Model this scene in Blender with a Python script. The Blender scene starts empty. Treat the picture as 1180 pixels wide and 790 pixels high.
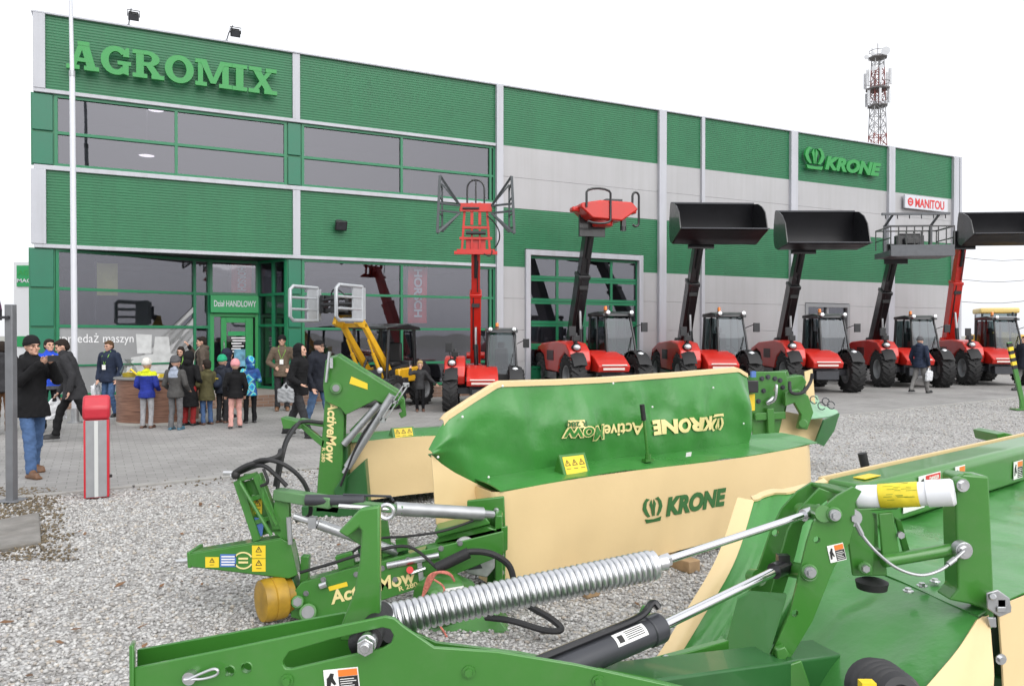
import bpy, bmesh, math, random
import numpy as np
from mathutils import Vector, Matrix, Euler
random.seed(7); np.random.seed(7)
SC = bpy.context.scene
COL = SC.collection
R = math.radians
# ------------------------------------------------------------------ camera, sky, sun, exposure
F, CX, HZ, CH = 900.0, 590.0, 386.0, 1.79       # focal length in pixels of the 1180 px frame, horizon row, eye height
cam = bpy.data.cameras.new('camera'); cam.sensor_width = 36; cam.lens = F / 1180 * 36
cam.clip_start = 0.05; cam.clip_end = 6000
camo = bpy.data.objects.new('camera', cam); COL.objects.link(camo)
camo.location = (0, 0, CH); camo.rotation_euler = (R(90) - math.atan((395 - HZ) / F), 0, 0)
SC.camera = camo
W = bpy.data.worlds.new('World'); SC.world = W; W.use_nodes = True
nt = W.node_tree; bg = nt.nodes['Background']
sky = nt.nodes.new('ShaderNodeTexSky'); sky.sky_type = 'NISHITA'; sky.sun_disc = False
sky.sun_elevation = R(42); sky.sun_rotation = R(150); sky.air_density = 1.0; sky.dust_density = 5.0
hs = nt.nodes.new('ShaderNodeHueSaturation'); hs.inputs['Saturation'].default_value = 0.12; hs.inputs['Value'].default_value = 0.55
add = nt.nodes.new('ShaderNodeMix'); add.data_type = 'RGBA'; add.blend_type = 'ADD'
add.inputs[0].default_value = 1.0
nt.links.new(sky.outputs[0], hs.inputs['Color']); nt.links.new(hs.outputs[0], add.inputs[6])
add.inputs[7].default_value = (6.1, 6.2, 6.5, 1)          # even cloud cover on top of the clear-sky model
nt.links.new(add.outputs[2], bg.inputs['Color']); bg.inputs['Strength'].default_value = 0.115
sun = bpy.data.lights.new('sun', 'SUN'); sun.energy = 0.9; sun.angle = R(75); sun.color = (1, .97, .92)
suno = bpy.data.objects.new('sun', sun); COL.objects.link(suno)
suno.rotation_euler = (R(48), 0, R(30)); suno.location = (0, 0, 40)
SC.view_settings.view_transform = 'Standard'; SC.view_settings.look = 'None'
SC.view_settings.exposure = 0.42; SC.view_settings.gamma = 1
SC.cycles.max_bounces = 6; SC.cycles.diffuse_bounces = 3; SC.cycles.glossy_bounces = 3
SC.cycles.transparent_max_bounces = 10; SC.cycles.caustics_reflective = False; SC.cycles.caustics_refractive = False

# ------------------------------------------------------------------ helpers
def at(px, py, Y):            # point of the place seen at that spot of the photograph, Y metres away
    return Vector(((px - CX) / F * Y, Y, CH - (py - HZ) / F * Y))
def gr(px, py):               # ground point
    Y = CH * F / (py - HZ); return Vector(((px - CX) / F * Y, Y, 0))

_M = {}
def mat(name, col, rough=.5, metal=0, noise=0, nscale=8, bump=0, bscale=40, coat=0, spec=.5, dirt=0, dirtcol=(.12,.1,.08), dscale=1.5, emit=0, streak=0, streakcol=(.1, .1, .09)):
    if name in _M: return _M[name]
    m = bpy.data.materials.new(name); m.use_nodes = True
    t = m.node_tree; b = t.nodes['Principled BSDF']
    c = (*col, 1)
    b.inputs['Base Color'].default_value = c; b.inputs['Roughness'].default_value = rough
    b.inputs['Metallic'].default_value = metal; b.inputs['Coat Weight'].default_value = coat
    b.inputs['Specular IOR Level'].default_value = spec
    m.diffuse_color = c
    tc = t.nodes.new('ShaderNodeTexCoord')
    last = None
    if noise:
        n = t.nodes.new('ShaderNodeTexNoise'); n.inputs['Scale'].default_value = nscale; n.inputs['Detail'].default_value = 5
        t.links.new(tc.outputs['Object'], n.inputs['Vector'])
        mr = t.nodes.new('ShaderNodeMapRange'); mr.inputs[1].default_value = .3; mr.inputs[2].default_value = .7
        mr.inputs[3].default_value = 1 - noise; mr.inputs[4].default_value = 1 + noise
        t.links.new(n.outputs[0], mr.inputs[0])
        mx = t.nodes.new('ShaderNodeMix'); mx.data_type = 'RGBA'; mx.blend_type = 'MULTIPLY'; mx.inputs[0].default_value = 1
        mx.inputs[6].default_value = c; t.links.new(mr.outputs[0], mx.inputs[7]); last = mx.outputs[2]
        mr2 = t.nodes.new('ShaderNodeMapRange'); mr2.inputs[3].default_value = max(0, rough - .1); mr2.inputs[4].default_value = min(1, rough + .12)
        t.links.new(n.outputs[0], mr2.inputs[0]); t.links.new(mr2.outputs[0], b.inputs['Roughness'])
    if dirt:
        n2 = t.nodes.new('ShaderNodeTexNoise'); n2.inputs['Scale'].default_value = dscale; n2.inputs['Detail'].default_value = 8; n2.inputs['Roughness'].default_value = .7
        t.links.new(tc.outputs['Object'], n2.inputs['Vector'])
        r2 = t.nodes.new('ShaderNodeMapRange'); r2.inputs[1].default_value = .48; r2.inputs[2].default_value = .75; r2.inputs[4].default_value = dirt
        t.links.new(n2.outputs[0], r2.inputs[0])
        m2 = t.nodes.new('ShaderNodeMix'); m2.data_type = 'RGBA'; m2.inputs[7].default_value = (*dirtcol, 1)
        if last: t.links.new(last, m2.inputs[6])
        else: m2.inputs[6].default_value = c
        t.links.new(r2.outputs[0], m2.inputs[0]); last = m2.outputs[2]
    if streak:      # rain streaks running down the sheet
        mp = t.nodes.new('ShaderNodeMapping'); mp.inputs['Scale'].default_value = (5, 5, .22); t.links.new(tc.outputs['Object'], mp.inputs[0])
        n4 = t.nodes.new('ShaderNodeTexNoise'); n4.inputs['Scale'].default_value = 1.0; n4.inputs['Detail'].default_value = 7; n4.inputs['Roughness'].default_value = .62; t.links.new(mp.outputs[0], n4.inputs['Vector'])
        r4 = t.nodes.new('ShaderNodeMapRange'); r4.inputs[1].default_value = .45; r4.inputs[2].default_value = .8; r4.inputs[4].default_value = streak; t.links.new(n4.outputs[0], r4.inputs[0])
        m4 = t.nodes.new('ShaderNodeMix'); m4.data_type = 'RGBA'; m4.inputs[7].default_value = (*streakcol, 1); t.links.new(last, m4.inputs[6]); t.links.new(r4.outputs[0], m4.inputs[0]); last = m4.outputs[2]
    if last: t.links.new(last, b.inputs['Base Color'])
    if bump:
        n3 = t.nodes.new('ShaderNodeTexNoise'); n3.inputs['Scale'].default_value = bscale; n3.inputs['Detail'].default_value = 4
        t.links.new(tc.outputs['Object'], n3.inputs['Vector'])
        bp = t.nodes.new('ShaderNodeBump'); bp.inputs['Strength'].default_value = bump; bp.inputs['Distance'].default_value = .02
        t.links.new(n3.outputs[0], bp.inputs['Height']); t.links.new(bp.outputs[0], b.inputs['Normal'])
    if emit:
        b.inputs['Emission Color'].default_value = c; b.inputs['Emission Strength'].default_value = emit
    _M[name] = m; return m

def glassmat(name, tint, refl=1.9, rough=.02):
    if name in _M: return _M[name]
    m = bpy.data.materials.new(name); m.use_nodes = True; t = m.node_tree; t.nodes.clear()
    o = t.nodes.new('ShaderNodeOutputMaterial'); tr = t.nodes.new('ShaderNodeBsdfTransparent'); tr.inputs[0].default_value = (*tint, 1)
    g = t.nodes.new('ShaderNodeBsdfGlossy'); g.inputs['Roughness'].default_value = rough; g.inputs[0].default_value = (.92, .92, .99, 1)
    ge = t.nodes.new('ShaderNodeNewGeometry'); dt = t.nodes.new('ShaderNodeVectorMath'); dt.operation = 'DOT_PRODUCT'
    t.links.new(ge.outputs['Normal'], dt.inputs[0]); t.links.new(ge.outputs['Incoming'], dt.inputs[1])
    def mth(op, a, b=None):
        q = t.nodes.new('ShaderNodeMath'); q.operation = op
        for i, v in enumerate((a, b)):
            if v is None: continue
            if isinstance(v, (int, float)): q.inputs[i].default_value = v
            else: t.links.new(v, q.inputs[i])
        return q.outputs[0]
    f0 = ((refl - 1) / (refl + 1)) ** 2
    fr = mth('ADD', f0, mth('MULTIPLY', 1 - f0, mth('POWER', mth('SUBTRACT', 1, mth('ABSOLUTE', dt.outputs['Value'])), 5)))
    mx = t.nodes.new('ShaderNodeMixShader')
    n = t.nodes.new('ShaderNodeTexNoise'); n.inputs['Scale'].default_value = .9; tc = t.nodes.new('ShaderNodeTexCoord')
    t.links.new(tc.outputs['Object'], n.inputs['Vector'])
    bp = t.nodes.new('ShaderNodeBump'); bp.inputs['Strength'].default_value = .06; bp.inputs['Distance'].default_value = .05
    t.links.new(n.outputs[0], bp.inputs['Height']); t.links.new(bp.outputs[0], g.inputs['Normal'])
    t.links.new(fr, mx.inputs[0]); t.links.new(tr.outputs[0], mx.inputs[1]); t.links.new(g.outputs[0], mx.inputs[2])
    t.links.new(mx.outputs[0], o.inputs[0]); m.diffuse_color = (*tint, 1)
    _M[name] = m; return m

def frame(o, x, z=None):      # matrix with x axis along x, z axis close to z
    x = Vector(x).normalized(); z = Vector(z if z is not None else (0, 0, 1))
    y = z.cross(x)
    if y.length < 1e-5: y = Vector((0, 1, 0)).cross(x) if abs(x.y) < .9 else Vector((1, 0, 0)).cross(x)
    y.normalize(); z = x.cross(y)
    m = Matrix((x, y, z)).transposed().to_4x4(); m.translation = Vector(o); return m
I4 = Matrix.Identity(4)

class MB:
    def __init__(s): s.v = []; s.f = []; s.m = []; s.mi = 0
    def add(s, vs, fs, M=None):
        k = len(s.v)
        if M is not None and M != I4: vs = [M @ Vector(p) for p in vs]
        s.v += [tuple(p) for p in vs]; s.f += [tuple(i + k for i in f) for f in fs]; s.m += [s.mi] * len(fs); return s
    def box(s, c, d, M=None):
        x, y, z = [q / 2 for q in d]; c = Vector(c)
        vs = [c + Vector((i * x, j * y, k * z)) for i in (-1, 1) for j in (-1, 1) for k in (-1, 1)]
        return s.add(vs, [(0, 1, 3, 2), (4, 6, 7, 5), (0, 4, 5, 1), (2, 3, 7, 6), (0, 2, 6, 4), (1, 5, 7, 3)], M)
    def span(s, a, b, M=None):
        a = Vector(a); b = Vector(b); return s.box((a + b) / 2, [abs(q) for q in (b - a)], M)
    def prism(s, poly, z0, z1, M=None):        # 2D polygon (x, y), extruded along z
        n = len(poly)
        A = sum(poly[i][0] * poly[(i + 1) % n][1] - poly[(i + 1) % n][0] * poly[i][1] for i in range(n))
        if A < 0: poly = poly[::-1]
        vs = [(p[0], p[1], z0) for p in poly] + [(p[0], p[1], z1) for p in poly]
        fs = [tuple(range(n))[::-1], tuple(range(n, 2 * n))] + [(i, (i + 1) % n, n + (i + 1) % n, n + i) for i in range(n)]
        return s.add(vs, fs, M)
    def plate(s, pts, t):                      # planar 3D polygon given thickness along its normal (both sides)
        pts = [Vector(p) for p in pts]; n = Vector((0, 0, 0))
        for i in range(len(pts)): n += pts[i].cross(pts[(i + 1) % len(pts)])
        n.normalize(); k = len(pts)
        vs = [p - n * t / 2 for p in pts] + [p + n * t / 2 for p in pts]
        fs = [tuple(range(k))[::-1], tuple(range(k, 2 * k))] + [(i, (i + 1) % k, k + (i + 1) % k, k + i) for i in range(k)]
        return s.add(vs, fs)
    def slab(s, pts, d):                       # 3D polygon swept along vector d
        pts = [Vector(p) for p in pts]; d = Vector(d); k = len(pts); n = Vector((0, 0, 0))
        for i in range(k): n += pts[i].cross(pts[(i + 1) % k])
        if n.dot(d) < 0: pts = pts[::-1]
        vs = pts + [p + d for p in pts]
        fs = [tuple(range(k))[::-1], tuple(range(k, 2 * k))] + [(i, (i + 1) % k, k + (i + 1) % k, k + i) for i in range(k)]
        return s.add(vs, fs)
    def tube(s, pts, r, n=10, closed=False, cap=True):
        P = [Vector(p) for p in pts]; k = len(P); rr = r if isinstance(r, (list, tuple)) else [r] * k
        up = None; vs = []; fs = []
        for i in range(k):
            if closed: d = P[(i + 1) % k] - P[i - 1]
            else: d = P[min(i + 1, k - 1)] - P[max(i - 1, 0)]
            d.normalize()
            if up is None:
                up = Vector((0, 0, 1)) if abs(d.z) < .9 else Vector((1, 0, 0))
            up = up - d * up.dot(d); up.normalize(); w = d.cross(up)
            for j in range(n):
                a = 2 * math.pi * j / n; vs.append(P[i] + (up * math.cos(a) + w * math.sin(a)) * rr[i])
        for i in range(k if closed else k - 1):
            for j in range(n):
                a, b = i * n + j, i * n + (j + 1) % n; c, d_ = ((i + 1) % k) * n + (j + 1) % n, ((i + 1) % k) * n + j
                fs.append((a, b, c, d_))
        if cap and not closed:
            fs.append(tuple(range(n))[::-1]); fs.append(tuple(range((k - 1) * n, k * n)))
        return s.add(vs, fs)
    def cyl(s, a, b, r, n=16, r2=None): return s.tube([a, b], [r, r if r2 is None else r2], n)
    def bar(s, a, b, w, h, up=(0, 0, 1)):      # rectangular bar, w across, h along up
        a = Vector(a); b = Vector(b); M = frame((a + b) / 2, b - a, up)
        return s.box((0, 0, 0), ((b - a).length, w, h), M)
    def lathe(s, prof, M=None, n=24, a0=0, a1=2 * math.pi):    # (r, z) profile round local z
        full = abs(a1 - a0 - 2 * math.pi) < 1e-6; m = n if full else n + 1; vs = []; fs = []
        for r, z in prof:
            for j in range(m):
                a = a0 + (a1 - a0) * j / n; vs.append((r * math.cos(a), r * math.sin(a), z))
        for i in range(len(prof) - 1):
            for j in range(n):
                j2 = (j + 1) % m; fs.append((i * m + j, i * m + j2, (i + 1) * m + j2, (i + 1) * m + j))
        return s.add(vs, fs, M)
    def ball(s, c, r, n=12, M=None):
        if not isinstance(r, (tuple, list)): r = (r, r, r)
        k = n // 2 + 1; vs = []; fs = []
        for i in range(k + 1):
            th = math.pi * i / k
            for j in range(n):
                a = 2 * math.pi * j / n
                vs.append((c[0] + r[0] * math.sin(th) * math.cos(a), c[1] + r[1] * math.sin(th) * math.sin(a), c[2] + r[2] * math.cos(th)))
        for i in range(k):
            for j in range(n): fs.append((i * n + j, (i + 1) * n + j, (i + 1) * n + (j + 1) % n, i * n + (j + 1) % n))
        return s.add(vs, fs, M)
    def sheet(s, P, t=.006):                   # grid of points P[i][j] turned into cloth of thickness t
        a = len(P); b = len(P[0]); V = np.array([[tuple(q) for q in r] for r in P], float)
        di = np.gradient(V, axis=0); dj = np.gradient(V, axis=1); N = np.cross(di, dj); N /= (np.linalg.norm(N, axis=2, keepdims=True) + 1e-9)
        A = (V + N * t / 2).reshape(-1, 3); B = (V - N * t / 2).reshape(-1, 3); n = a * b; fs = []
        for i in range(a - 1):
            for j in range(b - 1):
                q = (i * b + j, (i + 1) * b + j, (i + 1) * b + j + 1, i * b + j + 1)
                fs.append(q); fs.append(tuple(k + n for k in q[::-1]))
        edge = [i * b for i in range(a)] + [(a - 1) * b + j for j in range(1, b)] + [i * b + b - 1 for i in range(a - 2, -1, -1)] + [j for j in range(b - 2, 0, -1)]
        for k in range(len(edge)):
            p, q = edge[k], edge[(k + 1) % len(edge)]; fs.append((q, p, p + n, q + n))
        return s.add(np.vstack([A, B]).tolist(), fs)
    def bolt(s, c, d, r=.012, h=.01):
        c = Vector(c); d = Vector(d).normalized()
        s.tube([c, c + d * h * .35], r * 1.6, 12); return s.tube([c + d * h * .3, c + d * h], r, 6)

_root = {}
def obj(name, mb, m, parent=None, bev=0, ang=35, segs=2, sub=0):
    me = bpy.data.meshes.new(name)
    vs = mb.v
    if parent is not None:
        off = _root.get(parent.name)
        if off is not None and off.length > 0: vs = [(p[0] - off.x, p[1] - off.y, p[2] - off.z) for p in vs]
    me.from_pydata(vs, [], mb.f); me.update()
    ms = m if isinstance(m, (list, tuple)) else [m]
    for q in ms: me.materials.append(q)
    if len(ms) > 1: me.polygons.foreach_set('material_index', mb.m)
    me.polygons.foreach_set('use_smooth', [True] * len(me.polygons))
    try: me.set_sharp_from_angle(angle=R(ang))
    except Exception: pass
    o = bpy.data.objects.new(name, me); COL.objects.link(o)
    if parent is not None:
        o.parent = parent
        if parent.name in _root: _root[o.name] = _root[parent.name]
    if bev:
        b = o.modifiers.new('bevel', 'BEVEL'); b.width = bev; b.segments = segs; b.limit_method = 'ANGLE'; b.angle_limit = R(35); b.harden_normals = False
    if sub:
        b = o.modifiers.new('sub', 'SUBSURF'); b.levels = sub; b.render_levels = sub
    return o
def tag(o, label, cat, group=None, kind=None):
    if label: o['label'] = label
    if cat: o['category'] = cat
    if group: o['group'] = group
    if kind: o['kind'] = kind
    return o
def thing(name, label, cat, loc=(0, 0, 0), rz=0, group=None, world=False):
    o = bpy.data.objects.new(name, None); COL.objects.link(o); o.location = loc; o.rotation_euler = (0, 0, rz); o.empty_display_size = .2
    if world: _root[o.name] = Vector(loc)      # parts are given in world coordinates
    return tag(o, label, cat, group)
def struct(name, mb, m):
    o = obj(name, mb, m); o['kind'] = 'structure'; return o
def dup(root, loc=None, rz=None, label=None):
    def cp(o, par):
        c = o.copy(); COL.objects.link(c)
        if par is not None: c.parent = par
        for ch in list(o.children): cp(ch, c)
        return c
    r = cp(root, None)
    if loc is not None: r.location = loc
    if rz is not None: r.rotation_euler = (0, 0, rz)
    if label: r['label'] = label
    return r

# lettering --------------------------------------------------------
_T = {}
def text(s, offset=0.0, shear=0.0, w=None, h=1.0, ext=.5, cut=None):
    """letters in the xy plane, fitted to height h (and width w), centred; thickness 0..1 in z scaled by the user's matrix"""
    key = (s, offset, shear)
    if key not in _T:
        cu = bpy.data.curves.new('t', 'FONT'); cu.body = s; cu.size = 1; cu.offset = offset; cu.shear = shear; cu.extrude = .5; cu.resolution_u = 4
        o = bpy.data.objects.new('t', cu); COL.objects.link(o)
        dg = bpy.context.evaluated_depsgraph_get(); e = o.evaluated_get(dg); me = e.to_mesh()
        v = np.array([q.co[:] for q in me.vertices]); f = [tuple(p.vertices) for p in me.polygons]
        e.to_mesh_clear(); COL.objects.unlink(o); bpy.data.objects.remove(o); bpy.data.curves.remove(cu)
        _T[key] = (v, f)
    v, f = _T[key]; v = v.copy(); lo = v.min(0); hi = v.max(0)
    v -= (lo + hi) / 2; v[:, 2] += .5
    k = h / (hi[1] - lo[1]); v[:, 1] *= k; v[:, 0] *= (w / (hi[0] - lo[0])) if w else k
    if cut:
        bm = bmesh.new(); bv = [bm.verts.new(p) for p in v]
        for q in f:
            try: bm.faces.new([bv[i] for i in q])
            except ValueError: pass
        W2 = v[:, 0].max(); x = -W2 + cut
        while x < W2:
            bmesh.ops.bisect_plane(bm, geom=bm.verts[:] + bm.edges[:] + bm.faces[:], plane_co=(x, 0, 0), plane_no=(1, 0, 0)); x += cut
        bm.verts.index_update(); v = np.array([q.co[:] for q in bm.verts]); f = [tuple(q.index for q in p.verts) for p in bm.faces]; bm.free()
    return v, f
def put_text(mb, s, M, w=None, h=1.0, t=.004, offset=0, shear=0):
    v, f = text(s, offset, shear, w, h); v[:, 2] *= t
    return mb.add(v.tolist(), f, M)
def arc(cx, cy, rx, ry, a0, a1, n=14):
    return [(cx + rx * math.cos(R(a0 + (a1 - a0) * i / n)), cy + ry * math.sin(R(a0 + (a1 - a0) * i / n))) for i in range(n + 1)]
def sector(cx, cy, rx, ry, ix, iy, a0, a1, n=16):
    return arc(cx, cy, rx, ry, a0, a1, n) + arc(cx, cy, ix, iy, a1, a0, n)
def crown(w=1.0, h=1.0):      # crown emblem: two curved horns, split spike, base bar. polygons in a box w x h, centred
    P = []
    P.append([(.14, 0), (.86, .0), (.92, .17), (.75, .14), (.5, .125), (.25, .14), (.08, .17)])
    left = [(.24, .23), (.10, .36), (.0, .58), (.05, .80), (.2, .98), (.37, .93), (.22, .83), (.17, .62), (.24, .43), (.34, .25)]
    P.append(left); P.append([(1 - x, y) for x, y in left][::-1])
    P.append([(.44, .25), (.40, .55), (.34, .72), (.44, .92), (.485, .7), (.485, .25)])
    P.append([(.56, .25), (.60, .55), (.66, .72), (.56, .92), (.515, .7), (.515, .25)])
    return [[((x - .5) * w, (y - .5) * h) for x, y in p] for p in P]
for s_, o_, sh_ in (('KRONE', .055, .25), ('MANITOU', .02, .0), ('Dział HANDLOWY', .012, 0), ('sprzedaż maszyn', .0, 0), ('ActiveMow', .03, .3), ('R 280', .02, .2), ('KRONE', .055, 0), ('ActiveMow', .02, 0), ('HORSCH', .03, 0), ('AG', .02, 0), ('MAG', .02, 0), ('DANGER', .02, 0), ('WARNING', .015, 0), ('R 280', .01, 0)):
    text(s_, o_, sh_)
# ------------------------------------------------------------------ shared materials
KG = mat('machine_green_paint', (.044, .188, .026), .32, noise=.06, nscale=3, coat=.35, dirt=.22, dirtcol=(.13, .2, .10), dscale=7)
KGD = mat('machine_green_dark', (.02, .11, .025), .4, noise=.08, coat=.2)
TARP_G = mat('green_tarpaulin', (.048, .225, .044), .3, noise=.07, nscale=2.5, bump=.5, bscale=6, coat=.12, dirt=.12, dirtcol=(.2, .26, .2), dscale=3)
TARP_C = mat('cream_tarpaulin', (.70, .53, .28), .42, noise=.04, nscale=2, bump=.18, bscale=5, dirt=.2, dirtcol=(.5, .36, .2), dscale=2)
STEEL = mat('zinc_steel', (.62, .63, .64), .28, 1.0, noise=.12, nscale=14)
STEELM = mat('matt_steel', (.42, .43, .44), .45, .8, noise=.12, nscale=10)
CHROME = mat('chrome_rod', (.78, .78, .8), .12, 1.0)
BLK = mat('black_rubber', (.014, .014, .015), .6, noise=.2, nscale=6, bump=.1, bscale=60)
BLKP = mat('black_paint', (.012, .012, .014), .3, noise=.1, coat=.3)
DGR = mat('dark_grey_metal', (.05, .052, .06), .4, .3, noise=.1)
RED = mat('red_machine_paint', (.53, .018, .010), .32, noise=.08, nscale=3, coat=.25)
YEL = mat('yellow_paint', (.75, .42, .02), .35, noise=.06, coat=.2)
STICK_Y = mat('yellow_sticker', (.8, .58, .03), .4)
STICK_W = mat('white_sticker', (.8, .8, .78), .4)
STICK_B = mat('blue_sticker', (.08, .17, .45), .4)
STICK_O = mat('orange_sticker', (.75, .2, .03), .4)
STICK_R = mat('red_sticker', (.6, .03, .03), .4)
STICK_K = mat('black_print', (.015, .015, .015), .5)
LETC = mat('cream_print', (.78, .66, .3), .5)
LETG = mat('dark_green_print', (.03, .13, .03), .5)
WHITE = mat('white_paint', (.56, .57, .61), .4, noise=.03, nscale=2)
TRIM = mat('pale_trim', (.44, .45, .49), .45, noise=.05, nscale=1.5, dirt=.15, dirtcol=(.4, .4, .4), streak=.45, streakcol=(.27, .27, .26))
CLADG = mat('green_cladding', (.020, .150, .064), .42, noise=.07, nscale=1.2, dirt=.12, dirtcol=(.06, .2, .09), dscale=.6, streak=.4, streakcol=(.02, .10, .045))
CLADW = mat('grey_cladding', (.39, .39, .40), .45, noise=.05, nscale=.7, dirt=.25, dirtcol=(.34, .34, .34), dscale=.5, streak=.4, streakcol=(.29, .29, .28))
FRAMEG = mat('green_window_frame', (.012, .17, .075), .35, noise=.05)
PILLG = mat('green_glass_panel', (.006, .14, .075), .35, noise=.06, nscale=2, coat=.05)
LETTER = mat('bright_green_letter', (.024, .26, .055), .4, noise=.05)
DARK = mat('dark_interior', (.03, .03, .034), .8, noise=.3, nscale=1)
INTER = mat('interior_grey', (.16, .16, .18), .8, noise=.2, nscale=.8)
GLASS = glassmat('window_glass', (.33, .33, .38), 1.88)
GLASSL = glassmat('shopfront_glass', (.74, .74, .77), 1.9)
CABGL = glassmat('cab_glass', (.52, .58, .58), 1.5)
LAMP = mat('lamp_light', (1, .93, .8), .5, emit=6)
CLEAR = mat('headlamp_lens', (.75, .76, .78), .08, .6)
AMB = mat('amber_beacon', (.8, .22, .02), .25, coat=.5)

# ------------------------------------------------------------------ ground
def nodes_ground(name, build):
    m = bpy.data.materials.new(name); m.use_nodes = True; t = m.node_tree; b = t.nodes['Principled BSDF']; build(t, b, t.nodes.new('ShaderNodeTexCoord')); return m
def ramp(t, cols):
    r = t.nodes.new('ShaderNodeValToRGB'); e = r.color_ramp.elements
    while len(e) < len(cols): e.new(.5)
    for i, (p, c) in enumerate(cols): e[i].position = p; e[i].color = (*c, 1)
    return r
def g_gravel(t, b, tc):
    v = t.nodes.new('ShaderNodeTexVoronoi'); v.inputs['Scale'].default_value = 34; t.links.new(tc.outputs['Object'], v.inputs['Vector'])
    r = ramp(t, [(0, (.26, .25, .24)), (.35, (.36, .35, .34)), (.65, (.44, .435, .425)), (.85, (.55, .54, .53)), (1, (.40, .36, .31))])
    sp = t.nodes.new('ShaderNodeSeparateColor'); t.links.new(v.outputs['Color'], sp.inputs[0]); t.links.new(sp.outputs[0], r.inputs[0])
    n = t.nodes.new('ShaderNodeTexNoise'); n.inputs['Scale'].default_value = .55; n.inputs['Detail'].default_value = 6; t.links.new(tc.outputs['Object'], n.inputs['Vector'])
    mr = t.nodes.new('ShaderNodeMapRange'); mr.inputs[1].default_value = .35; mr.inputs[2].default_value = .65; mr.inputs[3].default_value = .82; mr.inputs[4].default_value = 1.12
    t.links.new(n.outputs[0], mr.inputs[0])
    mx = t.nodes.new('ShaderNodeMix'); mx.data_type = 'RGBA'; mx.blend_type = 'MULTIPLY'; mx.inputs[0].default_value = 1
    t.links.new(r.outputs[0], mx.inputs[6]); t.links.new(mr.outputs[0], mx.inputs[7]); t.links.new(mx.outputs[2], b.inputs['Base Color'])
    bp = t.nodes.new('ShaderNodeBump'); bp.inputs['Strength'].default_value = .9; bp.inputs['Distance'].default_value = .03; bp.invert = True
    t.links.new(v.outputs['Distance'], bp.inputs['Height']); t.links.new(bp.outputs[0], b.inputs['Normal']); b.inputs['Roughness'].default_value = .85
def g_stone(t, b, tc):
    g = t.nodes.new('ShaderNodeNewGeometry')
    r = ramp(t, [(0, (.24, .23, .22)), (.3, (.37, .36, .35)), (.6, (.46, .455, .445)), (.86, (.55, .545, .53)), (.95, (.42, .37, .31)), (1, (.32, .30, .28))])
    t.links.new(g.outputs['Random Per Island'], r.inputs[0]); t.links.new(r.outputs[0], b.inputs['Base Color']); b.inputs['Roughness'].default_value = .8
    n = t.nodes.new('ShaderNodeTexNoise'); n.inputs['Scale'].default_value = 90; t.links.new(tc.outputs['Object'], n.inputs['Vector'])
    bp = t.nodes.new('ShaderNodeBump'); bp.inputs['Strength'].default_value = .4; bp.inputs['Distance'].default_value = .01; t.links.new(n.outputs[0], bp.inputs['Height']); t.links.new(bp.outputs[0], b.inputs['Normal'])
def g_pave(t, b, tc):
    mp = t.nodes.new('ShaderNodeMapping'); mp.inputs['Rotation'].default_value = (0, 0, R(-28)); t.links.new(tc.outputs['Object'], mp.inputs[0])
    br = t.nodes.new('ShaderNodeTexBrick'); br.inputs['Scale'].default_value = 1; br.inputs['Brick Width'].default_value = .22; br.inputs['Row Height'].default_value = .15
    br.inputs['Mortar Size'].default_value = .006; br.inputs['Mortar Smooth'].default_value = .4
    br.inputs['Color1'].default_value = (.315, .305, .295, 1); br.inputs['Color2'].default_value = (.27, .262, .252, 1); br.inputs['Mortar'].default_value = (.19, .185, .175, 1)
    t.links.new(mp.outputs[0], br.inputs['Vector'])
    n = t.nodes.new('ShaderNodeTexNoise'); n.inputs['Scale'].default_value = .5; n.inputs['Detail'].default_value = 9; n.inputs['Roughness'].default_value = .65; t.links.new(tc.outputs['Object'], n.inputs['Vector'])
    mr = t.nodes.new('ShaderNodeMapRange'); mr.inputs[1].default_value = .3; mr.inputs[2].default_value = .7; mr.inputs[3].default_value = .72; mr.inputs[4].default_value = 1.18; t.links.new(n.outputs[0], mr.inputs[0])
    mx = t.nodes.new('ShaderNodeMix'); mx.data_type = 'RGBA'; mx.blend_type = 'MULTIPLY'; mx.inputs[0].default_value = 1
    t.links.new(br.outputs[0], mx.inputs[6]); t.links.new(mr.outputs[0], mx.inputs[7]); t.links.new(mx.outputs[2], b.inputs['Base Color'])
    bp = t.nodes.new('ShaderNodeBump'); bp.inputs['Strength'].default_value = .5; bp.inputs['Distance'].default_value = .006; bp.invert = True
    t.links.new(br.outputs['Fac'], bp.inputs['Height']); t.links.new(bp.outputs[0], b.inputs['Normal']); b.inputs['Roughness'].default_value = .75
def quad(pts, z):
    m = MB(); m.add([(p[0], p[1], z) for p in pts], [tuple(range(len(pts)))]); return m
E0 = Vector((-5.26, 8.76)); ES = .6915
def edge(x): return E0.y + ES * (x - E0.x)
struct('ground', quad([(-900, -900), (900, -900), (900, 2500), (-900, 2500)], -.04), mat('far_field', (.27, .27, .24), .9, noise=.2, nscale=.05))
struct('gravel_yard', quad([(-60, -60), (60, -60), (60, edge(60)), (-60, edge(-60))], -.018), nodes_ground('gravel', g_gravel))
pv = MB(); pv.add([(-60, edge(-60), 0), (60, edge(60), 0), (120, 140, 0), (-60, 140, 0)], [(0, 1, 2, 3)])
struct('pavement', pv, nodes_ground('pavers', g_pave))
kb = MB()
x = -30.0
while x < 40:
    d = .98 * math.cos(math.atan(ES)); a = Vector((x, edge(x), -.03)); b_ = Vector((x + d, edge(x + d), -.03))
    kb.bar(a, b_, .1, .085); x += math.cos(math.atan(ES))
o = obj('kerb', kb, mat('kerb_concrete', (.3, .295, .28), .85, noise=.15, nscale=5, bump=.3, bscale=60), bev=.01); o['kind'] = 'structure'
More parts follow.
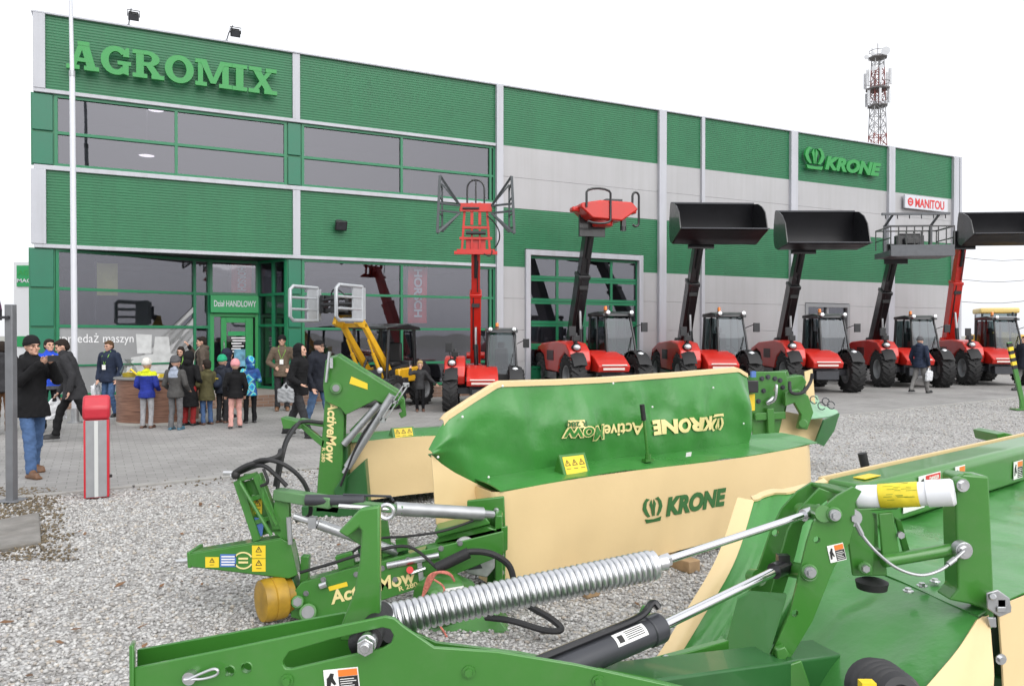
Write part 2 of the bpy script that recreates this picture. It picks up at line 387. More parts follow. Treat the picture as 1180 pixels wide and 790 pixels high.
# loose stones: one sheet of countless pebbles
def stones(n, seed, test, xr, yr, smin, smax, z=-.018):
    rg = np.random.RandomState(seed)
    bm = bmesh.new(); bmesh.ops.create_icosphere(bm, subdivisions=1, radius=1); bv = np.array([q.co[:] for q in bm.verts]); bf = np.array([[q.index for q in p.verts] for p in bm.faces]); bm.free()
    X = rg.uniform(*xr, n); Y = rg.uniform(*yr, n); k = test(X, Y); X = X[k]; Y = Y[k]; n = len(X)
    S = rg.uniform(smin, smax, (n, 1)) * rg.uniform(.6, 1.2, (n, 3)) * np.array([1.15, 1, .72])
    a = rg.uniform(0, 6.28, n); tl = rg.uniform(-.5, .5, (n, 2))
    V = bv[None] * (1 + rg.uniform(-.22, .22, (n, len(bv), 1)))
    V = V * S[:, None]
    c, s = np.cos(tl[:, 0])[:, None], np.sin(tl[:, 0])[:, None]; y, z_ = V[:, :, 1] * c - V[:, :, 2] * s, V[:, :, 1] * s + V[:, :, 2] * c
    c, s = np.cos(a)[:, None], np.sin(a)[:, None]; xx = V[:, :, 0] * c - y * s; yy = V[:, :, 0] * s + y * c
    P = np.stack([xx + X[:, None], yy + Y[:, None], z_ + z + S[:, 2:3] * rg.uniform(.1, .9, (n, 1))], 2).reshape(-1, 3)
    Fc = (bf[None] + (np.arange(n) * len(bv))[:, None, None]).reshape(-1, 3)
    me = bpy.data.meshes.new('gravel'); me.vertices.add(len(P)); me.vertices.foreach_set('co', P.ravel()); me.loops.add(Fc.size); me.polygons.add(len(Fc))
    me.loops.foreach_set('vertex_index', Fc.ravel().astype(np.int32)); me.polygons.foreach_set('loop_start', np.arange(len(Fc), dtype=np.int32) * 3); me.update(calc_edges=True)
    return me
def vis(X, Y): return (Y < edge(X) - .08) & (np.abs(X) < Y * .70 + .4)
SM = nodes_ground('loose_stone', g_stone)
me = stones(120000, 3, vis, (-6.5, 4.5), (2.8, 9.0), .006, .017); me.materials.append(SM)
o = bpy.data.objects.new('gravel', me); COL.objects.link(o); tag(o, 'pale crushed stone lying over the yard in front of the pavement', 'gravel', kind='stuff')
me = stones(60000, 5, lambda X, Y: vis(X, Y), (-3, 15), (8.6, 22), .008, .019); me.materials.append(SM)
o = bpy.data.objects.new('gravel', me); COL.objects.link(o); tag(o, 'pale crushed stone in the yard beyond the green mowers', 'gravel', kind='stuff')
# scraps and leaves along the kerb
def scr(X, Y): e = edge(X); return (Y < e + .25) & (Y > e - .5) & (np.random.RandomState(2).rand(len(X)) < .8)
me = stones(5000, 9, scr, (-6.5, 0), (7, 13), .006, .016, -.01); me.materials.append(mat('dry_litter', (.14, .11, .07), .9, noise=.4, nscale=6))
o = bpy.data.objects.new('litter', me); COL.objects.link(o); tag(o, 'brown leaf litter and soil along the pavement edge', 'litter', kind='stuff')

# ------------------------------------------------------------------ dealership building (x along the facade, y into it)
BX, BY, BA = -11.3, 18.5, math.atan(.497)
bc, bs = math.cos(BA), math.sin(BA)
def fu(px, yo=0):
    t = (px - CX) / F; return (t * (BY + yo * bc) - BX + yo * bs) / (bc - t * bs)
def fz(px, py, yo=0): return CH - (py - HZ) / F * (BY + fu(px, yo) * bs + yo * bc)
BM = Matrix.Translation((BX, BY, 0)) @ Matrix.Rotation(BA, 4, 'Z')
bld = thing('dealership_building', 'long flat roofed hall with green ribbed bands and pale grey cladding', 'building', (BX, BY, 0), BA)
H, L = 9.38, fu(1104)
U341a, U341b = fu(337.5), fu(346); UM0, UM1 = fu(570.5), fu(578)
def corr(mb, u0, u1, z0, z1, y=-.02, pitch=.068):
    z = z0; prof = []
    n = max(1, round((z1 - z0) / pitch)); p = (z1 - z0) / n
    for i in range(n):
        b = z0 + i * p; prof += [(b, y), (b + p * .55, y), (b + p * .7, y + .009), (b + p * .85, y + .009)]
    prof.append((z1, y)); k = len(prof)
    vs = [(u0, q[1], q[0]) for q in prof] + [(u1, q[1], q[0]) for q in prof]
    mb.add(vs, [(i, k + i, k + i + 1, i + 1) for i in range(k - 1)])
def clad(mb, u0, u1, z0, z1, y=-.02, pitch=1.0):
    n = max(1, round((z1 - z0) / pitch)); p = (z1 - z0) / n
    for i in range(n): mb.span((u0, y, z0 + i * p + .004), (u1, y + .1, z0 + (i + 1) * p - .004))
ZA, ZB, ZC, ZD, ZE, ZF = 7.62, 7.53, 5.80, 5.71, 3.95, 3.86
RM0, RM1 = fu(604.5), fu(739)                      # roller door surround
SM0, SM1 = fu(927), fu(978)
g = MB()
corr(g, .25, U341a, ZA, H); corr(g, U341b, UM0, ZA, H); corr(g, .25, U341a, ZE, ZD); corr(g, U341b, UM0, ZE, ZD)
corr(g, UM1, L - .1, 7.6, H); corr(g, UM1, RM0, 3.9, 5.7); corr(g, RM0, RM1, 4.48, 5.7); corr(g, RM1, L - .1, 3.9, 5.7)
obj('ribbed_cladding', g, CLADG, bld, ang=20)
g = MB()
clad(g, UM1, L - .1, 5.7, 7.6, pitch=.95)
clad(g, UM1, RM0, 0, 3.9, pitch=.98); clad(g, RM1, SM0, 0, 3.9, pitch=.98); clad(g, SM1, L - .1, 0, 3.9, pitch=.98); clad(g, SM0, SM1, 3.02, 3.9)
obj('flat_cladding', g, CLADW, bld)
t = MB()                                            # pale trims: copings, corner strips, bands
t.span((-.03, -.10, H), (L + .08, .3, H + .045))
for z0, z1 in ((ZB, ZA), (ZC - .09, ZC + .02), (ZF, ZE)): t.span((.0, -.085, z0), (UM0, .05, z1))
t.span((.0, -.1, ZA), (.25, .06, H)); t.span((-.06, -.1, ZE), (.25, .06, ZC - .09))
for a, b_ in ((ZA, H), (ZE, ZC - .09)): t.span((U341a, -.075, a), (U341b, .06, b_))
t.span((UM0, -.14, 0), (UM1, .06, H))
for px, w in ((761, .30), (912, .34), (1024, .36), (1098, .34)): t.span((fu(px) - w / 2, -.14, 0), (fu(px) + w / 2, .06, H))
t.span((fu(808) - .07, -.11, 0), (fu(808) + .07, .06, H)); t.span((L - .1, -.12, 0), (L + .05, .06, H))
obj('facade_trim', t, TRIM, bld, bev=.008)
hull = MB()
hull.span((.02, .25, 0), (.12, 18, H)); hull.span((L - .1, .25, 0), (L, 18, H)); hull.span((.02, 18, 0), (L, 18.2, H))
hull.span((UM1 - .3, .25, 0), (UM1 - .1, 17.9, H - .2)); 
hull.span((UM1, .1, 0), (RM0 - .1, .24, H - .2)); hull.span((RM1 + .1, .1, 0), (SM0 - .1, .24, H - .2)); hull.span((SM1 + .1, .1, 0), (L - .1, .24, H - .2))
hull.span((RM0 - .1, .1, 4.5), (RM1 + .1, .24, H - .2)); hull.span((SM0 - .1, .1, 3.1), (SM1 + .1, .24, H - .2))
hull.span((0, .1, ZC - .6), (UM0, .24, ZC - .06)); hull.span((0, .1, ZE + .05), (UM0, .24, ZC - .62)); hull.span((0, .1, ZB + .06), (UM0, .24, H - .2))
obj('wall', hull, CLADW, bld)
r = MB(); r.span((.13, .3, H - .15), (L - .11, 17.9, H + .02)); obj('roof', r, mat('roof_membrane', (.2, .2, .2), .8), bld)
for a, b_, nm in (((.13, 7.5, .05), (UM1 - .31, 7.6, 9), 'interior_wall'), ((.13, .26, 3.9), (UM1 - .31, 7.4, 4.05), 'ceiling'), ((.13, .26, 8.7), (UM1 - .31, 7.4, 8.8), 'ceiling'), ((RM0 - .2, 4, 0), (RM1 + 3, 4.1, 5), 'interior_wall'), ((SM0 - .6, 1.2, 0), (SM1 + .6, 1.3, 3.4), 'interior_wall')):
    inn = MB(); inn.span(a, b_); obj(nm, inn, INTER, bld)
for a, b_ in (((.13, .3, .2), (UM1 - .31, 7.4, .28)), ((.13, .26, 5.5), (UM1 - .31, 7.4, 5.6))):
    inn = MB(); inn.span(a, b_); obj('interior_floor', inn, DARK, bld)

def glazing(name, M, w, h, vs, hs, bar=.07, dep=.09, glass=None, parent=bld, panes=True, label=None):
    f = MB()
    f.span((0, -dep / 2, 0), (bar, dep / 2, h), M); f.span((w - bar, -dep / 2, 0), (w, dep / 2, h), M)
    f.span((bar, -dep / 2, 0), (w - bar, dep / 2, bar), M); f.span((bar, -dep / 2, h - bar), (w - bar, dep / 2, h), M)
    for v in vs: f.span((v - bar / 2, -dep / 2 - .004, bar), (v + bar / 2, dep / 2 - .004, h - bar), M)
    for q in hs: f.span((bar, -dep / 2 + .003, q - bar / 2), (w - bar, dep / 2 - .003, q + bar / 2), M)
    fo = obj(name, f, FRAMEG, parent)
    if label: fo['label'] = label
    p = MB(); p.span((bar * .5, .012, bar * .5), (w - bar * .5, .024, h - bar * .5), M); obj('pane', p, glass or GLASS, fo)
    return fo
def FM(u, y, z, ang=0): return Matrix.Translation((u, y, z)) @ Matrix.Rotation(ang, 4, 'Z')
# upper windows
uA, uB, uC, uD = fu(64), fu(331), fu(348), fu(568)
hz = ZB - (ZC + .02)
glazing('window', FM(uA, .03, ZC + .02), uB - uA, hz, [fu(204) - uA], [hz * .47])
glazing('window', FM(uC, .03, ZC + .02), UM0 - uC, hz, [fu(463) - uC, fu(565) - uC], [hz * .47])
# green glazed pillars
def panel(u0, u1, zs):
    for i in range(len(zs) - 1): p = MB(); p.span((u0 + .03, -.035, zs[i] + .03), (u1 - .03, .02, zs[i + 1] - .03)); obj('green_panel', p, PILLG, bld, bev=.006)
z1, z2 = fz(50, 332), fz(50, 377)
panel(-.06, uA, [ZC + .02, ZC + .02 + hz * .47, ZB]); panel(-.12, uA, [0.02, z2, z1, ZF]); panel(uB, uC, [ZC + .02, ZC + .02 + hz * .47, ZB])
panel(uB, uC, [.3, fz(340, 415), fz(340, 378), fz(340, 340), ZF])
for u0, u1, z0, zt in ((-.06, uA, ZC + .02, ZB), (-.12, uA, .0, ZF), (uB, uC, ZC + .02, ZB), (uB, uC, .3, ZF)): 
    q = MB(); q.span((u0, .02, z0), (u1, .09, zt)); obj('pillar_core', q, FRAMEG, bld)
# lower right shopfront
hl = ZF - .33
glazing('window', FM(uC, .03, .33), UM0 - uC, hl, [fu(463) - uC, fu(565) - uC], [fz(463, 341) - .33, fz(463, 379) - .33, fz(463, 418) - .33], glass=GLASSL)
# recessed entrance
RY = 1.3
Bu, Cu = fu(242, RY), fu(298, RY)
ab = Vector((Bu - uA, RY - .03)); wA = ab.length; aA = math.atan2(ab.y, ab.x)
MA = FM(uA, .03, .3, aA)
hA = ZF - .3; hz1 = fz(64, 332) - .3; hz2 = fz(64, 375.5) - .3; hz3 = fz(64, 421) - .3
glazing('window', MA, wA, hA, [wA * .885], [hz1, hz2], glass=GLASSL)
fl = MB(); fl.span((.06, -.012, .06), (wA * .885 - .04, .004, hz2 - .04), MA)
film = obj('window_film', fl, mat('frosted_film', (.27, .275, .28), .35, noise=.12, nscale=1.2), bld)
fp = MB()
fp.span((.06, -.05, hz3 - .03), (wA * .885, -.02, hz3 + .01), MA)
obj('film_rail', fp, FRAMEG, film)
GW = mat('white_lettering', (.75, .75, .76), .5)
tx = MB(); put_text(tx, 'sprzedaż maszyn', MA @ Matrix.Translation((wA * .885 * .27, -.016, hz2 - .32)) @ Matrix.Rotation(R(90), 4, 'X'), w=1.75, h=.30, t=.004); obj('lettering', tx, GW, film)
pic = MB(); W8 = wA * .885
def fpoly(pts, y): pic.prism(pts, y, y + .002, MA @ Matrix.Rotation(R(90), 4, 'X'))
for i, (a, b_) in enumerate(((.62, .03), (.74, .05), (.86, .035), (.95, .02))): fpoly([(W8 * (a - .16), .55), (W8 * (a - .16) + b_ * 9, .55), (W8 * .995, .9 + (1 - a) * 3.2 + b_ * 5), (W8 * .995, .9 + (1 - a) * 3.2)], .013)
obj('film_stripe', pic, mat('film_print_grey', (.38, .385, .39), .5, noise=.1), film)
pic = MB()
cx = W8 * .66
fpoly([(cx - .55, .5), (cx + .8, .5), (cx + .85, .95), (cx + .5, 1.0), (cx + .45, 1.45), (cx + .1, 1.45), (cx + .05, 1.0), (cx - .5, .92)], .0165)
fpoly([(cx - .35, 1.02), (cx + .0, 1.02), (cx + .02, 1.5), (cx - .38, 1.52)], .0167)
fpoly([(cx - .9, .3), (cx - .3, .3), (cx - .35, .7), (cx - .9, .6)], .0166)
obj('film_picture', pic, mat('film_print_white', (.5, .51, .51), .5, noise=.16, nscale=5), film)
MD = FM(Bu, RY, .3); wD = Cu - Bu
zs0, zs1 = fz(270, 361, RY), fz(270, 340, RY)
glazing('window', MD @ Matrix.Translation((0, 0, zs1 - .3)), wD, ZF - zs1, [], [], glass=GLASSL)
dw = wD - .16; dz = zs0 - .3
door = MB()
door.span((.0, -.06, 0), (.1, .06, dz), MD); door.span((wD - .1, -.06, 0), (wD, .06, dz), MD); door.span((.1, -.06, dz - .1), (wD - .1, .06, dz), MD)
door.span((.28, -.075, .1), (.42, .03, dz - .12), MD); door.span((wD - .36, -.075, .1), (wD - .16, .03, dz - .12), MD); door.span((.42, -.075, dz - .26), (wD - .36, .03, dz - .12), MD); door.span((.42, -.075, .1), (wD - .36, .03, .3), MD)
do = obj('door', door, mat('bright_green_door', (.014, .24, .06), .35, noise=.05), bld, bev=.006)
dp = MB(); dp.span((.42, -.03, .3), (wD - .36, -.02, dz - .26), MD); dp.span((.1, 0, .02), (.28, .012, dz - .1), MD); obj('pane', dp, GLASSL, do)
dh = MB(); dh.tube([MD @ Vector(v) for v in ((.35, -.08, .85), (.35, -.14, .88), (.35, -.14, 1.3), (.35, -.08, 1.33))], .014, 8); obj('handle', dh, STEEL, do)
nb = MB(); nb.span((.46, -.045, dz - .62), (1.0, -.034, dz - .50), MD); obj('notice', nb, mat('sign_green', (.012, .27, .08), .4), do)
nb = MB()
for i in range(6): nb.span((.55 + .03 * (i % 2), -.045, dz - .7 - i * .075), (.62 + [.3, .34, .2, .26, .18, .3][i], -.036, dz - .665 - i * .075), MD)
obj('opening_hours', nb, GW, do)
nb = MB(); nb.span((.62, -.046, .62), (.92, -.036, 1.1), MD); obj('poster', nb, mat('blue_poster', (.12, .3, .42), .4, noise=.6, nscale=6), do)
cd = Vector((uB - Cu, .03 - RY)); wC = cd.length
MC = FM(Cu, RY, .3, math.atan2(cd.y, cd.x))
glazing('window', MC, wC, hA, [wC * .55], [hz1, hz2 + .05], glass=GLASSL)
so = MB(); so.prism([(uA, .06), (uB, .06), (uB, .12), (Cu + .1, RY + .15), (Bu - .1, RY + .15)], ZF + .01, ZF + .06); obj('soffit', so, DGR, bld)
st = MB(); st.prism([(fu(292), -1.35), (fu(352), -1.35), (fu(352), .0), (fu(331), .0), (Cu, RY - .08), (Bu, RY - .08), (fu(200), .5), (fu(215), -1.35)], 0.0, .3)
st.span((fu(352) + .01, -.4, 0), (UM0 - .01, .0, .31)); st.span((.0, -.02, 0), (uA + .02, .03, .3))
st.prism([(uA, .02), (fu(200), .45), (fu(200), .55), (uA, .12)], 0, .297)
def g_brick(t, b, tc):
    br = t.nodes.new('ShaderNodeTexBrick'); br.inputs['Scale'].default_value = 1; br.inputs['Brick Width'].default_value = .25; br.inputs['Row Height'].default_value = .075; br.inputs['Mortar Size'].default_value = .006
    mp = t.nodes.new('ShaderNodeMapping'); mp.inputs['Rotation'].default_value = (R(90), 0, 0); t.links.new(tc.outputs['Object'], mp.inputs[0]); t.links.new(mp.outputs[0], br.inputs['Vector'])
    br.inputs['Color1'].default_value = (.26, .16, .11, 1); br.inputs['Color2'].default_value = (.2, .12, .085, 1); br.inputs['Mortar'].default_value = (.25, .22, .2, 1)
    t.links.new(br.outputs[0], b.inputs['Base Color']); b.inputs['Roughness'].default_value = .8
obj('entrance_step', st, nodes_ground('step_brick', g_brick), bld, bev=.01)
# roller door
fr = MB(); a0, a1 = RM0 + .16, RM1 - .16
fr.span((RM0, -.12, 0), (a0, .1, 4.45)); fr.span((a1, -.12, 0), (RM1, .1, 4.45)); fr.span((a0, -.12, 4.28), (a1, .1, 4.45)); obj('door_surround', fr, TRIM, bld, bev=.008)
n = 6; ph = 4.26 / n; gd = MB(); pn = MB(); sl = MB()
for i in range(n):
    z0 = .02 + i * ph
    if i == 0: sl.span((a0, .03, z0), (a1, .07, z0 + ph - .015)); continue
    gd.span((a0, .02, z0), (a1, .08, z0 + .09)); gd.span((a0, .02, z0 + ph - .09), (a1, .08, z0 + ph - .012))
    w4 = (a1 - a0) / 4
    for k in range(5):
        x0 = a0 + k * w4; gd.span((max(a0, x0 - .045), .023, z0 + .09), (min(a1, x0 + .045), .077, z0 + ph - .09))
    pn.span((a0 + .02, .045, z0 + .05), (a1 - .02, .055, z0 + ph - .05))
gdo = obj('roller_door', gd, FRAMEG, bld); obj('pane', pn, GLASSL, gdo); obj('door_panel', sl, FRAMEG, gdo)
# small window block on the right
fr = MB(); fr.span((SM0, -.06, 0), (SM0 + .14, .1, 3.0)); fr.span((SM1 - .14, -.06, 0), (SM1, .1, 3.0)); fr.span((SM0 + .14, -.06, 2.86), (SM1 - .14, .1, 3.0)); fr.span(((SM0 + SM1) / 2 - .06, -.03, 0), ((SM0 + SM1) / 2 + .06, .1, 2.86))
fo = obj('window', fr, mat('grey_frame', (.25, .26, .27), .5), bld); pp = MB(); pp.span((SM0 + .1, .04, .05), (SM1 - .1, .05, 2.9)); obj('pane', pp, GLASSL, fo)

# ------------------------------------------------------------------ signs
def slab_letters():
    Ls = {}
    sl = lambda x0, x1, y: [(x0, y), (x1, y), (x1, y + .15), (x0, y + .15)]
    Ls['A'] = (1.05, [[(.12, .1), (.30, .1), (.60, 1), (.42, 1)], [(.66, .1), (.94, .1), (.70, 1), (.42, 1)], [(.28, .28), (.80, .28), (.76, .42), (.32, .42)], sl(0, .42, 0), sl(.56, 1.05, 0), [(.36, .86), (.74, .86), (.74, 1), (.36, 1)]])
    Ls['G'] = (1.0, [sector(.5, .5, .5, .52, .24, .33, 40, 320), [(.55, .36), (1.0, .36), (1.0, .5), (.55, .5)], [(.72, .06), (.92, .0), (.92, .4), (.72, .4)], [(.74, .66), (.94, .66), (.94, 1.0), (.86, 1.0), (.74, .84)]])
    Ls['R'] = (1.05, [[(.12, .1), (.38, .1), (.38, .9), (.12, .9)], sl(0, .5, 0), [(0, .85), (.5, .85), (.5, 1), (0, 1)], sector(.5, .72, .42, .28, .16, .14, -90, 90), [(.36, .44), (.52, .44), (.52, .58), (.36, .58)], [(.36, .86), (.52, .86), (.52, 1), (.36, 1)], [(.45, .46), (.72, .46), (.98, .1), (.70, .1)], sl(.64, 1.08, 0)])
    Ls['O'] = (1.02, [sector(.51, .5, .51, .52, .25, .33, 0, 180), sector(.51, .5, .51, .52, .25, .33, 180, 360)])
    Ls['M'] = (1.3, [[(.1, .1), (.28, .1), (.28, .9), (.1, .9)], [(.98, .1), (1.22, .1), (1.22, .9), (.98, .9)], sl(0, .42, 0), sl(.86, 1.34, 0), [(0, .85), (.36, .85), (.36, 1), (0, 1)], [(.96, .85), (1.34, .85), (1.34, 1), (.96, 1)], [(.14, 1), (.40, 1), (.74, .12), (.56, .12)], [(.92, 1), (1.12, 1), (.74, .12), (.56, .12)]])
    Ls['I'] = (.56, [[(.14, .1), (.42, .1), (.42, .9), (.14, .9)], sl(0, .56, 0), [(0, .85), (.56, .85), (.56, 1), (0, 1)]])
    Ls['X'] = (1.1, [[(.12, .95), (.42, .95), (.98, .05), (.68, .05)], [(.12, .05), (.30, .05), (.96, .95), (.78, .95)], sl(0, .42, 0), sl(.60, 1.1, 0), [(.02, .85), (.5, .85), (.5, 1), (.02, 1)], [(.66, .85), (1.08, .85), (1.08, 1), (.66, 1)]])
    return Ls
LS = slab_letters()
u0, u1 = fu(79), fu(318); zb = fz(115, 88); hL = .67
sg = thing('letter_sign', 'raised bright green slab serif AGROMIX letters on the top band', 'sign', BM @ Vector((u0, -.2, zb)), BA)
tot = sum(LS[c][0] for c in 'AGROMIX') + 6 * .05; k = (u1 - u0) / tot; x = 0
for c in 'AGROMIX':
    w, ps = LS[c]; m = MB()
    for i, q in enumerate(ps): m.prism([((a + x) * k, b_ * hL) for a, b_ in q], -.0015 * i, .09 + .0015 * i, Matrix.Rotation(R(90), 4, 'X'))
    obj('letter', m, LETTER, sg, bev=0); x += w + .05
RX = Matrix.Rotation(R(90), 4, 'X')
zk0, zk1 = fz(970, 203), fz(970, 180)
u0, u1 = fu(922), fu(1008)
sg = thing('letter_sign', 'raised bright green crown and KRONE letters near the far roof end', 'sign', BM @ Vector((u0, -.14, zk0)), BA)
wT = u1 - u0; m = MB()
for q in crown(wT * .25, .84): m.prism(q, .0, .09, Matrix.Translation((wT * .12, 0, .47)) @ RX)
obj('emblem', m, LETTER, sg)
m = MB(); put_text(m, 'KRONE', Matrix.Translation((wT * .63, 0, .36)) @ RX, w=wT * .76, h=.54, t=.09, offset=.055, shear=.25); obj('lettering', m, LETTER, sg)
u0, u1 = fu(1037), fu(1086); zm0, zm1 = fz(1060, 243), fz(1060, 228)
sg = thing('sign_board', 'white board with red MANITOU lettering below the top band', 'sign', BM @ Vector((u0, -.16, zm0)), BA)
m = MB(); m.span((0, -.05, 0), (u1 - u0, 0.03, zm1 - zm0)); obj('board', m, WHITE, sg, bev=.01)
m = MB(); put_text(m, 'MANITOU', Matrix.Translation(((u1 - u0) * .57, -.052, (zm1 - zm0) * .48)) @ RX, w=(u1 - u0) * .68, h=.36, t=.008, offset=.02)
obj('lettering', m, STICK_R, sg)
m = MB()
for a in (0, 180): m.prism([(q[0], q[1]) for q in sector(0, 0, .17, .17, .1, .1, a, a + 180, 8)], 0, .008, Matrix.Translation(((u1 - u0) * .12, -.052, (zm1 - zm0) * .5)) @ RX)
m.prism([(-.12, -.03), (.12, -.03), (.12, .03), (-.12, .03)], 0, .009, Matrix.Translation(((u1 - u0) * .12, -.052, (zm1 - zm0) * .5)) @ RX)
obj('emblem', m, STICK_R, sg)
SB = BM @ MD
sg = thing('sign_board', 'green board reading Dział HANDLOWY above the entrance door', 'sign', SB @ Vector((0, -.12, zs0 - .29)), BA)
m = MB(); m.span((.0, -.06, 0), (wD - .02, .05, zs1 - zs0 - .02)); obj('board', m, mat('sign_green', (.012, .27, .08), .4), sg, bev=.01)
m = MB(); put_text(m, 'Dział HANDLOWY', Matrix.Translation((wD / 2, -.062, (zs1 - zs0) / 2)) @ RX, w=wD * .86, h=.17, t=.006, offset=.012); obj('lettering', m, WHITE, sg)

# flood lights
def flood(px, py, hgt, label, lean):
    u = fu(px, .1); rt = thing('floodlight', label, 'floodlight', BM @ Vector((u, .1, H + .09)), BA, 'roof edge floodlights')
    m = MB(); m.tube([(0, 0, 0), (lean * .4, 0, hgt * .55), (lean, -.05, hgt)], .014, 8); m.cyl((0, 0, 0), (0, 0, .02), .05, 12); obj('bracket', m, DGR, rt)
    m = MB(); M = Matrix.Translation((lean + .05, -.12, hgt - .22)) @ Matrix.Rotation(R(25), 4, 'X')
    m.box((0, 0, 0), (.24, .16, .17), M); m.box((0, .1, .03), (.22, .06, .16), M); m.tube([M @ Vector(v) for v in ((-.135, 0, 0), (-.135, 0, .15), (.135, 0, .15), (.135, 0, 0))], .012, 6); h = obj('housing', m, BLKP, rt, bev=.01)
    m = MB(); m.box((0, -.084, 0), (.20, .008, .13), M); obj('lens', m, DGR, h)
flood(150, 35, .42, 'black floodlight on a bracket above the A of the roof lettering', .06); flood(262, 49, .42, 'black floodlight on a leaning bracket above the end of the lettering', .16)
u, z = fu(391), fz(391, 257)
rt = thing('floodlight', 'small black floodlight on the middle green band of the facade', 'floodlight', BM @ Vector((u, -.03, z)), BA)
m = MB(); M = Matrix.Rotation(R(28), 4, 'X'); m.box((0, -.2, 0), (.32, .12, .26), M); m.box((0, -.1, 0), (.2, .1, .14), M); h = obj('housing', m, BLKP, rt, bev=.01)
m = MB(); m.box((0, -.263, 0), (.27, .006, .21), M); obj('lens', m, DGR, h)
m = MB(); m.tube([(0, 0.02, 0), (0, -.12, -.02)], .025, 8); m.span((-.07, -.01, -.09), (.07, .03, .09)); obj('bracket', m, DGR, rt)
# lit lamps inside, behind the upper glass
for px, py, lab in ((181, 128, 'lit round ceiling lamp behind the upper window, the higher one'), (170, 180, 'lit round ceiling lamp behind the upper window, the lower one')):
    yo = 2.2; u, z = fu(px, yo), fz(px, py, yo)
    rt = thing('ceiling_lamp', lab, 'lamp', BM @ Vector((u, yo, z)), BA, 'lamps in the upper storey')
    m = MB(); m.lathe([(.0, 0.0), (.19, 0.0), (.19, .03), (0, .035)], n=24); obj('diffuser', m, LAMP, rt)
    m = MB(); m.lathe([(.20, .0), (.22, 0), (.22, .06), (0, .06)], n=24); m.cyl((0, 0, .06), (0, 0, max(.2, 8.7 - z)), .02, 8); obj('housing', m, WHITE, rt)
# banners added inside the shopfront; red ones imitate flags reflected in the glass
def banner(px0, px1, py0, py1, yo, m_, label, txt=None, tcol=None):
    u0, u1 = fu(px0, yo), fu(px1, yo); z0, z1 = fz(px0, py1, yo), fz(px0, py0, yo); w = u1 - u0
    rt = thing('banner', label, 'banner', BM @ Vector((u0, yo, .3)), BA)
    c = MB(); c.sheet([[(w * j / 4, .04 * math.sin(j * 1.7 + i * .4), z0 - .3 + (z1 - z0) * i / 12) for j in range(5)] for i in range(13)], .008); cl = obj('cloth', c, m_, rt)
    pl = MB(); pl.cyl((-.03, 0, 0), (-.03, 0, z1 - .25), .018, 8); pl.cyl((-.03, 0, 0), (-.03, 0, .04), .25, 16); obj('pole', pl, DGR, rt)
    if txt:
        c = MB(); put_text(c, txt, Matrix.Translation((w / 2, -.055, (z0 + z1) / 2 - .3)) @ RX @ Matrix.Rotation(R(-90), 4, 'Z'), w=(z1 - z0) * .8, h=w * .42, t=.006, offset=.03); obj('lettering', c, tcol, cl)
RB = mat('red_flag_reflection', (.55, .02, .03), .6, noise=.1)
banner(470, 492, 303, 372, .3, RB, 'red cloth behind the glass imitating a reflected HORSCH flag right of the entrance', 'HORSCH', WHITE)
banner(267, 290, 304, 338, RY + .3, RB, 'red cloth behind the glass imitating a reflected HORSCH flag above the entrance sign', 'HORSCH', WHITE)
banner(112, 136, 303, 340, .75, mat('olive_banner', (.4, .42, .12), .6), 'yellow green banner behind the glass near the flagpole')

# ------------------------------------------------------------------ other standing things
pB = gr(86, 487)
fp_ = thing('flagpole', 'tall white flagpole standing before the shop window', 'flagpole', pB)
m = MB(); tp = Vector((-.07, 0, 10.5)); m.tube([(0, 0, 0), (-.02, 0, 7.1), (-.021, 0, 7.12), tp], [.062, .052, .040, .03], 16); obj('pole', m, WHITE, fp_)
m = MB(); m.cyl((-.02, 0, 7.05), (-.02, 0, 7.16), .058, 16); obj('collar', m, STEELM, fp_); m = MB(); m.cyl((0, 0, 0), (0, 0, .03), .14, 20); m.cyl((0, 0, .03), (0, 0, .3), .075, 16); obj('base_flange', m, STEELM, fp_)
m = MB(); m.ball(tp, .06); obj('finial', m, STEEL, fp_)

pB = gr(111, 572)
bo = thing('bollard', 'red capped service bollard with a grey ribbed front', 'bollard', pB, R(24)); bo.scale = (.86, .8, 1)
m = MB(); m.prism([(-.145, -.11), (.145, -.11), (.145, .12), (-.145, .12)], 0, .86); obj('body', m, mat('bollard_red', (.55, .02, .035), .35, noise=.06, coat=.2), bo, bev=.012)
m = MB(); m.span((-.12, -.122, .01), (.12, -.112, .855)); obj('front_panel', m, mat('bollard_grey', (.26, .265, .275), .5, noise=.08), bo, bev=.004)
m = MB(); m.span((-.022, -.128, .012), (.022, -.123, .85)); obj('front_stripe', m, mat('bollard_stripe', (.55, .56, .55), .45), bo)
m = MB(); m.slab([(-.155, -.135, .862), (-.155, -.15, 1.0), (-.155, -.03, 1.125), (-.155, .05, 1.125), (-.155, .13, 1.04), (-.155, .13, .862)], (.31, 0, 0)); obj('cap', m, mat('bollard_cap', (.47, .018, .035), .4, noise=.07, coat=.15, dirt=.15, dirtcol=(.25, .1, .1)), bo, bev=.03)
m = MB(); m.cyl((.145, 0, .22), (.175, 0, .22), .018, 10); obj('knob', m, BLK, bo)

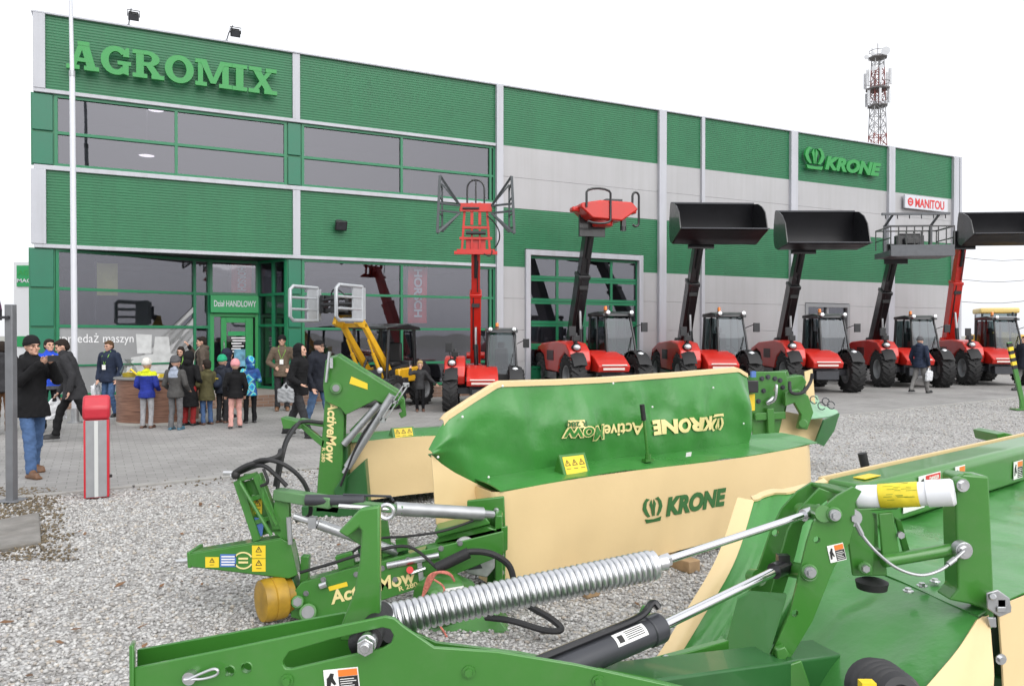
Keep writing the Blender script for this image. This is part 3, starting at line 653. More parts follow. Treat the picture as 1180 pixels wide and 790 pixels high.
pB = gr(12.5, 577)
po = thing('sign_post', 'square grey steel post with a banner arm at its top', 'post', pB)
m = MB(); m.span((-.042, -.042, 0), (.042, .042, 2.12)); m.span((-.12, -.12, 0), (.12, .12, .012)); obj('post', m, mat('grey_post', (.16, .165, .175), .5, .2, noise=.1), po, bev=.006)
m = MB(); m.bar((-.4, -.06, 1.98), (.02, -.06, 1.98), .03, .03); m.cyl((-.09, -.06, 1.95), (-.09, -.06, 2.06), .03, 10); obj('arm', m, BLKP, po)
bn = thing('banner', 'dark purple banner cloth hanging at the frame edge by the post', 'banner', pB + Vector((-.2, -.05, 2.0)))
m = MB(); m.sheet([[(-.5 + j * .5 / 6 + (.115 - .105 * (i / 12)) + .0, .04 * math.sin(j * 1.3 + i * .5), .05 + i * .06) for j in range(7)] for i in range(13)], .006); obj('cloth', m, mat('purple_cloth', (.05, .008, .045), .7, noise=.2), bn)

ct = Vector((-7.32, 16.15, 0))
cn = thing('counter', 'round brown promotional counter with a grey top', 'counter', ct)
def g_wood(t, b, tc):
    mp = t.nodes.new('ShaderNodeMapping'); mp.inputs['Scale'].default_value = (1.5, 1.5, 22); t.links.new(tc.outputs['Object'], mp.inputs[0])
    n = t.nodes.new('ShaderNodeTexNoise'); n.inputs['Scale'].default_value = 2.2; n.inputs['Detail'].default_value = 6; t.links.new(mp.outputs[0], n.inputs['Vector'])
    r = ramp(t, [(.3, (.12, .055, .035)), (.5, (.2, .10, .065)), (.7, (.28, .15, .10))]); t.links.new(n.outputs[0], r.inputs[0]); t.links.new(r.outputs[0], b.inputs['Base Color']); b.inputs['Roughness'].default_value = .5
m = MB(); m.lathe([(0, .03), (.78, .03), (.78, .9), (.0, .9)], n=40); obj('body', m, nodes_ground('counter_wood', g_wood), cn)
m = MB(); m.lathe([(0, .901), (.83, .901), (.83, .94), (0, .94)], n=40); obj('top', m, mat('counter_top', (.2, .2, .2), .4), cn, bev=.008)
m = MB(); m.lathe([(0, 0), (.8, 0), (.8, .05), (.785, .052)], n=40); obj('plinth', m, mat('plinth_grey', (.4, .39, .36), .6), cn)
# things on the counter
bb = thing('gift_basket', 'small clear wrapped bundle with yellow ribbon on the counter', 'basket', ct + Vector((-.48, -.25, .94)))
m = MB(); m.lathe([(.02, 0), (.13, .0), (.17, .1), (.12, .22), (.04, .3), (.09, .36)], n=9); obj('wrapper', m, glassmat('cellophane', (.7, .72, .7), 1.6, .15), bb, ang=5)
m = MB(); m.lathe([(0, .0), (.12, .004), (.13, .08), (0, .1)], n=12); m.tube([(.0, -.05, .1), (.1, -.12, .16), (.2, -.1, .06), (.28, -.06, .01)], .02, 6); obj('ribbon', m, STICK_Y, bb)
bb = thing('leaflet_box', 'yellow and white leaflet tray on the counter top', 'tray', ct + Vector((.12, -.45, .94)))
m = MB(); m.span((-.16, -.1, 0), (.16, .1, .02)); m.span((-.16, .09, .02), (.16, .1, .07)); m.span((-.16, -.1, .02), (-.15, .09, .07)); m.span((.15, -.1, .02), (.16, .09, .07)); obj('tray', m, STICK_Y, bb)
m = MB(); m.span((-.13, -.08, .021), (.12, .08, .06)); obj('leaflets', m, STICK_W, bb, bev=.004)

# pylon sign behind the left corner of the building
ps = at(16, 440, 30); ps.z = 0
py_ = thing('pylon_sign', 'white pylon with green boards behind the left building corner', 'sign', ps)
m = MB(); m.span((0, 0, 0), (3.2, .25, 4.6)); obj('panel', m, mat('pylon_white', (.62, .63, .65), .5), py_, bev=.02)
z0 = CH - (330 - HZ) / F * 30; z1 = CH - (306 - HZ) / F * 30
m = MB(); m.span((.15, -.05, z0), (3.1, 0, z1)); m.span((.15, -.05, 1.35), (3.1, 0, 1.75)); gb = obj('green_board', m, mat('sign_green', (.012, .27, .08), .4), py_)
m = MB(); put_text(m, 'AGROMIX', Matrix.Translation((.93, -.055, z0 + .53)) @ RX, w=1.5, h=.22, t=.006, offset=.02); obj('lettering', m, LETTER, gb)
m = MB(); put_text(m, 'MAGAZYN', Matrix.Translation((.80, -.055, z0 + .22)) @ RX, w=1.25, h=.15, t=.006, offset=.02); obj('lettering', m, WHITE, gb)

# lattice mast far behind
TY = 120.0; tb = at(1010, 386, TY); tb.z = 0
tw = thing('radio_mast', 'red and white lattice mast with dishes rising behind the hall', 'mast', tb)
def g_mast(t, b, tc):
    s = t.nodes.new('ShaderNodeSeparateXYZ'); t.links.new(tc.outputs['Object'], s.inputs[0])
    w = t.nodes.new('ShaderNodeMath'); w.operation = 'PINGPONG'; w.inputs[1].default_value = 5; t.links.new(s.outputs[2], w.inputs[0])
    r = ramp(t, [(0, (.22, .06, .05)), (.5, (.22, .06, .05)), (.52, (.32, .32, .33)), (1, (.32, .32, .33))]); d = t.nodes.new('ShaderNodeMath'); d.operation = 'DIVIDE'; d.inputs[1].default_value = 5
    t.links.new(w.outputs[0], d.inputs[0]); t.links.new(d.outputs[0], r.inputs[0]); t.links.new(r.outputs[0], b.inputs['Base Color']); b.inputs['Roughness'].default_value = .6
MASTM = nodes_ground('mast_paint', g_mast)
def zt(py): return CH - (py - HZ) / F * TY
HT = zt(68); hw = lambda z: 1.75 - 1.1 * min(1, z / HT)
m = MB(); z = 0
cs = [(-1, -1), (1, -1), (1, 1), (-1, 1)]
for a, b_ in cs: m.tube([(a * hw(0), b_ * hw(0), 0), (a * hw(HT), b_ * hw(HT), HT)], .08, 6)
while z < HT - 1.5:
    z2 = z + max(1.6, hw(z) * 1.5)
    if z2 > HT: z2 = HT
    for i in range(4):
        a, b_ = cs[i], cs[(i + 1) % 4]; w0, w2 = hw(z), hw(z2)
        m.cyl((a[0] * w0, a[1] * w0, z), (b_[0] * w2, b_[1] * w2, z2), .05, 5); m.cyl((b_[0] * w0, b_[1] * w0, z), (a[0] * w2, a[1] * w2, z2), .05, 5); m.cyl((a[0] * w2, a[1] * w2, z2), (b_[0] * w2, b_[1] * w2, z2), .05, 5)
    z = z2
m.tube([(.3, .3, 0), (.3, .3, HT)], .1, 6); obj('lattice', m, MASTM, tw)
m = MB()
for py, rr in ((68, 1.3), (104, 1.7), (123, 1.4)):
    zz = zt(py); m.tube([(rr * math.cos(a * math.pi / 4), rr * math.sin(a * math.pi / 4), zz) for a in range(8)], .13, 5, closed=True); m.tube([(rr * math.cos(a * math.pi / 4), rr * math.sin(a * math.pi / 4), zz + 1) for a in range(8)], .05, 5, closed=True); m.box((0, 0, zz), (rr * 1.5, rr * 1.5, .16))
m.cyl((0, 0, HT), (0, 0, HT + 2.2), .06, 6); m.cyl((-.8, .2, HT), (-.8, .2, HT + 1.6), .05, 6)
obj('platform', m, mat('mast_steel', (.16, .15, .15), .6), tw)
AW = mat('antenna_white', (.55, .56, .58), .5)
rnd = random.Random(3)
for py, rr, cnt, hh in ((92, 1.9, 6, 2.4), (114, 1.7, 6, 2.0)):
    for i in range(cnt):
        a = i * 2 * math.pi / cnt + .3; m = MB(); zz = zt(py); x_, y_ = rr * math.cos(a), rr * math.sin(a)
        m.box((x_, y_, zz), (.3, .22, hh)); m.cyl((x_ * .85, y_ * .85, zz - 1.4), (x_ * .85, y_ * .85, zz + 1.3), .06, 6); obj('antenna', m, AW, tw)
for px, py, rr in ((1019, 60, .62), (997, 67, .33), (1004, 63, .3), (1006, 80, .35), (1014, 78, .3)):
    q = at(px, py, TY - 1.5) - tb; m = MB(); M = frame(q, (-.3, -1, 0)); m.lathe([(rr * .3, -.35), (rr, .0), (rr, .12), (0, .14)], M @ Matrix.Rotation(R(90), 4, 'Y'), 16); m.cyl(q, Vector((q.x * .5, .0, q.z)), .06, 6); obj('dish', m, AW, tw)

# overhead wires on the right
wr = thing('overhead_wires', 'thin dark overhead wires crossing the white sky at the right', 'wires', (24, 60, 0))
for i in range(3):
    m = MB(); a = at(1085, 345 - i * 26, 60) - Vector((24, 60, 0)); b_ = at(1260, 322 - i * 22, 66) - Vector((24, 60, 0))
    m.tube([a.lerp(b_, k / 8) - Vector((0, 0, 1.0 * math.sin(math.pi * k / 8))) for k in range(9)], .022, 5); obj('wire', m, DGR, wr)
# striped diagonal bar, right edge
sb = gr(1172, 472)
rt = thing('barrier_bar', 'leaning green bar with yellow and black stripes at the right edge', 'bar', sb)
m = MB(); a = Vector((.17, 0, .03)); b_ = Vector((-.19, 0, 1.62)); m.bar(a, b_, .06, .10, (1, 0, 0)); m.span((-.1, -.12, 0), (.5, .12, .03)); m.bar((.1, 0, .03), (.1, 0, .2), .05, .05, (1, 0, 0)); obj('bar', m, KG, rt, bev=.004)
for i in range(7):
    m = MB(); t0, t1 = .60 + i * .055, .60 + (i + 1) * .055; m.bar(a.lerp(b_, t0), a.lerp(b_, t1), .066, .106, (1, 0, 0)); obj('stripe', m, STICK_Y if i % 2 else BLKP, rt)
# old concrete cover in the gravel, left edge
cs_ = MB(); a = [gr(-30, 606), gr(44, 592), gr(46, 626), gr(-30, 640)]
cs_.slab([(p.x, p.y, -.03) for p in a], (0, 0, .05)); tag(obj('concrete_slab', cs_, mat('old_concrete', (.20, .19, .175), .9, noise=.25, nscale=5, bump=.5, bscale=30, dirt=.5, dirtcol=(.1, .085, .065), dscale=3), bev=.012), 'weathered concrete slab let into the gravel at the left edge', 'slab')
me = stones(9000, 21, lambda X, Y: (np.abs(X + .63 * Y + .12) < .35 + .25 * np.random.RandomState(1).rand(len(X))), (-6.5, -3), (6.2, 9.2), .006, .017, -.006); me.materials.append(mat('dry_litter', (.14, .11, .07), .9, noise=.4, nscale=6))
o = bpy.data.objects.new('litter', me); COL.objects.link(o); tag(o, 'dark soil and dry leaves round the concrete slab', 'litter', kind='stuff')
# scattered dry leaves
lv = MB(); rg = random.Random(12)
for k in range(70):
    x_ = rg.uniform(-5, 1.5); y_ = rg.uniform(3.6, 8.5)
    if abs(x_) > y_ * .66 or y_ > edge(x_) - .3: continue
    M = Matrix.Translation((x_, y_, .006)) @ Euler((rg.uniform(-.4, .4), rg.uniform(-.4, .4), rg.uniform(0, 6))).to_matrix().to_4x4(); s_ = rg.uniform(.012, .03)
    lv.slab([M @ Vector(p) for p in ((-s_ * 1.5, 0, 0), (-s_ * .4, s_ * .7, .004), (s_ * .8, s_ * .5, 0), (s_ * 1.5, 0, .003), (s_ * .6, -s_ * .6, 0), (-s_ * .6, -s_ * .6, 0))], (0, 0, .0015))
o = obj('leaves', lv, mat('brown_leaf', (.17, .09, .045), .8, noise=.4, nscale=5)); tag(o, 'brown dry leaves scattered on the gravel', 'leaves', kind='stuff')
PINM = mat('dull_zinc', (.22, .225, .23), .55, .4, noise=.15, nscale=14)
# ------------------------------------------------------------------ telehandlers
RIMM = mat('wheel_rim_grey', (.32, .33, .34), .45, .3, noise=.1)
TYRE = mat('tyre_rubber', (.018, .018, .019), .75, noise=.25, nscale=9, dirt=.25, dirtcol=(.07, .065, .06), dscale=5)
CABB = mat('cab_black', (.014, .015, .017), .35, noise=.1, coat=.25)
GREYP = mat('platform_grey', (.10, .105, .115), .45, .2, noise=.1)
def tyre_mb(Rr=.62, w=.45, rim=.33, lugs=17):
    m = MB(); h = w / 2
    M = Matrix.Rotation(R(90), 4, 'Y')
    m.lathe([(rim, -h * .82), (rim + .04, -h * .95), (Rr * .8, -h), (Rr * .93, -h * .9), (Rr * .955, -h * .5), (Rr * .96, 0), (Rr * .955, h * .5), (Rr * .93, h * .9), (Rr * .8, h), (rim + .04, h * .95), (rim, h * .82), (rim - .02, 0), (rim, -h * .82)], M, 36)
    for k in range(lugs):
        for s in (-1, 1):
            a = 2 * math.pi * (k + (.5 if s > 0 else 0)) / lugs
            L_ = Matrix.Rotation(a, 4, 'X') @ Matrix.Translation((s * h * .48, 0, Rr * .965)) @ Matrix.Rotation(R(38 * s), 4, 'Z')
            m.box((0, 0, 0), (h * 1.12, .052, Rr * .09), L_)
            L2 = Matrix.Rotation(a + s * .03 + .10, 4, 'X') @ Matrix.Translation((s * h * .97, 0, Rr * .88))
            m.box((0, 0, 0), (.03, .05, Rr * .14), L2)
    return m
def rim_mb(w=.45, rim=.335):
    m = MB(); h = w / 2; M = Matrix.Rotation(R(90), 4, 'Y')
    m.lathe([(rim, -h * .85), (rim - .03, -h * .8), (rim - .05, -h * .3), (.17, -h * .12), (.16, -h * .3), (.13, -h * .42), (0, -h * .44)], M, 28)
    m.lathe([(rim, h * .85), (rim - .03, h * .8), (rim - .05, h * .3), (.17, h * .12), (.16, h * .3), (.13, h * .42), (0, h * .44)], M, 28)
    for s in (-1, 1):
        for k in range(8):
            a = k * math.pi / 4; m.cyl((s * h * .1, .22 * math.cos(a), .22 * math.sin(a)), (s * h * .3, .22 * math.cos(a), .22 * math.sin(a)), .018, 6)
    return m
_tm = _rm = None
def wheel(root, x, y, z=.62, steer=0, sc=1.0):
    global _tm, _rm
    e = bpy.data.objects.new('wheel', None); COL.objects.link(e); e.parent = root; e.location = (x, y, z); e.rotation_euler = (random.random(), 0, R(steer)); e.scale = (sc,) * 3; e.empty_display_size = .1
    if _tm is None:
        a = obj('tyre', tyre_mb(), TYRE, e, ang=30); b = obj('rim', rim_mb(), RIMM, e); _tm, _rm = a.data, b.data
    else:
        for n, d in (('tyre', _tm), ('rim', _rm)):
            o = bpy.data.objects.new(n, d); COL.objects.link(o); o.parent = e
    return e
def bez(p0, p1, p2, n=8):
    p0, p1, p2 = Vector(p0), Vector(p1), Vector(p2); return [(1 - t) ** 2 * p0 + 2 * t * (1 - t) * p1 + t * t * p2 for t in [i / n for i in range(n + 1)]]

def telehandler(label, loc, rz, boomcol, tip, attach, scale=1.0, bx=-.28, steer=0, off=0, W2=1.25):
    rt = thing('telehandler', label, 'telehandler', loc, rz, 'red telehandlers parked in a row before the hall'); rt.scale = (scale,) * 3
    BC = RED if boomcol == 'red' else BLKP
    # chassis
    m = MB(); m.span((-.42, -.35, .5), (.42, 3.5, .98)); m.span((-.5, 3.0, .55), (.5, 3.75, 1.2)); m.bar((-.8, 0, .62), (.8, 0, .62), .2, .2); m.bar((-.8, 2.75, .62), (.8, 2.75, .62), .2, .2)
    m.span((-.35, -.62, .42), (.35, -.35, .7)); m.span((.43, .5, .45), (1.0, 2.0, .75)); obj('chassis', m, DGR, rt, bev=.02)
    # red front hood between the wheels
    m = MB(); m.slab([(-.50, -.72, .78), (-.50, -.80, .95), (-.50, -.35, 1.22), (-.50, .5, 1.36), (-.50, .5, .78)], (.92, 0, 0)); fh = obj('front_hood', m, RED, rt, bev=.03)
    m = MB(); m.slab([(-.40, -.811, .955), (-.40, -.776, .978), (.32, -.776, .978), (.32, -.811, .955)], (0, -.006, .012)); m.box((-.05, -.775, .87), (.62, .01, .06)); obj('pale_strip', m, mat('pale_strip', (.7, .6, .55), .5), fh)
    # engine bonnet on the outer side
    m = MB(); pr = [(-.25, .80), (-.34, 1.05), (-.22, 1.36), (.1, 1.56), (.9, 1.63), (2.5, 1.55), (3.3, 1.35), (3.45, .95), (3.3, .75), (2.75 + .72, .78), (2.75 + .5, 1.18), (2.75, 1.34), (2.75 - .5, 1.18), (2.75 - .72, .74), (.85, .72), (.62, 1.1), (.2, 1.3), (-.1, 1.18)]
    m.slab([(-1.16, y, z) for y, z in pr], (.62, 0, 0)); obj('bonnet', m, RED, rt, bev=.045, segs=3)
    m = MB()
    for i in range(7): m.box((-1.167, 1.25 + i * .1, 1.2), (.012, .05, .3))
    m.box((-1.165, 1.55, .62), (.02, 1.3, .2)); obj('side_grille', m, BLKP, rt)
    m = MB(); m.span((-.54, .55, .98), (.0, 3.3, 1.3)); m.span((.0, 1.95, .98), (.95, 3.3, 1.25)); obj('rear_deck', m, RED, rt, bev=.03)
    # fenders
    for s in (-1, 1):
        m = MB(); P = []
        for i in range(9):
            a = R(28 + 130 * i / 8); P.append([(s * .76, -.70 * math.cos(a), .64 + .70 * math.sin(a)), (s * .95, -.71 * math.cos(a), .64 + .715 * math.sin(a)), (s * 1.14, -.69 * math.cos(a), .61 + .69 * math.sin(a))])
        m.sheet(P, .025); obj('fender', m, BLK, rt)
    # wheels
    for x, y, st in ((-.98, 0, steer), (.98, 0, steer), (-.98, 2.75, 0), (.98, 2.75, 0)): wheel(rt, x, y, .62, st)
    # cab
    x0, x1, y0, y1, zb, zt_ = .10, 1.04, .28, 1.75, .95, 2.36
    m = MB()
    fl = [(x0 + .02, y0 - .1, zb + .1), (x0 + .05, y0 + .05, 1.7), (x0 + .09, y0 + .28, zt_)]; fr = [(x1 - .02, y0 - .1, zb + .1), (x1 - .05, y0 + .05, 1.7), (x1 - .09, y0 + .28, zt_)]
    for q in (fl, fr): m.tube(q, .038, 8)
    bl, br = [(x0, y1, zb), (x0 + .05, y1 - .05, zt_)], [(x1, y1, zb), (x1 - .05, y1 - .05, zt_)]
    for q in (bl, br): m.tube(q, .045, 8)
    m.tube([(x0 + .01, 1.0, zb), (x0 + .02, 1.02, 1.6), (x0 + .07, 1.05, zt_)], .032, 8); m.tube([(x1 - .01, 1.0, zb), (x1 - .02, 1.02, 1.6), (x1 - .07, 1.05, zt_)], .032, 8)
    m.slab([(x0 - .02, y0 - .12, .72), (x0 - .02, y0 - .12, 1.12), (x0 - .02, y0 + .2, 1.22), (x0 - .02, y1, 1.3), (x0 - .02, y1, .72)], (.05, 0, 0)); m.slab([(x1 - .03, y0 - .12, .72), (x1 - .03, y0 - .12, 1.05), (x1 - .03, y1, 1.25), (x1 - .03, y1, .72)], (.05, 0, 0))
    m.span((x0 + .03, y0 - .13, .72), (x1 - .03, y0 - .08, 1.1)); m.span((x0 + .03, y1 - .06, .72), (x1 - .03, y1, 1.35)); m.span((x0 + .03, y0, .72), (x1 - .03, y1 - .1, .8))
    cab = obj('cab', m, CABB, rt, bev=.012)
    m = MB(); m.slab([(x0 - .02, y0 + .16, zt_ - .03), (x0 - .02, y0 + .22, zt_ + .07), (x0 - .02, y0 + .6, zt_ + .13), (x0 - .02, y1, zt_ + .1), (x0 - .02, y1 + .03, zt_ - .01)], (x1 - x0 + .04, 0, 0)); obj('roof', m, CABB, cab, bev=.035, segs=3)
    m = MB(); m.plate([fl[0], fr[0], fr[1], fl[1]], .008); m.plate([fl[1], fr[1], fr[2], fl[2]], .008); obj('windscreen', m, CABGL, cab, ang=60)
    m = MB()
    for xx in (x0 + .03, x1 - .03): m.slab([(xx, y0 + .1, 1.2), (xx, y0 + .32, zt_ - .05), (xx, y1 - .1, zt_ - .05), (xx, y1 - .05, 1.3)], (.006, 0, 0))
    m.span((x0 + .08, y1 - .05, 1.36), (x1 - .08, y1 - .042, zt_ - .05)); obj('side_window', m, CABGL, cab)
    m = MB(); m.span((.36, 1.05, .95), (.82, 1.5, 1.12)); m.slab([(.38, 1.42, 1.1), (.38, 1.58, 1.85), (.38, 1.68, 1.85), (.38, 1.55, 1.1)], (.42, 0, 0)); m.span((.48, 1.6, 1.86), (.70, 1.68, 2.05)); obj('seat', m, BLK, cab, bev=.04)
    m = MB(); M = Matrix.Translation((.58, .66, 1.36)) @ Matrix.Rotation(R(35), 4, 'X'); m.tube([M @ Vector((.19 * math.cos(a), .19 * math.sin(a), 0)) for a in [i * math.pi / 8 for i in range(16)]], .018, 6, closed=True); m.cyl(M @ Vector((0, 0, 0)), (.58, .40, .9), .035, 8); m.bar(M @ Vector((-.19, 0, 0)), M @ Vector((.19, 0, 0)), .03, .015); obj('steering_wheel', m, BLK, cab)
    m = MB(); m.span((.2, .22, 1.05), (.95, .5, 1.22)); obj('dashboard', m, DGR, cab, bev=.03)
    m = MB(); m.tube([(.7, .19, 1.1), (.8, .17, 1.35), (.92, .32, 1.75)], .012, 5); obj('wiper', m, BLK, cab)
    # lights, mirrors, beacon
    for x, y, z in ((-.93, -.22, 1.45), (.93, -.28, 1.24)):
        m = MB(); m.ball((x, y, z), (.11, .10, .085), 14); hl = obj('headlight', m, CLEAR, rt)
        m = MB(); m.lathe([(.118, -.0), (.135, -.03), (.135, -.13), (.06, -.16), (0, -.16)], frame((x, y, z), (1, 0, 0), (0, -1, 0.25)), 16); obj('housing', m, BLKP, hl)
    for x in (x0 + .12, x1 - .10):
        m = MB(); M = frame((x, y0 + .14, zt_ + .08), (1, 0, 0), (0, -1, .1)); m.lathe([(0, .07), (.055, .06), (.065, .03), (.05, -.05), (0, -.06)], M, 14); obj('work_light', m, CLEAR, rt)
    m = MB(); m.cyl((.45, 1.2, zt_ + .12), (.45, 1.2, zt_ + .17), .055, 12); b0 = obj('beacon', m, BLKP, rt); m = MB(); m.lathe([(.05, 0), (.05, .09), (.035, .125), (0, .13)], Matrix.Translation((.45, 1.2, zt_ + .17)), 14); obj('beacon_lens', m, AMB, b0)
    for pts, c in (([(x1, y0 + .3, 2.0), (x1 + .22, y0 + .05, 2.12)], (x1 + .26, y0 + .02, 2.02)), ([(-.95, -.05, 1.5), (-1.02, -.12, 1.8)], (-1.03, -.13, 1.9))):
        m = MB(); m.tube(pts, .014, 6); m.box(c, (.19, .06, .27)); mi = obj('mirror', m, BLKP, rt, bev=.02)
    m = MB(); m.tube([(-.85, .1, 1.5), (-.85, .1, 1.85)], .05, 10); m.box((-.85, .1, 1.7), (.2, .12, .16)); obj('exhaust', m, BLKP, rt, bev=.01)
    # boom
    p0 = Vector((bx, 2.55, 1.6)); p1 = Vector((bx, *tip)); d = (p1 - p0); Lb = d.length; d.normalize(); up = Vector((1, 0, 0)).cross(d); up = up if up.z > 0 else -up
    m = MB(); a = p0 - d * .2; b_ = p0 + d * Lb * .60
    m.bar(a, b_, .34, .42, up); m.bar(b_ - d * .12, b_, .38, .46, up); m.cyl(p0 + Vector((-.3, 0, 0)), p0 + Vector((.3, 0, 0)), .11, 14); bo = obj('boom', m, BC, rt, bev=.02)
    m = MB(); m.bar(b_ - d * .1, p1 - d * .05, .27, .32, up); m.bar(p1 - d * .35, p1 + d * .08, .26, .2, up); m.cyl(p1 + Vector((-.22, 0, 0)), p1 + Vector((.22, 0, 0)), .07, 12); ib = obj('inner_boom', m, BC, bo, bev=.015)
    m = MB(); c0 = Vector((bx + .02, 1.75, 1.15)); c1 = p0 + d * Lb * .30 - up * .24; m.cyl(c0, c0.lerp(c1, .6), .07, 12); obj('lift_cylinder', m, BLKP, bo); m = MB(); m.cyl(c0.lerp(c1, .6), c1, .04, 10); obj('piston_rod', m, STEELM, bo)
    m = MB(); t0 = p1 - d * .95 - up * .2; m.cyl(t0, t0 + d * .75, .05, 10); m.tube([p0 + d * (Lb * .62) - up * .2 + Vector((.06, 0, 0)), p0 + d * (Lb * .78) - up * .27 + Vector((.05, 0, 0)), p1 - d * .4 - up * .17 + Vector((.07, 0, 0))], .018, 6); m.tube([p0 + d * .3 - up * .2 - Vector((.08, 0, 0)), p0 + d * (Lb * .3) - up * .24 - Vector((.08, 0, 0)), p0 + d * Lb * .58 - up * .21 - Vector((.07, 0, 0))], .02, 6)
    m.box(p0 + d * Lb * .5 - up * .22, (.26, .08, .12)); obj('hydraulic_line', m, BLK, bo)
    m = MB(); ty, tz = tip
    m.span((bx - .40, ty - .22, tz - .35), (bx + .40, ty - .14, tz + .35)) if attach != 'clamp' else m.span((bx - .3, ty - .2, tz - .2), (bx + .3, ty - .14, tz + .2))
    m.bar((bx - .15, ty, tz), (bx - .15, ty - .16, tz), .05, .3); m.bar((bx + .15, ty, tz), (bx + .15, ty - .16, tz), .05, .3); obj('attachment_plate', m, BC if attach != 'bucket' else BLKP, rt, bev=.01)
    if attach in ('bucket', 'bucket_level'):
        y, z = ty - .48, tz - .25; lift = .30 if attach == 'bucket' else .08
        prof = [(y - 1.05, z + lift - .0), (y - .5, z + lift * .45), (y - .12, z + .0), (y + .08, z + .08), (y + .18, z + .26), (y + .21, z + .5), (y + .19, z + .8), (y + .12, z + 1.1), (y + .08, z + 1.22)]
        side = prof + [(y - .25, z + 1.17), (y - .58, z + .98 + lift * .2), (y - .84, z + .68 + lift * .5)]
        P = [[(off - W2 + 2 * W2 * j / 8, q[0], q[1]) for j in range(9)] for q in prof]
        sh = MB(); sh.sheet(P, .03); bk = obj('bucket', sh, mat('bucket_black', (.008, .008, .010), .38, noise=.12, nscale=3, spec=.2), rt, ang=50)
        for s in (-1, 1):
            e = MB(); e.slab([(off + s * W2, q[0], q[1]) for q in side], (s * .03, 0, 0)); obj('end_plate', e, BLKP, bk)
        e = MB(); e.span((off - W2 - .02, y - 1.17, z + lift + .005), (off + W2 + .02, y - 1.0, z + lift + .04)); e.span((off - W2 - .01, y + .05, z + 1.21), (off + W2 + .01, y + .11, z + 1.26)); obj('cutting_edge', e, DGR, bk, bev=.005)
    elif attach == 'clamp':
        y, z = ty - .25, tz
        m = MB()      # red frame
        for xx in (-.34, .34): m.bar((bx + xx * 1.25, y, z - .15), (bx + xx, y, z + 1.1), .07, .07, (0, 1, 0))
        for zz, w in ((-.15, .58), (.22, .5), (.55, .42), (1.1, .5)): m.bar((bx - w, y - .002, z + zz), (bx + w, y - .002, z + zz), .08, .08)
        for xx in (-.12, .12): m.bar((bx + xx, y + .003, z - .12), (bx + xx, y + .003, z + .55), .06, .06, (0, 1, 0))
        m.bar((bx - .12, y - .05, z + .62), (bx - .12, y - .05, z + 1.3), .09, .06, (0, 1, 0)); m.bar((bx + .12, y - .05, z + .62), (bx + .12, y - .05, z + 1.3), .09, .06, (0, 1, 0)); m.span((bx - .48, y - .12, z + 1.02), (bx + .48, y - .05, z + 1.28)); m.bar((bx - .66, y, z - .22), (bx + .66, y, z - .22), .12, .1)
        fr_ = obj('clamp_frame', m, RED, rt, bev=.008)
        m = MB(); m.cyl((bx - .4, y - .15, z + 1.12), (bx + .1, y - .15, z + 1.12), .035, 10); obj('clamp_cylinder', m, BLKP, fr_); m = MB(); m.cyl((bx - .3, y - .1, z + .38), (bx + .3, y - .1, z + .38), .06, 10); obj('clamp_cylinder', m, BLKP, fr_)
        for s in (-1, 1):
            m = MB(); a1, a2 = (bx + s * .48, y - .1, z + 1.2), (bx + s * .48, y - .1, z + .98)
            o1, o2, o3 = (bx + s * 1.06, y - .75, z + 1.98), (bx + s * 1.14, y - .8, z + .28), (bx + s * 1.14, y - .6, z + 1.12)
            i1, i2 = (bx + s * 1.02, y - .1, z + 1.85), (bx + s * 1.02, y - .1, z + .4)
            m.bar(a1, o1, .07, .05, (0, 1, 0)); m.bar(a2, o2, .07, .05, (0, 1, 0)); m.bar(o1, o2, .08, .05, (0, 1, 0)); m.bar(a1, (o3[0], o3[1], z + 1.2), .06, .05, (0, 1, 0)); m.bar(a2, (o3[0], o3[1], z + .98), .06, .05, (0, 1, 0))
            m.bar(i1, i2, .06, .05, (0, 1, 0)); m.bar(a1, i1, .05, .05, (0, 1, 0)); m.bar(a2, i2, .05, .05, (0, 1, 0))
            for k in (.1, .35, .65, .9): m.bar(Vector(i1).lerp(Vector(i2), k), Vector(o1).lerp(Vector(o2), k), .04, .04)
            obj('clamp_arm', m, mat('clamp_grey', (.07, .08, .085), .45, .2, noise=.1), fr_, bev=.006)
        m = MB(); m.tube([(bx - .26, y, z + 1.2)] + [(bx - .26 + .26 - .26 * math.cos(a), y, z + 1.75 + .26 * math.sin(a)) for a in [i * math.pi / 8 for i in range(9)]] + [(bx + .26, y, z + 1.2)], .028, 8); m.bar((bx, y - .03, z + 1.25), (bx, y - .03, z + 1.98), .05, .04, (0, 1, 0)); obj('guard_hoop', m, BLKP, fr_)
        m = MB(); m.tube(bez((bx + .35, y - .1, z + .9), (bx + .95, y - .2, z + .4), (bx + .6, y, z - .05)), .02, 6); m.tube(bez((bx + .2, y, z - .2), (bx + .5, y - .3, z - .5), (bx + .5, y, z - .1)), .018, 6); obj('hose', m, BLK, fr_)
    elif attach == 'winch':
        y, z = ty - .3, tz + .1; m = MB(); bx += .25
        m.slab([(bx - .45, y - .5, z), (bx - .80, y - .5, z + .30), (bx - .78, y - .5, z + .42), (bx - .2, y - .5, z + .52), (bx + .75, y - .5, z + .5), (bx + .95, y - .5, z + .3), (bx + .45, y - .5, z - .05)], (0, .85, 0)); m.cyl((bx, y - .1, z - .18), (bx, y - .1, z + .1), .3, 20); m.span((bx - .95, y - .2, z + .22), (bx + 1.02, y + .1, z + .36))
        wi = obj('slewing_head', m, RED, rt, bev=.04)
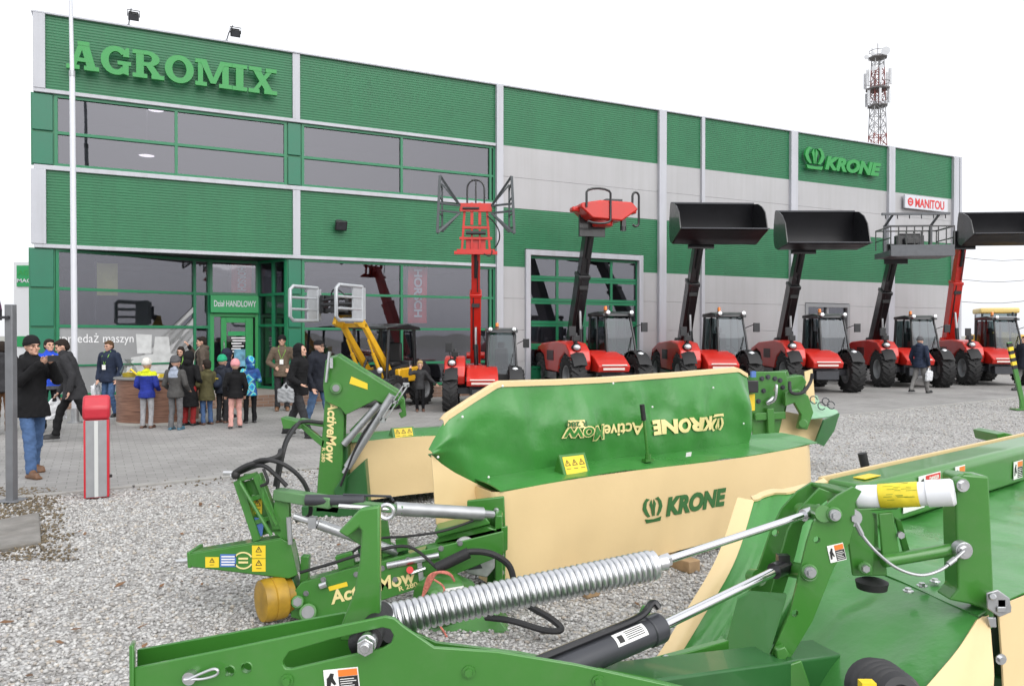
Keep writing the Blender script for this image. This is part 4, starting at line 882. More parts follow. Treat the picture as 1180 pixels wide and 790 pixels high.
        for xs, yy in ((-.28, y - .52), (.98, y - .2)):
            m = MB(); w_ = .36 if xs < 0 else .1; q = [(bx + xs - w_, yy, z + .3), (bx + xs - w_, yy, z + .72)]; q += [(bx + xs - w_ * math.cos(a), yy, z + .72 + .12 * math.sin(a)) for a in [i * math.pi / 6 for i in range(1, 6)]]; q += [(bx + xs + w_, yy, z + .72), (bx + xs + w_, yy, z - .05)]
            q += [(bx + xs + w_ * math.cos(a), yy, z - .05 - .1 * math.sin(a)) for a in [i * math.pi / 6 for i in range(1, 6)]]; m.tube(q, .035, 8); obj('guard_hoop', m, BLKP, wi)
        m = MB(); m.span((bx + .5, y - .35, z - .2), (bx + .62, y - .2, z + .02)); m.cyl((bx + .56, y - .28, z - .3), (bx + .56, y - .28, z - .18), .09, 12); m.box((bx + .3, y - .1, z + .56), (.5, .3, .1)); obj('winch_fitting', m, BLKP, wi)
    elif attach == 'platform':
        y, z = ty - .3, tz - .2; W2 = 1.03; m = MB()
        m.span((-W2, y - 1.3, z), (W2, y, z + .05)); m.span((-W2, y - 1.33, z - .02), (W2, y - 1.29, z + .36)); m.span((-W2 - .03, y - 1.3, z), (-W2, y, z + .18)); m.span((W2, y - 1.3, z), (W2 + .03, y, z + .18))
        pf = obj('platform_floor', m, GREYP, rt, bev=.006)
        m = MB()
        for yy in (y - 1.3, y - .03):
            m.bar((-W2, yy, z + .98), (W2, yy, z + .98), .045, .045)
            for k in range(9): xx = -W2 + 2 * W2 * k / 8; m.bar((xx, yy, z + .3), (xx, yy, z + .98), .03, .03, (0, 1, 0))
        for xx in (-W2, W2): m.bar((xx, y - 1.3, z + .98), (xx, y - .03, z + .98), .045, .045); m.bar((xx, y - 1.3, z + .6), (xx, y - .03, z + .6), .035, .035)
        obj('railing', m, BLKP, pf)
        m = MB()
        for xx in (-.75, .80): m.bar((xx, y - .1, z), (xx, y - .1, z + 1.15), .09, .07, (0, 1, 0)); m.bar((xx, y - .1, z + 1.15), (xx + .1, y - .5, z + 1.48), .06, .06)
        m.bar((-.8, y - .1, z + 1.15), (.88, y - .1, z + 1.15), .06, .06); m.bar((-1.02, y - .52, z + 1.51), (1.25, y - .52, z + 1.51), .09, .08)
        for k in range(6): xx = -.9 + .4 * k; m.bar((xx, y - .52, z + 1.49), (xx + .04, y - .45, z + 1.36), .03, .03)
        obj('upper_frame', m, GREYP, pf)
        m = MB(); m.span((-.45, y - .3, z + .4), (.5, y - .12, z + .8)); m.cyl((-.35, y - .2, z + .84), (.4, y - .2, z + .84), .05, 8); m.span((-.2, y - .42, z + .5), (.3, y - .3, z + .7)); obj('winch_drum', m, BLKP, pf, bev=.02)
    return rt
def TL(px, Y): return ((px - CX) / F * Y, Y, 0)
telehandler('small red telehandler with a red boom carrying a red and grey bale clamp', TL(557, 18.4), R(3), 'red', (.9, 5.0), 'clamp', .79, bx=-.22)
telehandler('red telehandler with a black boom raising a red slewing head before the roller door', TL(698, 22.0), R(14), 'black', (1.0, 5.0), 'winch', bx=-.12)
telehandler('red telehandler with black bucket between the slewing head machine and the second bucket machine', TL(826, 23.0), R(3), 'black', (.85, 4.75), 'bucket')
telehandler('red telehandler with black boom and bucket in front of the grey framed window', TL(945, 24.5), R(0), 'black', (.85, 4.75), 'bucket_level')
telehandler('red telehandler with a black boom raising a grey railed work platform', TL(1051, 26.9), R(-4), 'black', (.85, 4.65), 'platform')
telehandler('red telehandler with a thick red boom and bucket past the far building corner', TL(1148, 28.0), R(-5), 'red', (1.5, 5.35), 'bucket', bx=-.5, off=.62, W2=1.4)

# yellow tractor far right
yt = at(1152, 386, 38); yt.z = 0
ty_ = thing('tractor', 'yellow tractor partly hidden behind the last red telehandler', 'tractor', yt, R(-20))
m = MB(); m.slab([(-.4, -2.4, .9), (-.4, -2.4, 1.6), (-.4, -1.9, 1.85), (-.4, 0, 1.95), (-.4, 0, .9)], (.8, 0, 0)); m.span((-.3, -2.0, .6), (.3, 2, .95)); obj('bonnet', m, YEL, ty_, bev=.05)
m = MB()
for xx in (-.75, .75):
    for yy in (0.1, 1.6): m.tube([(xx, yy, 1.2), (xx * .95, yy + .08, 2.85)], .05, 8)
m.span((-.75, .1, 1.1), (.75, 1.6, 1.35)); m.span((-.35, 1.0, 1.35), (.35, 1.5, 2.1)); cb = obj('cab', m, CABB, ty_)
m = MB(); m.span((-.85, 0, 2.86), (.85, 1.8, 3.12)); obj('roof', m, mat('pale_yellow_roof', (.72, .55, .2), .45), cb, bev=.08, segs=3)
m = MB(); m.span((-.74, .12, 1.4), (.74, .128, 2.85)); m.span((-.742, .15, 1.4), (-.735, 1.58, 2.85)); m.span((.735, .15, 1.4), (.742, 1.58, 2.85)); obj('pane', m, CABGL, cb)
for x, y, s in ((-.85, -1.9, .95), (.85, -1.9, .95), (-.9, 1.0, 1.4), (.9, 1.0, 1.4)): wheel(ty_, x, y, .62 * s, 0, s)
m = MB()
for s in (-1, 1): m.sheet([[(s * .75, 1.0 - .95 * math.cos(R(a)), .87 + .95 * math.sin(R(a))), (s * 1.2, 1.0 - .95 * math.cos(R(a)), .87 + .95 * math.sin(R(a)))] for a in range(20, 170, 15)], .03)
obj('fender', m, YEL, ty_)
m = MB(); m.cyl((.55, .05, 1.9), (.55, .05, 3.0), .045, 10); obj('exhaust', m, BLKP, ty_)

# ------------------------------------------------------------------ yellow loader with grey bale grab
yl = gr(440, 470); yl.y = 19.2; yl.x = (431 - CX) / F * 19.2
rt = thing('compact_loader', 'small yellow loader with raised arms and a grey bale grab by the window', 'loader', yl, R(-24))
# forward is local -y
for x, y in ((-.55, 0), (.55, 0), (-.55, 1.35), (.55, 1.35)): wheel(rt, x, y, .41, 0, .66)
m = MB(); m.span((-.38, -.25, .3), (.38, 1.9, .62)); m.slab([(-.45, .95, .6), (-.45, .95, 1.15), (-.45, 1.7, 1.12), (-.45, 2.0, .9), (-.45, 2.0, .6)], (.9, 0, 0)); obj('body', m, DGR, rt, bev=.03); m = MB(); m.slab([(.40, .3, .62), (.40, .3, .95), (.40, 1.3, 1.0), (.40, 1.6, .62)], (.14, 0, 0)); m.slab([(-.54, .3, .62), (-.54, .3, .95), (-.54, 1.3, 1.0), (-.54, 1.6, .62)], (.14, 0, 0)); obj('side_cover', m, YEL, rt, bev=.03)
m = MB(); m.span((-.62, -.3, .62), (.62, .6, .74)); m.span((-.42, -.36, .45), (.42, -.3, .95)); m.slab([(-.40, .55, .7), (-.40, .55, 1.0), (-.40, .95, 1.05), (-.40, .95, .7)], (.8, 0, 0)); m.tube([(-.2, -.28, .75), (-.15, -.1, 1.2)], .03, 8); m.tube([(-.15 + .15 * math.cos(a), -.1 + .05 * math.sin(a), 1.22 + .14 * math.sin(a)) for a in [i * .785 for i in range(8)]], .015, 6, closed=True); obj('platform', m, DGR, rt, bev=.02)
m = MB(); m.span((-.25, .45, 1.0), (.25, .85, 1.12)); m.span((-.25, .82, 1.1), (.25, .92, 1.6)); obj('seat', m, BLK, rt, bev=.04)
m = MB()
for s in (-1, 1): m.tube([(s * .5, -.2, .7), (s * .5, -.12, 1.95)], .04, 8); m.tube([(s * .5, 1.1, 1.05), (s * .5, 1.05, 1.95)], .045, 8)
ca = obj('canopy_frame', m, BLKP, rt)
m = MB(); m.slab([(-.6, -.35, 1.94), (-.6, -.3, 2.0), (-.6, .6, 2.08), (-.6, 1.2, 2.0), (-.6, 1.25, 1.92)], (1.2, 0, 0)); obj('canopy', m, BLKP, ca, bev=.03)
for s in (-1, 1):
    m = MB(); m.ball((s * .42, -.38, .95), (.08, .06, .08), 12); obj('headlight', m, CLEAR, rt)
for s in (-1, 1):
    m = MB(); x = s * .3; m.slab([(x, .2, .95), (x, .05, 1.12), (x, -.95, 2.15), (x, -1.0, 2.42), (x, -1.1, 2.42), (x, -1.28, 2.05), (x, -1.15, 1.98), (x, -.95, 1.95), (x, 0.0, .9)], (.09, 0, 0)); ar = obj('lift_arm', m, YEL, rt, bev=.012)
    m = MB(); m.cyl((x + .04, -.15, .75), (x + .04, -.55, 1.35), .045, 10); m.cyl((x + .04, -.55, 1.35), (x + .04, -.75, 1.68), .025, 8); obj('lift_cylinder', m, YEL, ar)
m = MB(); m.bar((-.3, -.9, 2.02), (.39, -.9, 2.02), .1, .1); obj('cross_tube', m, YEL, rt, bev=.01)
GG = mat('grab_grey', (.42, .44, .46), .4, .2, noise=.06)
gy, gz = -1.30, 2.50
m = MB(); m.span((-.55, gy - .05, gz - .18), (.55, gy + .06, gz - .08)); m.span((-.55, gy - .05, gz + .1), (.55, gy + .06, gz + .2)); 
for x in (-.5, -.2, .2, .5): m.span((x - .05, gy - .1, gz - .2), (x + .05, gy + .1, gz + .22))
m.cyl((-.5, gy - .1, gz), (.5, gy - .1, gz), .045, 10); m.cyl((-.45, gy - .12, gz + .1), (.1, gy - .12, gz + .14), .03, 8); m.tube(bez((-.3, gy, gz + .2), (-.2, gy - .1, gz + .5), (.1, gy, gz + .2)), .018, 6); m.bar((0, gy + .1, gz - .15), (0, gy + .3, gz - .2), .4, .2); gf = obj('grab_frame', m, BLKP, rt, bev=.008)
for s in (-1, 1):
    m = MB(); x = s * .62; q = [(x, gy - .1, gz - .38), (x, gy - .95, gz - .38), (x, gy - 1.05, gz - .3), (x, gy - 1.05, gz + .3), (x, gy - .95, gz + .38), (x, gy - .1, gz + .38)]
    m.tube(q, .042, 10)
    for zz in (-.13, .13): m.tube([(x, gy - .1, gz + zz), (x, gy - 1.04, gz + zz)], .03, 8)
    m.span((x - .02, gy - .45, gz - .36), (x + .02, gy + .02, gz + .36)); m.tube([(x, gy - .1, gz - .4), (x, gy - .1, gz + .4)], .04, 8); obj('grab_arm', m, GG, gf)
# ------------------------------------------------------------------ people
SKIN = mat('skin', (.55, .32, .23), .5, noise=.08, nscale=20)
def cloth(name, col, rough=.8, **k): return mat('cloth_' + name, col, rough, spec=.25, noise=.18, nscale=14, bump=.25, bscale=120, **k)
def remesh(mb, voxel, smooth=4, wr=0, seed=0):
    me = bpy.data.meshes.new('tmp'); me.from_pydata(mb.v, [], mb.f); me.update()
    o = bpy.data.objects.new('tmp', me); COL.objects.link(o)
    r = o.modifiers.new('r', 'REMESH'); r.mode = 'VOXEL'; r.voxel_size = voxel
    s = o.modifiers.new('s', 'SMOOTH'); s.factor = .5; s.iterations = smooth
    dg = bpy.context.evaluated_depsgraph_get(); e = o.evaluated_get(dg); m2 = bpy.data.meshes.new_from_object(e)
    COL.objects.unlink(o); bpy.data.objects.remove(o); bpy.data.meshes.remove(me)
    if wr:
        n = len(m2.vertices); co = np.empty(n * 3); m2.vertices.foreach_get('co', co); co = co.reshape(-1, 3); no = np.empty(n * 3); m2.vertex_normals.foreach_get('vector', no); no = no.reshape(-1, 3)
        rg = np.random.RandomState(seed); d = np.zeros(n)
        for k in range(7):
            w = rg.normal(0, 1, 3) * (18 + 9 * k) * np.array([1, 1, 1.5]); d += np.sin(co @ w + rg.uniform(0, 6)) / (1 + .5 * k)
        co += no * (d * wr)[:, None]; m2.vertices.foreach_set('co', co.ravel())
    m2.polygons.foreach_set('use_smooth', [True] * len(m2.polygons)); m2.update()
    return m2
def mobj(name, me, m, parent, split=None):
    o = bpy.data.objects.new(name, me); COL.objects.link(o); o.parent = parent
    me.materials.clear(); ms = m if isinstance(m, (list, tuple)) else [m]
    for q in ms: me.materials.append(q)
    if split: me.polygons.foreach_set('material_index', [int(split(*p.center)) for p in me.polygons])
    return o
def cap(m, a, b, ra, rb, n=12):
    a = Vector(a); b = Vector(b); m.tube([a, b], [ra, rb], n); m.ball(a, ra, n); m.ball(b, rb, n)
def person(label, loc, rz, H, jacket, trousers, shoes, head='hair', headcol=None, pose=None, hs=1.0, coat=0.0, split=None, hood=False, bulk=1.0, group=None, extra=None, eyes=True, vox=.0115, fat=1.0):
    rt = thing('person', label, 'person', loc, rz, group); k = H / 1.78
    J = dict(sh=.185, lean=0, ab=(.27, .03, 1.13), aw=(.25, -.08, .88), bb=(.27, .03, 1.13), bw=(.25, -.08, .88), ak=(.105, -.02, .50), aa=(.11, .02, .09), bk=(.105, -.02, .50), ba=(.11, .02, .09), hy=0, hp=0, dz=0)
    J.update(pose or {})
    ln = J['lean']; V = lambda x, y, z: Vector((x * k, y * k, z * k))
    def T(z, x=0, y=0): return V(x, y - ln * max(0, (z - .95)), z + J['dz'])
    pel, chest, neck = T(.95), T(1.3), T(1.50, 0, .01)
    hc = T(1.50, 0, -.015) + V(0, 0, .135 * hs)
    HM = Matrix.Translation(hc) @ Matrix.Rotation(R(J['hy']), 4, 'Z') @ Matrix.Rotation(R(J['hp']), 4, 'X') @ Matrix.Scale(k * hs, 4)
    arms = []
    for s, e, w in ((-1, 'ab', 'aw'), (1, 'bb', 'bw')):        # a: the person's right (-x), b: left (+x)
        S = T(1.42, s * J['sh']); E = V(s * J[e][0], J[e][1], J[e][2] + J['dz']) - V(0, ln * max(0, J[e][2] - .95), 0); Wr = V(s * J[w][0], J[w][1], J[w][2] + J['dz']) - V(0, ln * max(0, J[w][2] - .95), 0); arms.append((s, S, E, Wr))
    legs = []
    for s, kn, an in ((-1, 'ak', 'aa'), (1, 'bk', 'ba')):
        legs.append((s, V(s * .09, 0, .93 + J['dz']), V(s * J[kn][0], J[kn][1], J[kn][2]), V(s * J[an][0], J[an][1], J[an][2])))
    # body: one continuous figure
    b = MB()
    b.ball((0, .01, .015), (.077, .096, .105), 16, HM); b.ball((0, -.035, -.055), (.056, .062, .062), 14, HM); b.ball((0, -.085, -.085), (.026, .022, .022), 10, HM)
    b.add(*(lambda q: (q.v, q.f))(MB().tube([(0, -.088, .015), (0, -.112, -.025), (0, -.098, -.036)], [.010, .016, .010], 8)), HM); b.ball((0, -.082, .028), (.055, .022, .016), 10, HM)
    for s in (-1, 1): b.ball((s * .077, .012, -.005), (.011, .02, .032), 8, HM); b.ball((s * .042, -.072, -.022), (.022, .02, .02), 8, HM)
    cap(b, neck - V(0, 0, .06), hc - V(0, -.01, .05), .054 * k, .052 * k); cap(b, chest + V(0, 0, .08), pel, .13 * k, .12 * k); cap(b, T(1.40, -J['sh'] * .8), T(1.40, J['sh'] * .8), .065 * k, .065 * k)
    for s, S, E, Wr in arms:
        cap(b, S, E, .05 * k, .04 * k); cap(b, E, Wr, .039 * k, .028 * k)
        d = (Wr - E).normalized(); q = Vector((0, -1, 0)) if abs(d.y) < .8 else Vector((0, 0, 1)); side = d.cross(q).normalized(); q = side.cross(d)
        pc = Wr + d * .045 * k; M = frame(pc, d, q); b.ball((0, 0, 0), (.05 * k, .042 * k, .02 * k), 12, M)
        for i, ll in enumerate((.066, .075, .07, .055)):
            o0 = M @ Vector((.038 * k, (-.03 + .02 * i) * k, 0)); o1 = M @ Vector((.038 * k + ll * .55 * k, (-.033 + .022 * i) * k, .008 * k)); o2 = M @ Vector((.036 * k + ll * .9 * k, (-.033 + .022 * i) * k, .03 * k))
            b.tube([o0, o1, o2], [.0095 * k, .0088 * k, .0075 * k], 7)
        t0 = M @ Vector((-.01 * k, -s * .035 * k, 0)); b.tube([t0, M @ Vector((.025 * k, -s * .062 * k, .012 * k)), M @ Vector((.052 * k, -s * .06 * k, .03 * k))], [.013 * k, .011 * k, .009 * k], 7)
    for s, Hp, K, A in legs:
        cap(b, Hp, K, .075 * k, .05 * k); cap(b, K, A, .05 * k, .036 * k); cap(b, A - V(0, 0, .03), A + V(0, -.13, -.055), .032 * k, .026 * k)
    body = mobj('body', remesh(b, vox * k, 3), SKIN, rt)
    if eyes:
        for s in (-1, 1):
            m = MB(); m.ball((s * .031, -.087, .005), (.011, .008, .007), 8, HM); obj('eye', m, STICK_K, body)
        m = MB(); m.ball((0, -.094, -.062), (.022, .007, .004), 8, HM); obj('mouth', m, mat('lips', (.3, .1, .08), .5), body)
        m = MB()
        for s in (-1, 1): m.tube([Vector(q) for q in ((s * .015, -.1, .024), (s * .032, -.098, .03), (s * .05, -.086, .024))], .005, 5)
        q = MB(); q.add(m.v, m.f, HM); obj('eyebrows', q, mat('brow', (.04, .025, .015), .8), body)
    # jacket
    f = fat * bulk; c = MB()
    hem = .80 - coat
    cap(c, T(1.36), T(1.12), .165 * k * f, .15 * k * f, 16); cap(c, T(1.12), T(.95), .15 * k * f, .16 * k * f, 16)
    c.tube([T(1.0), Vector((0, 0, (hem + .12 + J['dz'] * .7) * k)), Vector((0, 0, (hem + J['dz'] * .7) * k))], [.16 * k * f, (.185 + coat * .08) * k * f, (.19 + coat * .12) * k * f], 18)
    cap(c, T(1.405, -J['sh'] * .9), T(1.405, J['sh'] * .9), .085 * k * f, .085 * k * f); cap(c, T(1.47, 0, .01), T(1.53, 0, .005), .075 * k, .074 * k)
    for s, S, E, Wr in arms:
        cap(c, S, E, .078 * k * f, .064 * k * f); cap(c, E, E.lerp(Wr, .94), .063 * k * f, .05 * k * f)
        c.tube([E.lerp(Wr, .85), E.lerp(Wr, .97)], .053 * k * f, 12)
    if hood: 
        c.ball((0, .03, .02), (.108, .122, .128), 16, HM); c.ball((0, .05, -.09), (.10, .11, .09), 14, HM)
    else: c.ball(T(1.50, 0, .10), (.10 * k, .06 * k, .06 * k), 12)
    V0 = c.v; cv = [(p[0], p[1] * (.80 if not hood else .86), p[2]) if p[2] < 1.52 * k else p for p in V0]; c.v = V0
    jm = remesh(c, .017 * k, 3, .0035 * k, hash(label) % 1000)
    sp = None
    if hood:      # open the hood in front of the face
        IH = HM.inverted()
        bm = bmesh.new(); bm.from_mesh(jm)
        dl = [q for q in bm.faces if (lambda p: p.y < -.045 and abs(p.x) < .075 and -.10 < p.z < .095)(IH @ q.calc_center_median())]
        bmesh.ops.delete(bm, geom=dl, context='FACES'); bm.to_mesh(jm); bm.free()
    mobj('coat' if coat > .2 else 'jacket', jm, jacket, rt, split)
    # trousers
    c = MB(); cap(c, V(-.06, 0, .93 + J['dz']), V(.06, 0, .93 + J['dz']), .10 * k * fat, .10 * k * fat)
    for s, Hp, K, A in legs: cap(c, Hp, K, .088 * k * fat, .072 * k * fat); cap(c, K, A, .071 * k * fat, .058 * k * fat); c.tube([K.lerp(A, .6), A - V(0, 0, .035)], [.064 * k * fat, .066 * k * fat], 12)
    mobj('trousers', remesh(c, .016 * k, 3, .004 * k, 5 + hash(label) % 99), trousers, rt)
    for s, Hp, K, A in legs:
        c = MB(); d = V(s * .02, -.15, 0); z0 = A.z - .062 * k
        cap(c, Vector((A.x, A.y + .02 * k, z0 + .02 * k)), Vector((A.x, A.y, z0 + .02 * k)) + d, .046 * k, .04 * k); cap(c, A, Vector((A.x, A.y, z0 + .02 * k)) + d * .45, .05 * k, .045 * k)
        c.box((A.x + d.x * .45, A.y + d.y * .42, z0 - .012 * k), (.085 * k, .27 * k, .03 * k)); mobj('shoe', remesh(c, .012 * k, 2), shoes, rt)
    # head wear
    IHs = k * hs
    if head == 'beanie':
        c = MB(); c.lathe([(.092, -.012), (.097, .0), (.097, .03), (.092, .034), (.09, .06), (.07, .1), (.04, .122), (0, .13)], HM @ Matrix.Translation((0, .012, .022)) @ Matrix.Rotation(R(-10), 4, 'X') @ Matrix.Scale(1.14, 4, (0, 1, 0)), 22); c.lathe([(0, -.01), (.09, -.012)], HM @ Matrix.Translation((0, .012, .022)) @ Matrix.Scale(1.14, 4, (0, 1, 0)), 22); obj('beanie', c, headcol, rt, ang=50)
    elif head == 'cap':
        c = MB(); c.lathe([(.088, -.0), (.09, .03), (.078, .07), (.045, .095), (0, .1)], HM @ Matrix.Translation((0, .012, .03)) @ Matrix.Scale(1.16, 4, (0, 1, 0)), 20); c.sheet([[(x * .07, -.085 - y * .07 * (1 - .4 * x * x), .034 - .012 * y) for x in (-1, -.5, 0, .5, 1)] for y in (0, .5, 1)], .006); w = MB(); w.v = c.v; 
        q = MB(); nlast = 15 * 2
        q.add(c.v[:-nlast], [f_ for f_ in c.f if max(f_) < len(c.v) - nlast]); q.add(c.v[-nlast:], [tuple(i - (len(c.v) - nlast) for i in f_) for f_ in c.f if min(f_) >= len(c.v) - nlast], HM); obj('cap', q, headcol, rt, ang=50)
    elif head in ('hair', 'longhair'):
        c = MB(); c.ball((0, .026, .035), (.087, .102, .098), 16, HM); c.ball((0, .06, -.02), (.078, .065, .085), 14, HM); c.ball((0, -.035, .085), (.07, .055, .035), 12, HM)
        if head == 'longhair':
            for s in (-1, 1): c.ball((s * .07, .015, -.06), (.03, .06, .12), 12, HM)
            c.ball((0, .075, -.1), (.08, .05, .12), 12, HM)
        mobj('hair', remesh(c, .012 * IHs, 2, .0035 * k, 7), headcol, rt)
    if extra: extra(rt, k, dict(arms=arms, HM=HM, T=T, V=V, legs=legs))
    return rt
def C(*a): return cloth(*a)
JEAN = cloth('blue_denim', (.065, .12, .24)); JEAN2 = cloth('mid_denim', (.08, .14, .25)); BKC = cloth('black', (.007, .007, .008)); BKC2 = cloth('charcoal', (.03, .03, .033)); BROWNS = mat('brown_leather', (.16, .08, .04), .5, noise=.2); BKS = mat('black_shoe', (.015, .015, .016), .5); WHS = mat('white_trainer', (.6, .6, .6), .5)
HD = cloth('dark_hair', (.02, .014, .011)); HBR = cloth('brown_hair', (.09, .05, .025)); HBL = cloth('fair_hair', (.4, .28, .13))
GREYC = cloth('grey_jersey', (.22, .22, .23)); WPL = mat('white_plastic_bag', (.62, .63, .65), .35, noise=.06, bump=.4, bscale=14)
def bag(rt, p, w=.30, h=.36, m=WPL, name='bag'):
    b = MB(); P = Vector(p)
    b.slab([P + Vector((-w * .5, -.045, -h)), P + Vector((w * .5, -.045, -h)), P + Vector((w * .46, -.025, -h * .35)), P + Vector((w * .2, -.02, -h * .3)), P + Vector((-w * .2, -.02, -h * .3)), P + Vector((-w * .46, -.025, -h * .35))], (0, .07, 0))
    for q in (-1, 1): b.tube([P, P + Vector((q * w * .1, 0, -h * .15)), P + Vector((q * w * .22, 0, -h * .36))], [.014, .016, .035], 8)
    o = mobj('tmp', remesh(b, .014, 2, .006, 3), m, None); o.name = name; o.location = (0, 0, 0); return o
def carried(rt, p, label, w=.30, h=.36, m=WPL, name='shopping_bag', cat='bag'):
    o = bag(rt, (0, 0, 0), w, h, m, name); M = Matrix.Translation(rt.location) @ Matrix.Rotation(rt.rotation_euler.z, 4, 'Z'); o.location = M @ Vector(p); o.rotation_euler.z = rt.rotation_euler.z + R(90); tag(o, label, cat); return o
def badge(col=(.2, .45, .06)):
    L_ = mat('lanyard_%d' % int(col[1] * 99), col, .6)
    def f(rt, k, d):
        T = d['T']; m = MB(); q = [T(1.52, -.07, -.05), T(1.4, -.075, -.15), T(1.2, -.01, -.172), T(1.4, .075, -.15), T(1.52, .07, -.05)]; m.tube(q, .009 * k, 6); o = obj('lanyard', m, L_, rt); m = MB(); m.box(T(1.15, -.01, -.185), (.085 * k, .012, .11 * k)); obj('badge', m, STICK_W, o)
    return f
def thingat(rt, p): return Matrix.Translation(rt.location) @ Matrix.Rotation(rt.rotation_euler.z, 4, 'Z') @ Vector(p)
def GP(px, py): return gr(px, py)

# photographer in front
ph = person('man in a black beanie and black coat photographing with a phone', GP(36, 547), R(60), 1.79, BKC, JEAN, BROWNS, 'beanie', cloth('black_knit', (.01, .01, .011)), dict(ab=(.24, -.16, 1.20), aw=(.075, -.36, 1.43), bb=(.24, -.16, 1.20), bw=(.065, -.34, 1.43), ak=(.12, -.17, .50), aa=(.14, -.24, .09), bk=(.13, .10, .50), ba=(.15, .24, .09), hp=2), coat=.06, bulk=1.08, vox=.008)
m = MB(); m.box((0, 0, 0), (.15, .012, .075)); m.box((.045, -.007, .02), (.02, .004, .02)); o = obj('phone', m, BLKP, None, bev=.004); o.location = thingat(ph, (-.0, -.50, 1.50)); o.rotation_euler = (0, 0, R(60)); tag(o, 'black phone held up by the man in the beanie', 'phone')
person('person in a dark jacket and brown skirt cut off by the frame edge', gr(2, 500), R(200), 1.70, BKC2, cloth('brown_wool', (.14, .07, .035)), BKS, 'hair', HD, dict(), fat=1.12)
person('man in a grey jacket with bright blue front standing behind the photographer', gr(57, 497), R(30), 1.74, [cloth('slate', (.075, .078, .085)), cloth('bright_blue', (.02, .07, .5))], BKC, BROWNS, 'hair', HD, dict(bb=(.30, .0, 1.15), bw=(.10, -.22, 1.02), hy=20, ak=(.11, -.05, .5), aa=(.12, -.02, .09)), split=lambda x, y, z: y < -.03 and z > .85 and abs(x) < .17, bulk=1.04)
w4 = person('man in dark clothes striding past the flagpole with head bowed', gr(86, 508), R(-62), 1.74, BKC2, BKC, BKS, 'hair', HD, dict(lean=.32, hp=22, ak=(.1, -.22, .54), aa=(.1, -.30, .13), bk=(.1, .14, .5), ba=(.1, .42, .14), aw=(.26, -.25, .84), ab=(.28, -.02, 1.12)), coat=.08)
carried(w4, (-.28, -.30, .78), 'white carrier bag held by the striding man near the flagpole', .34, .42)
w5 = person('man in a navy jacket with a green lanyard beside the counter', gr(126, 480), R(-8), 1.69, cloth('navy', (.018, .026, .05)), JEAN, BKS, 'hair', HBR, dict(hp=14, hy=-12, aw=(.2, -.14, .86), bk=(.1, -.1, .5), ba=(.13, .06, .09)), extra=badge(), bulk=1.06)
carried(w5, (-.24, -.12, .80), 'small white bag held by the man in the navy jacket', .24, .34)
q = ct + Vector((.05, 1.05, 0))
person('woman with long dark hair and green lanyard behind the round counter', q, R(8), 1.56, BKC, BKC, BKS, 'longhair', HD, dict(lean=.18, hp=16, aw=(.10, -.36, 1.02), ab=(.24, -.12, 1.14), bw=(.08, -.36, 1.04), bb=(.24, -.12, 1.14)), extra=badge())
q = at(233, 386, 18.0); q.z = .0
person('man in a brown jacket raising one hand to his face near the door', q, R(-70), 1.78, [cloth('taupe', (.09, .07, .055)), BKC], BKC, BKS, 'hair', HD, dict(ab=(.26, -.12, 1.28), aw=(.10, -.30, 1.55), hp=8), split=lambda x, y, z: y < -.06 and abs(x) < .1, extra=badge((.35, .35, .3)))
KG_ = 'children crowding round the promotional counter'
RB_ = mat('child_boot_brown', (.12, .06, .04), .6, noise=.2)
person('child in a white hat and royal blue jacket with yellow collar', gr(169, 493), R(180), 1.30, [cloth('royal_blue', (.02, .035, .25)), cloth('acid_yellow', (.55, .6, .02))], cloth('pale_grey', (.34, .34, .35)), RB_, 'beanie', cloth('cream_knit', (.6, .58, .54)), dict(aw=(.2, -.25, 1.0), bw=(.2, -.25, 1.0)), hs=1.29, split=lambda x, y, z: z > 1.015 and y > -.02, eyes=False, group=KG_, bulk=1.1)
person('child in a grey hoodie and grey trousers facing the counter', gr(202, 495), R(175), 1.36, [cloth('dark_grey', (.07, .068, .066)), cloth('pale_blue_hood', (.3, .34, .42))], cloth('wash_grey', (.14, .14, .145)), mat('teal_trainer', (.05, .14, .2), .5), 'beanie', cloth('grey_knit', (.09, .09, .095)), dict(aw=(.24, -.2, .98), bw=(.24, -.2, .98)), hs=1.26, split=lambda x, y, z: z > .99 and y > .045 and abs(x) < .09, eyes=False, group=KG_, bulk=1.06)
person('child in a long black hooded coat at the counter', gr(218, 490), R(168), 1.44, BKC, cloth('dark_red', (.25, .02, .02)), BKS, 'none', None, dict(aw=(.22, -.2, 1.0), bw=(.22, -.2, 1.0)), hs=1.22, coat=.34, hood=True, eyes=False, group=KG_)
person('child in an olive parka and blue jeans seen half from behind', gr(238, 489), R(-132), 1.27, cloth('olive', (.075, .068, .03)), JEAN, RB_, 'hair', HD, dict(aw=(.2, -.26, 1.1), bw=(.2, -.2, 1.0)), hs=1.29, coat=.12, group=KG_, bulk=1.12)
def pack(rt, k, d):
    m = MB(); m.ball((0, .23 * k, 1.15 * k), (.15 * k, .09 * k, .2 * k), 14); m.ball((0, .30 * k, 1.06 * k), (.11 * k, .05 * k, .09 * k), 12); mobj('backpack', remesh(m, .015, 2), cloth('navy_pack', (.02, .028, .05)), rt)
    m = MB(); m.box((0, .32 * k, 1.22 * k), (.2 * k, .01, .015)); obj('trim', m, STICK_Y, rt)
person('child in a green bobble hat with a navy backpack', gr(256, 487), R(165), 1.34, cloth('ink', (.02, .024, .035)), BKC2, RB_, 'beanie', cloth('teal_green_knit', (.02, .32, .16)), dict(), hs=1.28, eyes=False, group=KG_, extra=pack)
q = at(262, 386, 17.0); q.z = 0
person('child in a dark hood standing behind the child with the backpack', q, R(150), 1.46, cloth('midnight', (.015, .018, .035)), BKC, BKS, 'none', None, dict(), hs=1.22, hood=True, eyes=False, group=KG_)
